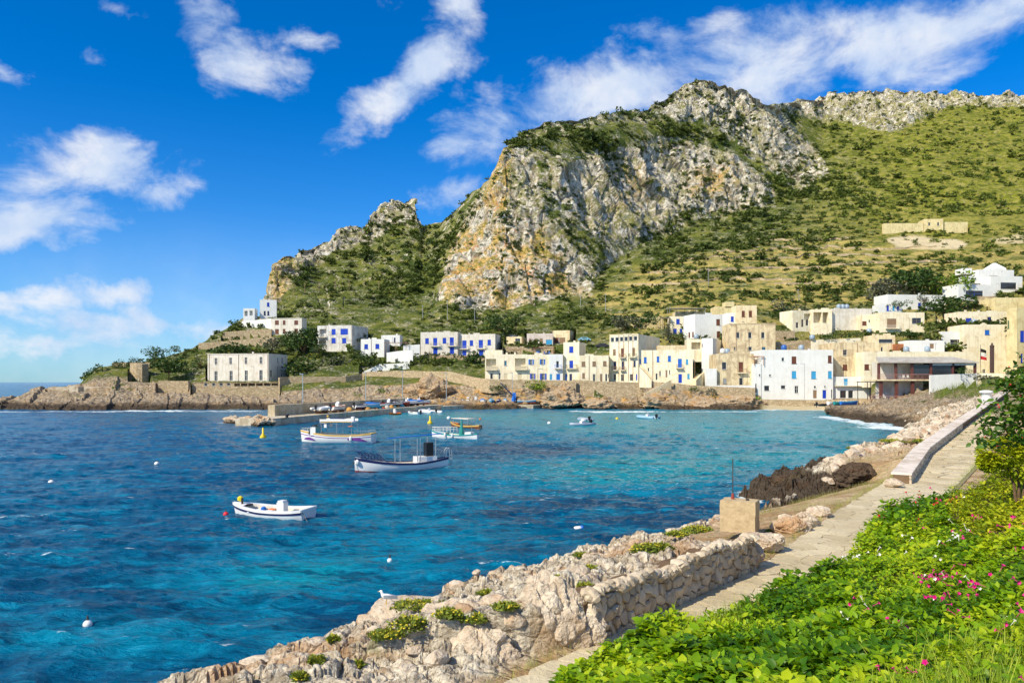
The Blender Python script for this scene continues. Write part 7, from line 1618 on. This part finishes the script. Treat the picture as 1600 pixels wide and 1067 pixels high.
for k in range(16):
    sel = np.where(pid == k)[0]
    if not len(sel): continue
    sp = np.repeat(sel, NLf); n = len(sp); azi = rr.uniform(0, 6.28, len(sel)); az_ = np.repeat(azi, NLf)+np.tile(np.arange(NLf)*2.1, len(sel))+rr.normal(0, .3, n)
    tier = np.tile(np.arange(NLf), len(sel)); pit = .75-.16*tier+rr.normal(0, .22, n); sz = base_sz[k]*rr.uniform(.6, 1.35, n)*(.65+.1*tier); sz *= np.clip(1.0+.018*(pb[sp, 1]-5), 1, 1.3)*(1+.55*fbm(pb[sp]/.9, 2, 407))
    tilt = np.array([-.25, -.35, 0]); pos = pb[sp]+np.stack([np.cos(az_)*.02, np.sin(az_)*.02, -.03*tier], -1)+np.array([0,0,.03])
    V, Fc = scatter(LP[k % 3], pos, az_, pit, rr.normal(0, .35, n), sz)
    t = np.clip(.42+.22*np.repeat(rr.normal(0, 1, len(sel)), NLf)+rr.normal(0, .14, n)-.05*tier+.12+fbm(pos/1.5, 2, 405)*.8, 0, 1)
    near_i = np.where((pos[:, 1] < 6.6) & (lay_[sp] > -.05) & (V.reshape(n, 8, 3)[:, :, 2].max(1) > 0))[0]
    py_l = HZ-(pos[near_i, 2]-H0)/pos[near_i, 1]*F; near_i = near_i[(py_l < 1075)]
    near_i = near_i[np.argsort(-sz[near_i]/pos[near_i, 1])][:20]; mask = np.ones(n, bool); mask[near_i] = False
    Vr = V.reshape(n, 8, 3); Ff = LP[k % 3][1]; Vk = Vr[mask].reshape(-1, 3); nk = mask.sum(); Fk = (Ff[None]+(np.arange(nk)*8)[:, None, None]).reshape(-1, 3)
    rt = roots[k]; off = np.array(rt.location)
    mt = M_bedy if k == 14 else M_bed
    ob = link(bpy.data.objects.new('foliage', npmesh('foliage', Vk-off, Fk, mt, True, {'tint': np.repeat(t[mask], 8)})), rt); ob['kind'] = 'stuff'
    for q in near_i:
        key = (k % 3, int(t[q]*4))
        if key not in bigmesh: bigmesh[key] = npmesh('leaf', LP[k % 3][0], LP[k % 3][1], M_bed, True, {'tint': np.full(8, (key[1]+.5)/5)})
        if len(bigset) >= 300: break
        o = link(bpy.data.objects.new('leaf', bigmesh[key]), rt); o.location = tuple(pos[q]-off); o.scale = (float(sz[q]),)*3
        o.rotation_euler = Matrix(rotm(np.array([az_[q]]), np.array([pit[q]]), np.array([0.]))[0].tolist()).to_euler(); bigset.append(o)
# flowers: magenta and white trumpets
def flower_mesh(mat):
    m = MB(); n = 10; rings = [(.012, 0), (.014, .28), (.03, .36)]
    vs = []; 
    for r_, x in rings: vs += [(x, r_*math.cos(t*2*math.pi/n), r_*math.sin(t*2*math.pi/n)) for t in range(n)]
    vs += [(.42, (.13 if t % 2 == 0 else .085)*math.cos(t*2*math.pi/n), (.13 if t % 2 == 0 else .085)*math.sin(t*2*math.pi/n)) for t in range(n)]
    fs = [(i*n+t, i*n+(t+1) % n, (i+1)*n+(t+1) % n, (i+1)*n+t) for i in range(3) for t in range(n)]; m.add([(a/.42, b/.42, c/.42) for a, b, c in vs], fs); return m.mesh('flower', mat, True)
M_mag = paint((.62,.015,.22),.5,.3,.1); M_wfl = paint((.82,.78,.74),.5,.3,.05); M_redf = paint((.60,.03,.03),.5,.3,.1)
FM = [flower_mesh(M_mag), flower_mesh(M_wfl), flower_mesh(M_redf)]
FD = {6:(9,1),7:(3,2),8:(14,0),9:(30,0),10:(26,1),11:(75,0),12:(46,0),13:(64,0),14:(14,0),15:(16,2),5:(3,1)}
for k, (cnt, kind) in FD.items():
    sel = np.where((pid == k) & (lay_ > -.10))[0]
    if not len(sel): continue
    wq = np.exp(9*fbm(pb[sel]/.55, 2, 411)); wq /= wq.sum()
    for q in rr.choice(sel, min(cnt, len(sel)), replace=False, p=wq):
        fk = kind if rr.random() < .80 else (1-kind if kind < 2 else 0)
        if k == 5: fk = 1
        o = link(bpy.data.objects.new('flower', FM[fk]), roots[k]); o.location = tuple(pb[q]-np.array(roots[k].location)+np.array([rr.normal(0, .03), -.03, rr.uniform(.05, .13)])); s = rr.uniform(.065, .10)*(1+.03*(pb[q, 1]-5)); o.scale = (s, s, s)
        o.rotation_euler = (0, -rr.uniform(-.2, 1.2), rr.uniform(0, 6.28))
# grass tufts in the bed and on the path edge
GP = (np.array([(0,-.012,0),(0,.012,0),(.06,-.010,.35),(.06,.010,.35),(.22,-.006,.68),(.22,.006,.68),(.46,0,.95)], float), np.array([(0,1,3),(0,3,2),(2,3,5),(2,5,4),(4,5,6)]))
def grass(label, fn, n, size, seed, mat, name='grass'):
    rr = np.random.default_rng(seed); pos = fn(rr, n); n = len(pos); V, Fc = scatter(GP, pos, rr.uniform(0, 6.28, n), rr.normal(0, .22, n), rr.normal(0, .2, n), size*rr.uniform(.5, 1.3, n)*np.clip(pos[:, 1]/9, 1, 1.6))
    o = link(bpy.data.objects.new(name, npmesh(name, V, Fc, mat, False, {'tint': np.repeat(np.clip(rr.normal(.6, .2, n), 0, 1), 7)}))); tag(o, label, 'grass', kind='stuff')
M_grass = leafmat('grass_blade', (.10,.20,.01), (.26,.38,.02), (.50,.52,.06), .35, .5)
def bedfn(x0, x1, t0, t1, dz=-.25):
    def f(rr, n):
        u = rr.normal((x0+x1)/2, (x1-x0)/3.2, n); v = np.clip(rr.uniform(t0, t1, n), 0, 1); a, b, c = bed_pt(u, v); p = np.stack([a, b, c], -1); p[:, 2] += fbm(p/1.1, 3, 401)*.30+dz; return p
    return f
grass('tall bright grass along the bottom edge of the flower bed', bedfn(1080, 1560, .70, .93, -.14), 3200, .26, 61, M_grass)
grass('tuft of fine grass leaning over the path', bedfn(1040, 1190, .0, .14, -.2), 1100, .24, 62, M_grass)
grass('fine grass in the lower right of the flower bed', bedfn(1450, 1620, .55, .9, -.1), 900, .30, 63, M_grass)
def dirtfn(rr, n):
    u = rr.uniform(1150, 1420, n*3); Y_ = rr.uniform(24, 48, n*3); x = (u-800)/F*Y_; z, dp, dc, rk, fl = near_height(x, Y_); cl_ = fbm(np.stack([x, Y_, x*0], -1)/1.6, 3, 9); k = (dp > .15) & (dc > .8) & (cl_ > .05); return np.stack([x, Y_, z], -1)[k][:n]
grass('sparse dry grass on the bare ground behind the stone block', dirtfn, 7000, .13, 64, leafmat('dry_grass', (.12,.14,.03), (.26,.26,.06), (.48,.40,.14), .2, .7))
def edgefn(rr, n):
    s = rr.uniform(0, 45, n); P_ = []
    for a in s:
        p, e, q = path_frame(S0+a); sd = rr.random() < .5; d = rr.normal(-.02, .06) if sd else 2.75+rr.normal(0, .12); P_.append(tuple(p+q*d))
    return np.array(P_)
grass('thin weeds growing along both edges of the path', edgefn, 4200, .12, 65, M_grass)
def slopefn(rr, n):
    u = rr.uniform(1462, 1600, n*2); v = rr.uniform(592, 628, n*2); P_ = []
    for a, b in zip(u, v):
        if b > 626-(a-1462)*.02 or b < 612-(a-1462)*.14: continue
        P_.append(tuple(terrain_hit(a, b, 1.0)))
    return np.array(P_)[:n]
grass('green grassy bank below the restaurant wall', slopefn, 3000, .8, 66, leafmat('bank_grass', (.05,.09,.01), (.12,.18,.02), (.24,.28,.04), .2, .7))
# the clipped yellow green shrub with a bare stem and the overhanging flowering branch
sh_ = thing('clipped_shrub', 'rounded yellow green shrub on a bare stem at the right edge', 'shrub', tuple(wpt(1592, 765, 16)))
rr = np.random.default_rng(71); L_ = []; T_ = []; F_ = []; no = 0
for (a, b, w_, h_) in ((1562,708,62,42),(1598,722,70,56),(1590,695,60,30),(1625,700,70,60),(1545,722,30,26)):
    c = wpt(a, b, 16)-Vector(sh_.location); n = 1500; d = rr.normal(size=(n, 3)); d /= np.linalg.norm(d, axis=1)[:, None]; W3 = w_/F*16/2; H3 = h_/F*16/2
    pos = np.array(c)+d*np.array([W3, W3, H3])*rr.uniform(.72, 1.04, (n, 1)); V, Fc = scatter(leaf_proto(.3, .1, .1), pos, np.arctan2(d[:, 1], d[:, 0])+rr.normal(0, .5, n), np.arcsin(d[:, 2])*.7+rr.normal(0, .3, n), rr.uniform(-.8, .8, n), rr.uniform(.05, .085, n))
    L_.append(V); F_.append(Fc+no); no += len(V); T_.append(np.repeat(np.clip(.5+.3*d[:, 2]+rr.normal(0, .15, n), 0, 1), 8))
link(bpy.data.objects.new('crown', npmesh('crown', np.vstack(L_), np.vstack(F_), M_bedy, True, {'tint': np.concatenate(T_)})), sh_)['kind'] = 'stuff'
m = MB(); 
for dx in (0, .12, -.1): m.tube([(dx*.4,0,-.5),(dx,0,.1),(dx*2.2-.05,.0,.55),(dx*4-.1,0,.8)], .035, 7, .015)
m.build('trunk', M_bark, sh_)
br = thing('flowering_branch', 'dark leafy branch with small red flowers hanging in from the right edge', 'shrub', tuple(wpt(1640, 700, 11)))
L_, T_, F_, no = [], [], [], 0; tw = MB(); b0 = Vector(br.location)
for (x0, y0, x1, y1) in ((1650,660,1535,640),(1650,685,1530,668),(1650,640,1550,600),(1650,690,1515,688),(1650,672,1545,655),(1650,640,1562,612),(1660,620,1580,590),(1650,655,1560,668),(1660,610,1600,600),(1650,640,1575,640),(1650,700,1545,700),(1660,600,1590,575),(1650,660,1590,650),(1650,650,1600,625),(1660,690,1590,680)):
    a = wpt(x0, y0, 11.3)-b0; b = wpt(x1, y1, 10.6+rr.uniform(-.5, .6))-b0; pts = [a.lerp(b, t)+Vector((0, 0, .10*math.sin(t*3.1))) for t in np.linspace(0, 1, 8)]; tw.tube(pts, .012, 5, .004)
    n = 110; t = rr.uniform(.15, 1, n); pos = np.array([tuple(a.lerp(b, q)+Vector((0, 0, .10*math.sin(q*3.1)))) for q in t])+rr.normal(0, .06, (n, 3))
    V, Fc = scatter(LP[0], pos, rr.uniform(0, 6.28, n), rr.normal(.1, .5, n), rr.normal(0, .6, n), rr.uniform(.06, .12, n)); L_.append(V); F_.append(Fc+no); no += len(V); T_.append(np.repeat(rr.uniform(.0, .75, n), 8))
    for q in range(3):
        o = link(bpy.data.objects.new('flower', FM[2]), br); o.location = tuple(pos[q*9]+np.array([0, -.05, .03])); o.scale = (.05,)*3; o.rotation_euler = (0, -rr.uniform(0, 1.3), rr.uniform(3, 6))
link(bpy.data.objects.new('foliage', npmesh('foliage', np.vstack(L_), np.vstack(F_), leafmat('branch_leaf', (.03,.08,.01), (.09,.19,.015), (.25,.36,.02), .3), True, {'tint': np.concatenate(T_)})), br)['kind'] = 'stuff'
tw.build('twigs', M_bark, br)
# boulders at the end of the pier and rocks under the front row
def rocks(label, lst, seed, mat):
    for k, (x0, x1, y0, y1, Y_) in enumerate(lst): bspan(label[k], x0, x1, y0, y1+3, Y_, seed+k, sub=5, mat=mat, name='shore_rock', crag_=.34)
rocks(['square broken rock farthest out at the end of the pier','long low rock at the end of the pier','tall rock against the end of the pier'], [(352,376,650,664,128),(372,402,652,666,123),(395,424,650,666,119.5)], 900, M_rock)
rocks(['big dark rock under the foot of the sea wall','rounded brown rock right of the boat apron','orange rock bulge above the apron end','dark rock below the left of the cliff stair','dark overhanging rock below the cliff stair','brown sea rock under the weathered ochre house','dark rock ledge beside the beach','orange hollow rock behind the parked boats','pale leaning rock behind the parked boats'],
      [(916,960,624,642,196.5),(852,905,612,640,199),(870,902,602,624,202),(972,1004,626,642,197.5),(1000,1062,620,643,196),(1068,1120,622,642,196.5),(1125,1190,622,643,196.5),(655,700,590,624,211),(632,665,604,626,212)], 920, M_coast)
print('tris', sum(len(o.data.loop_triangles) if False else sum(1 for _ in ()) for o in []), 'objects', len(bpy.data.objects))
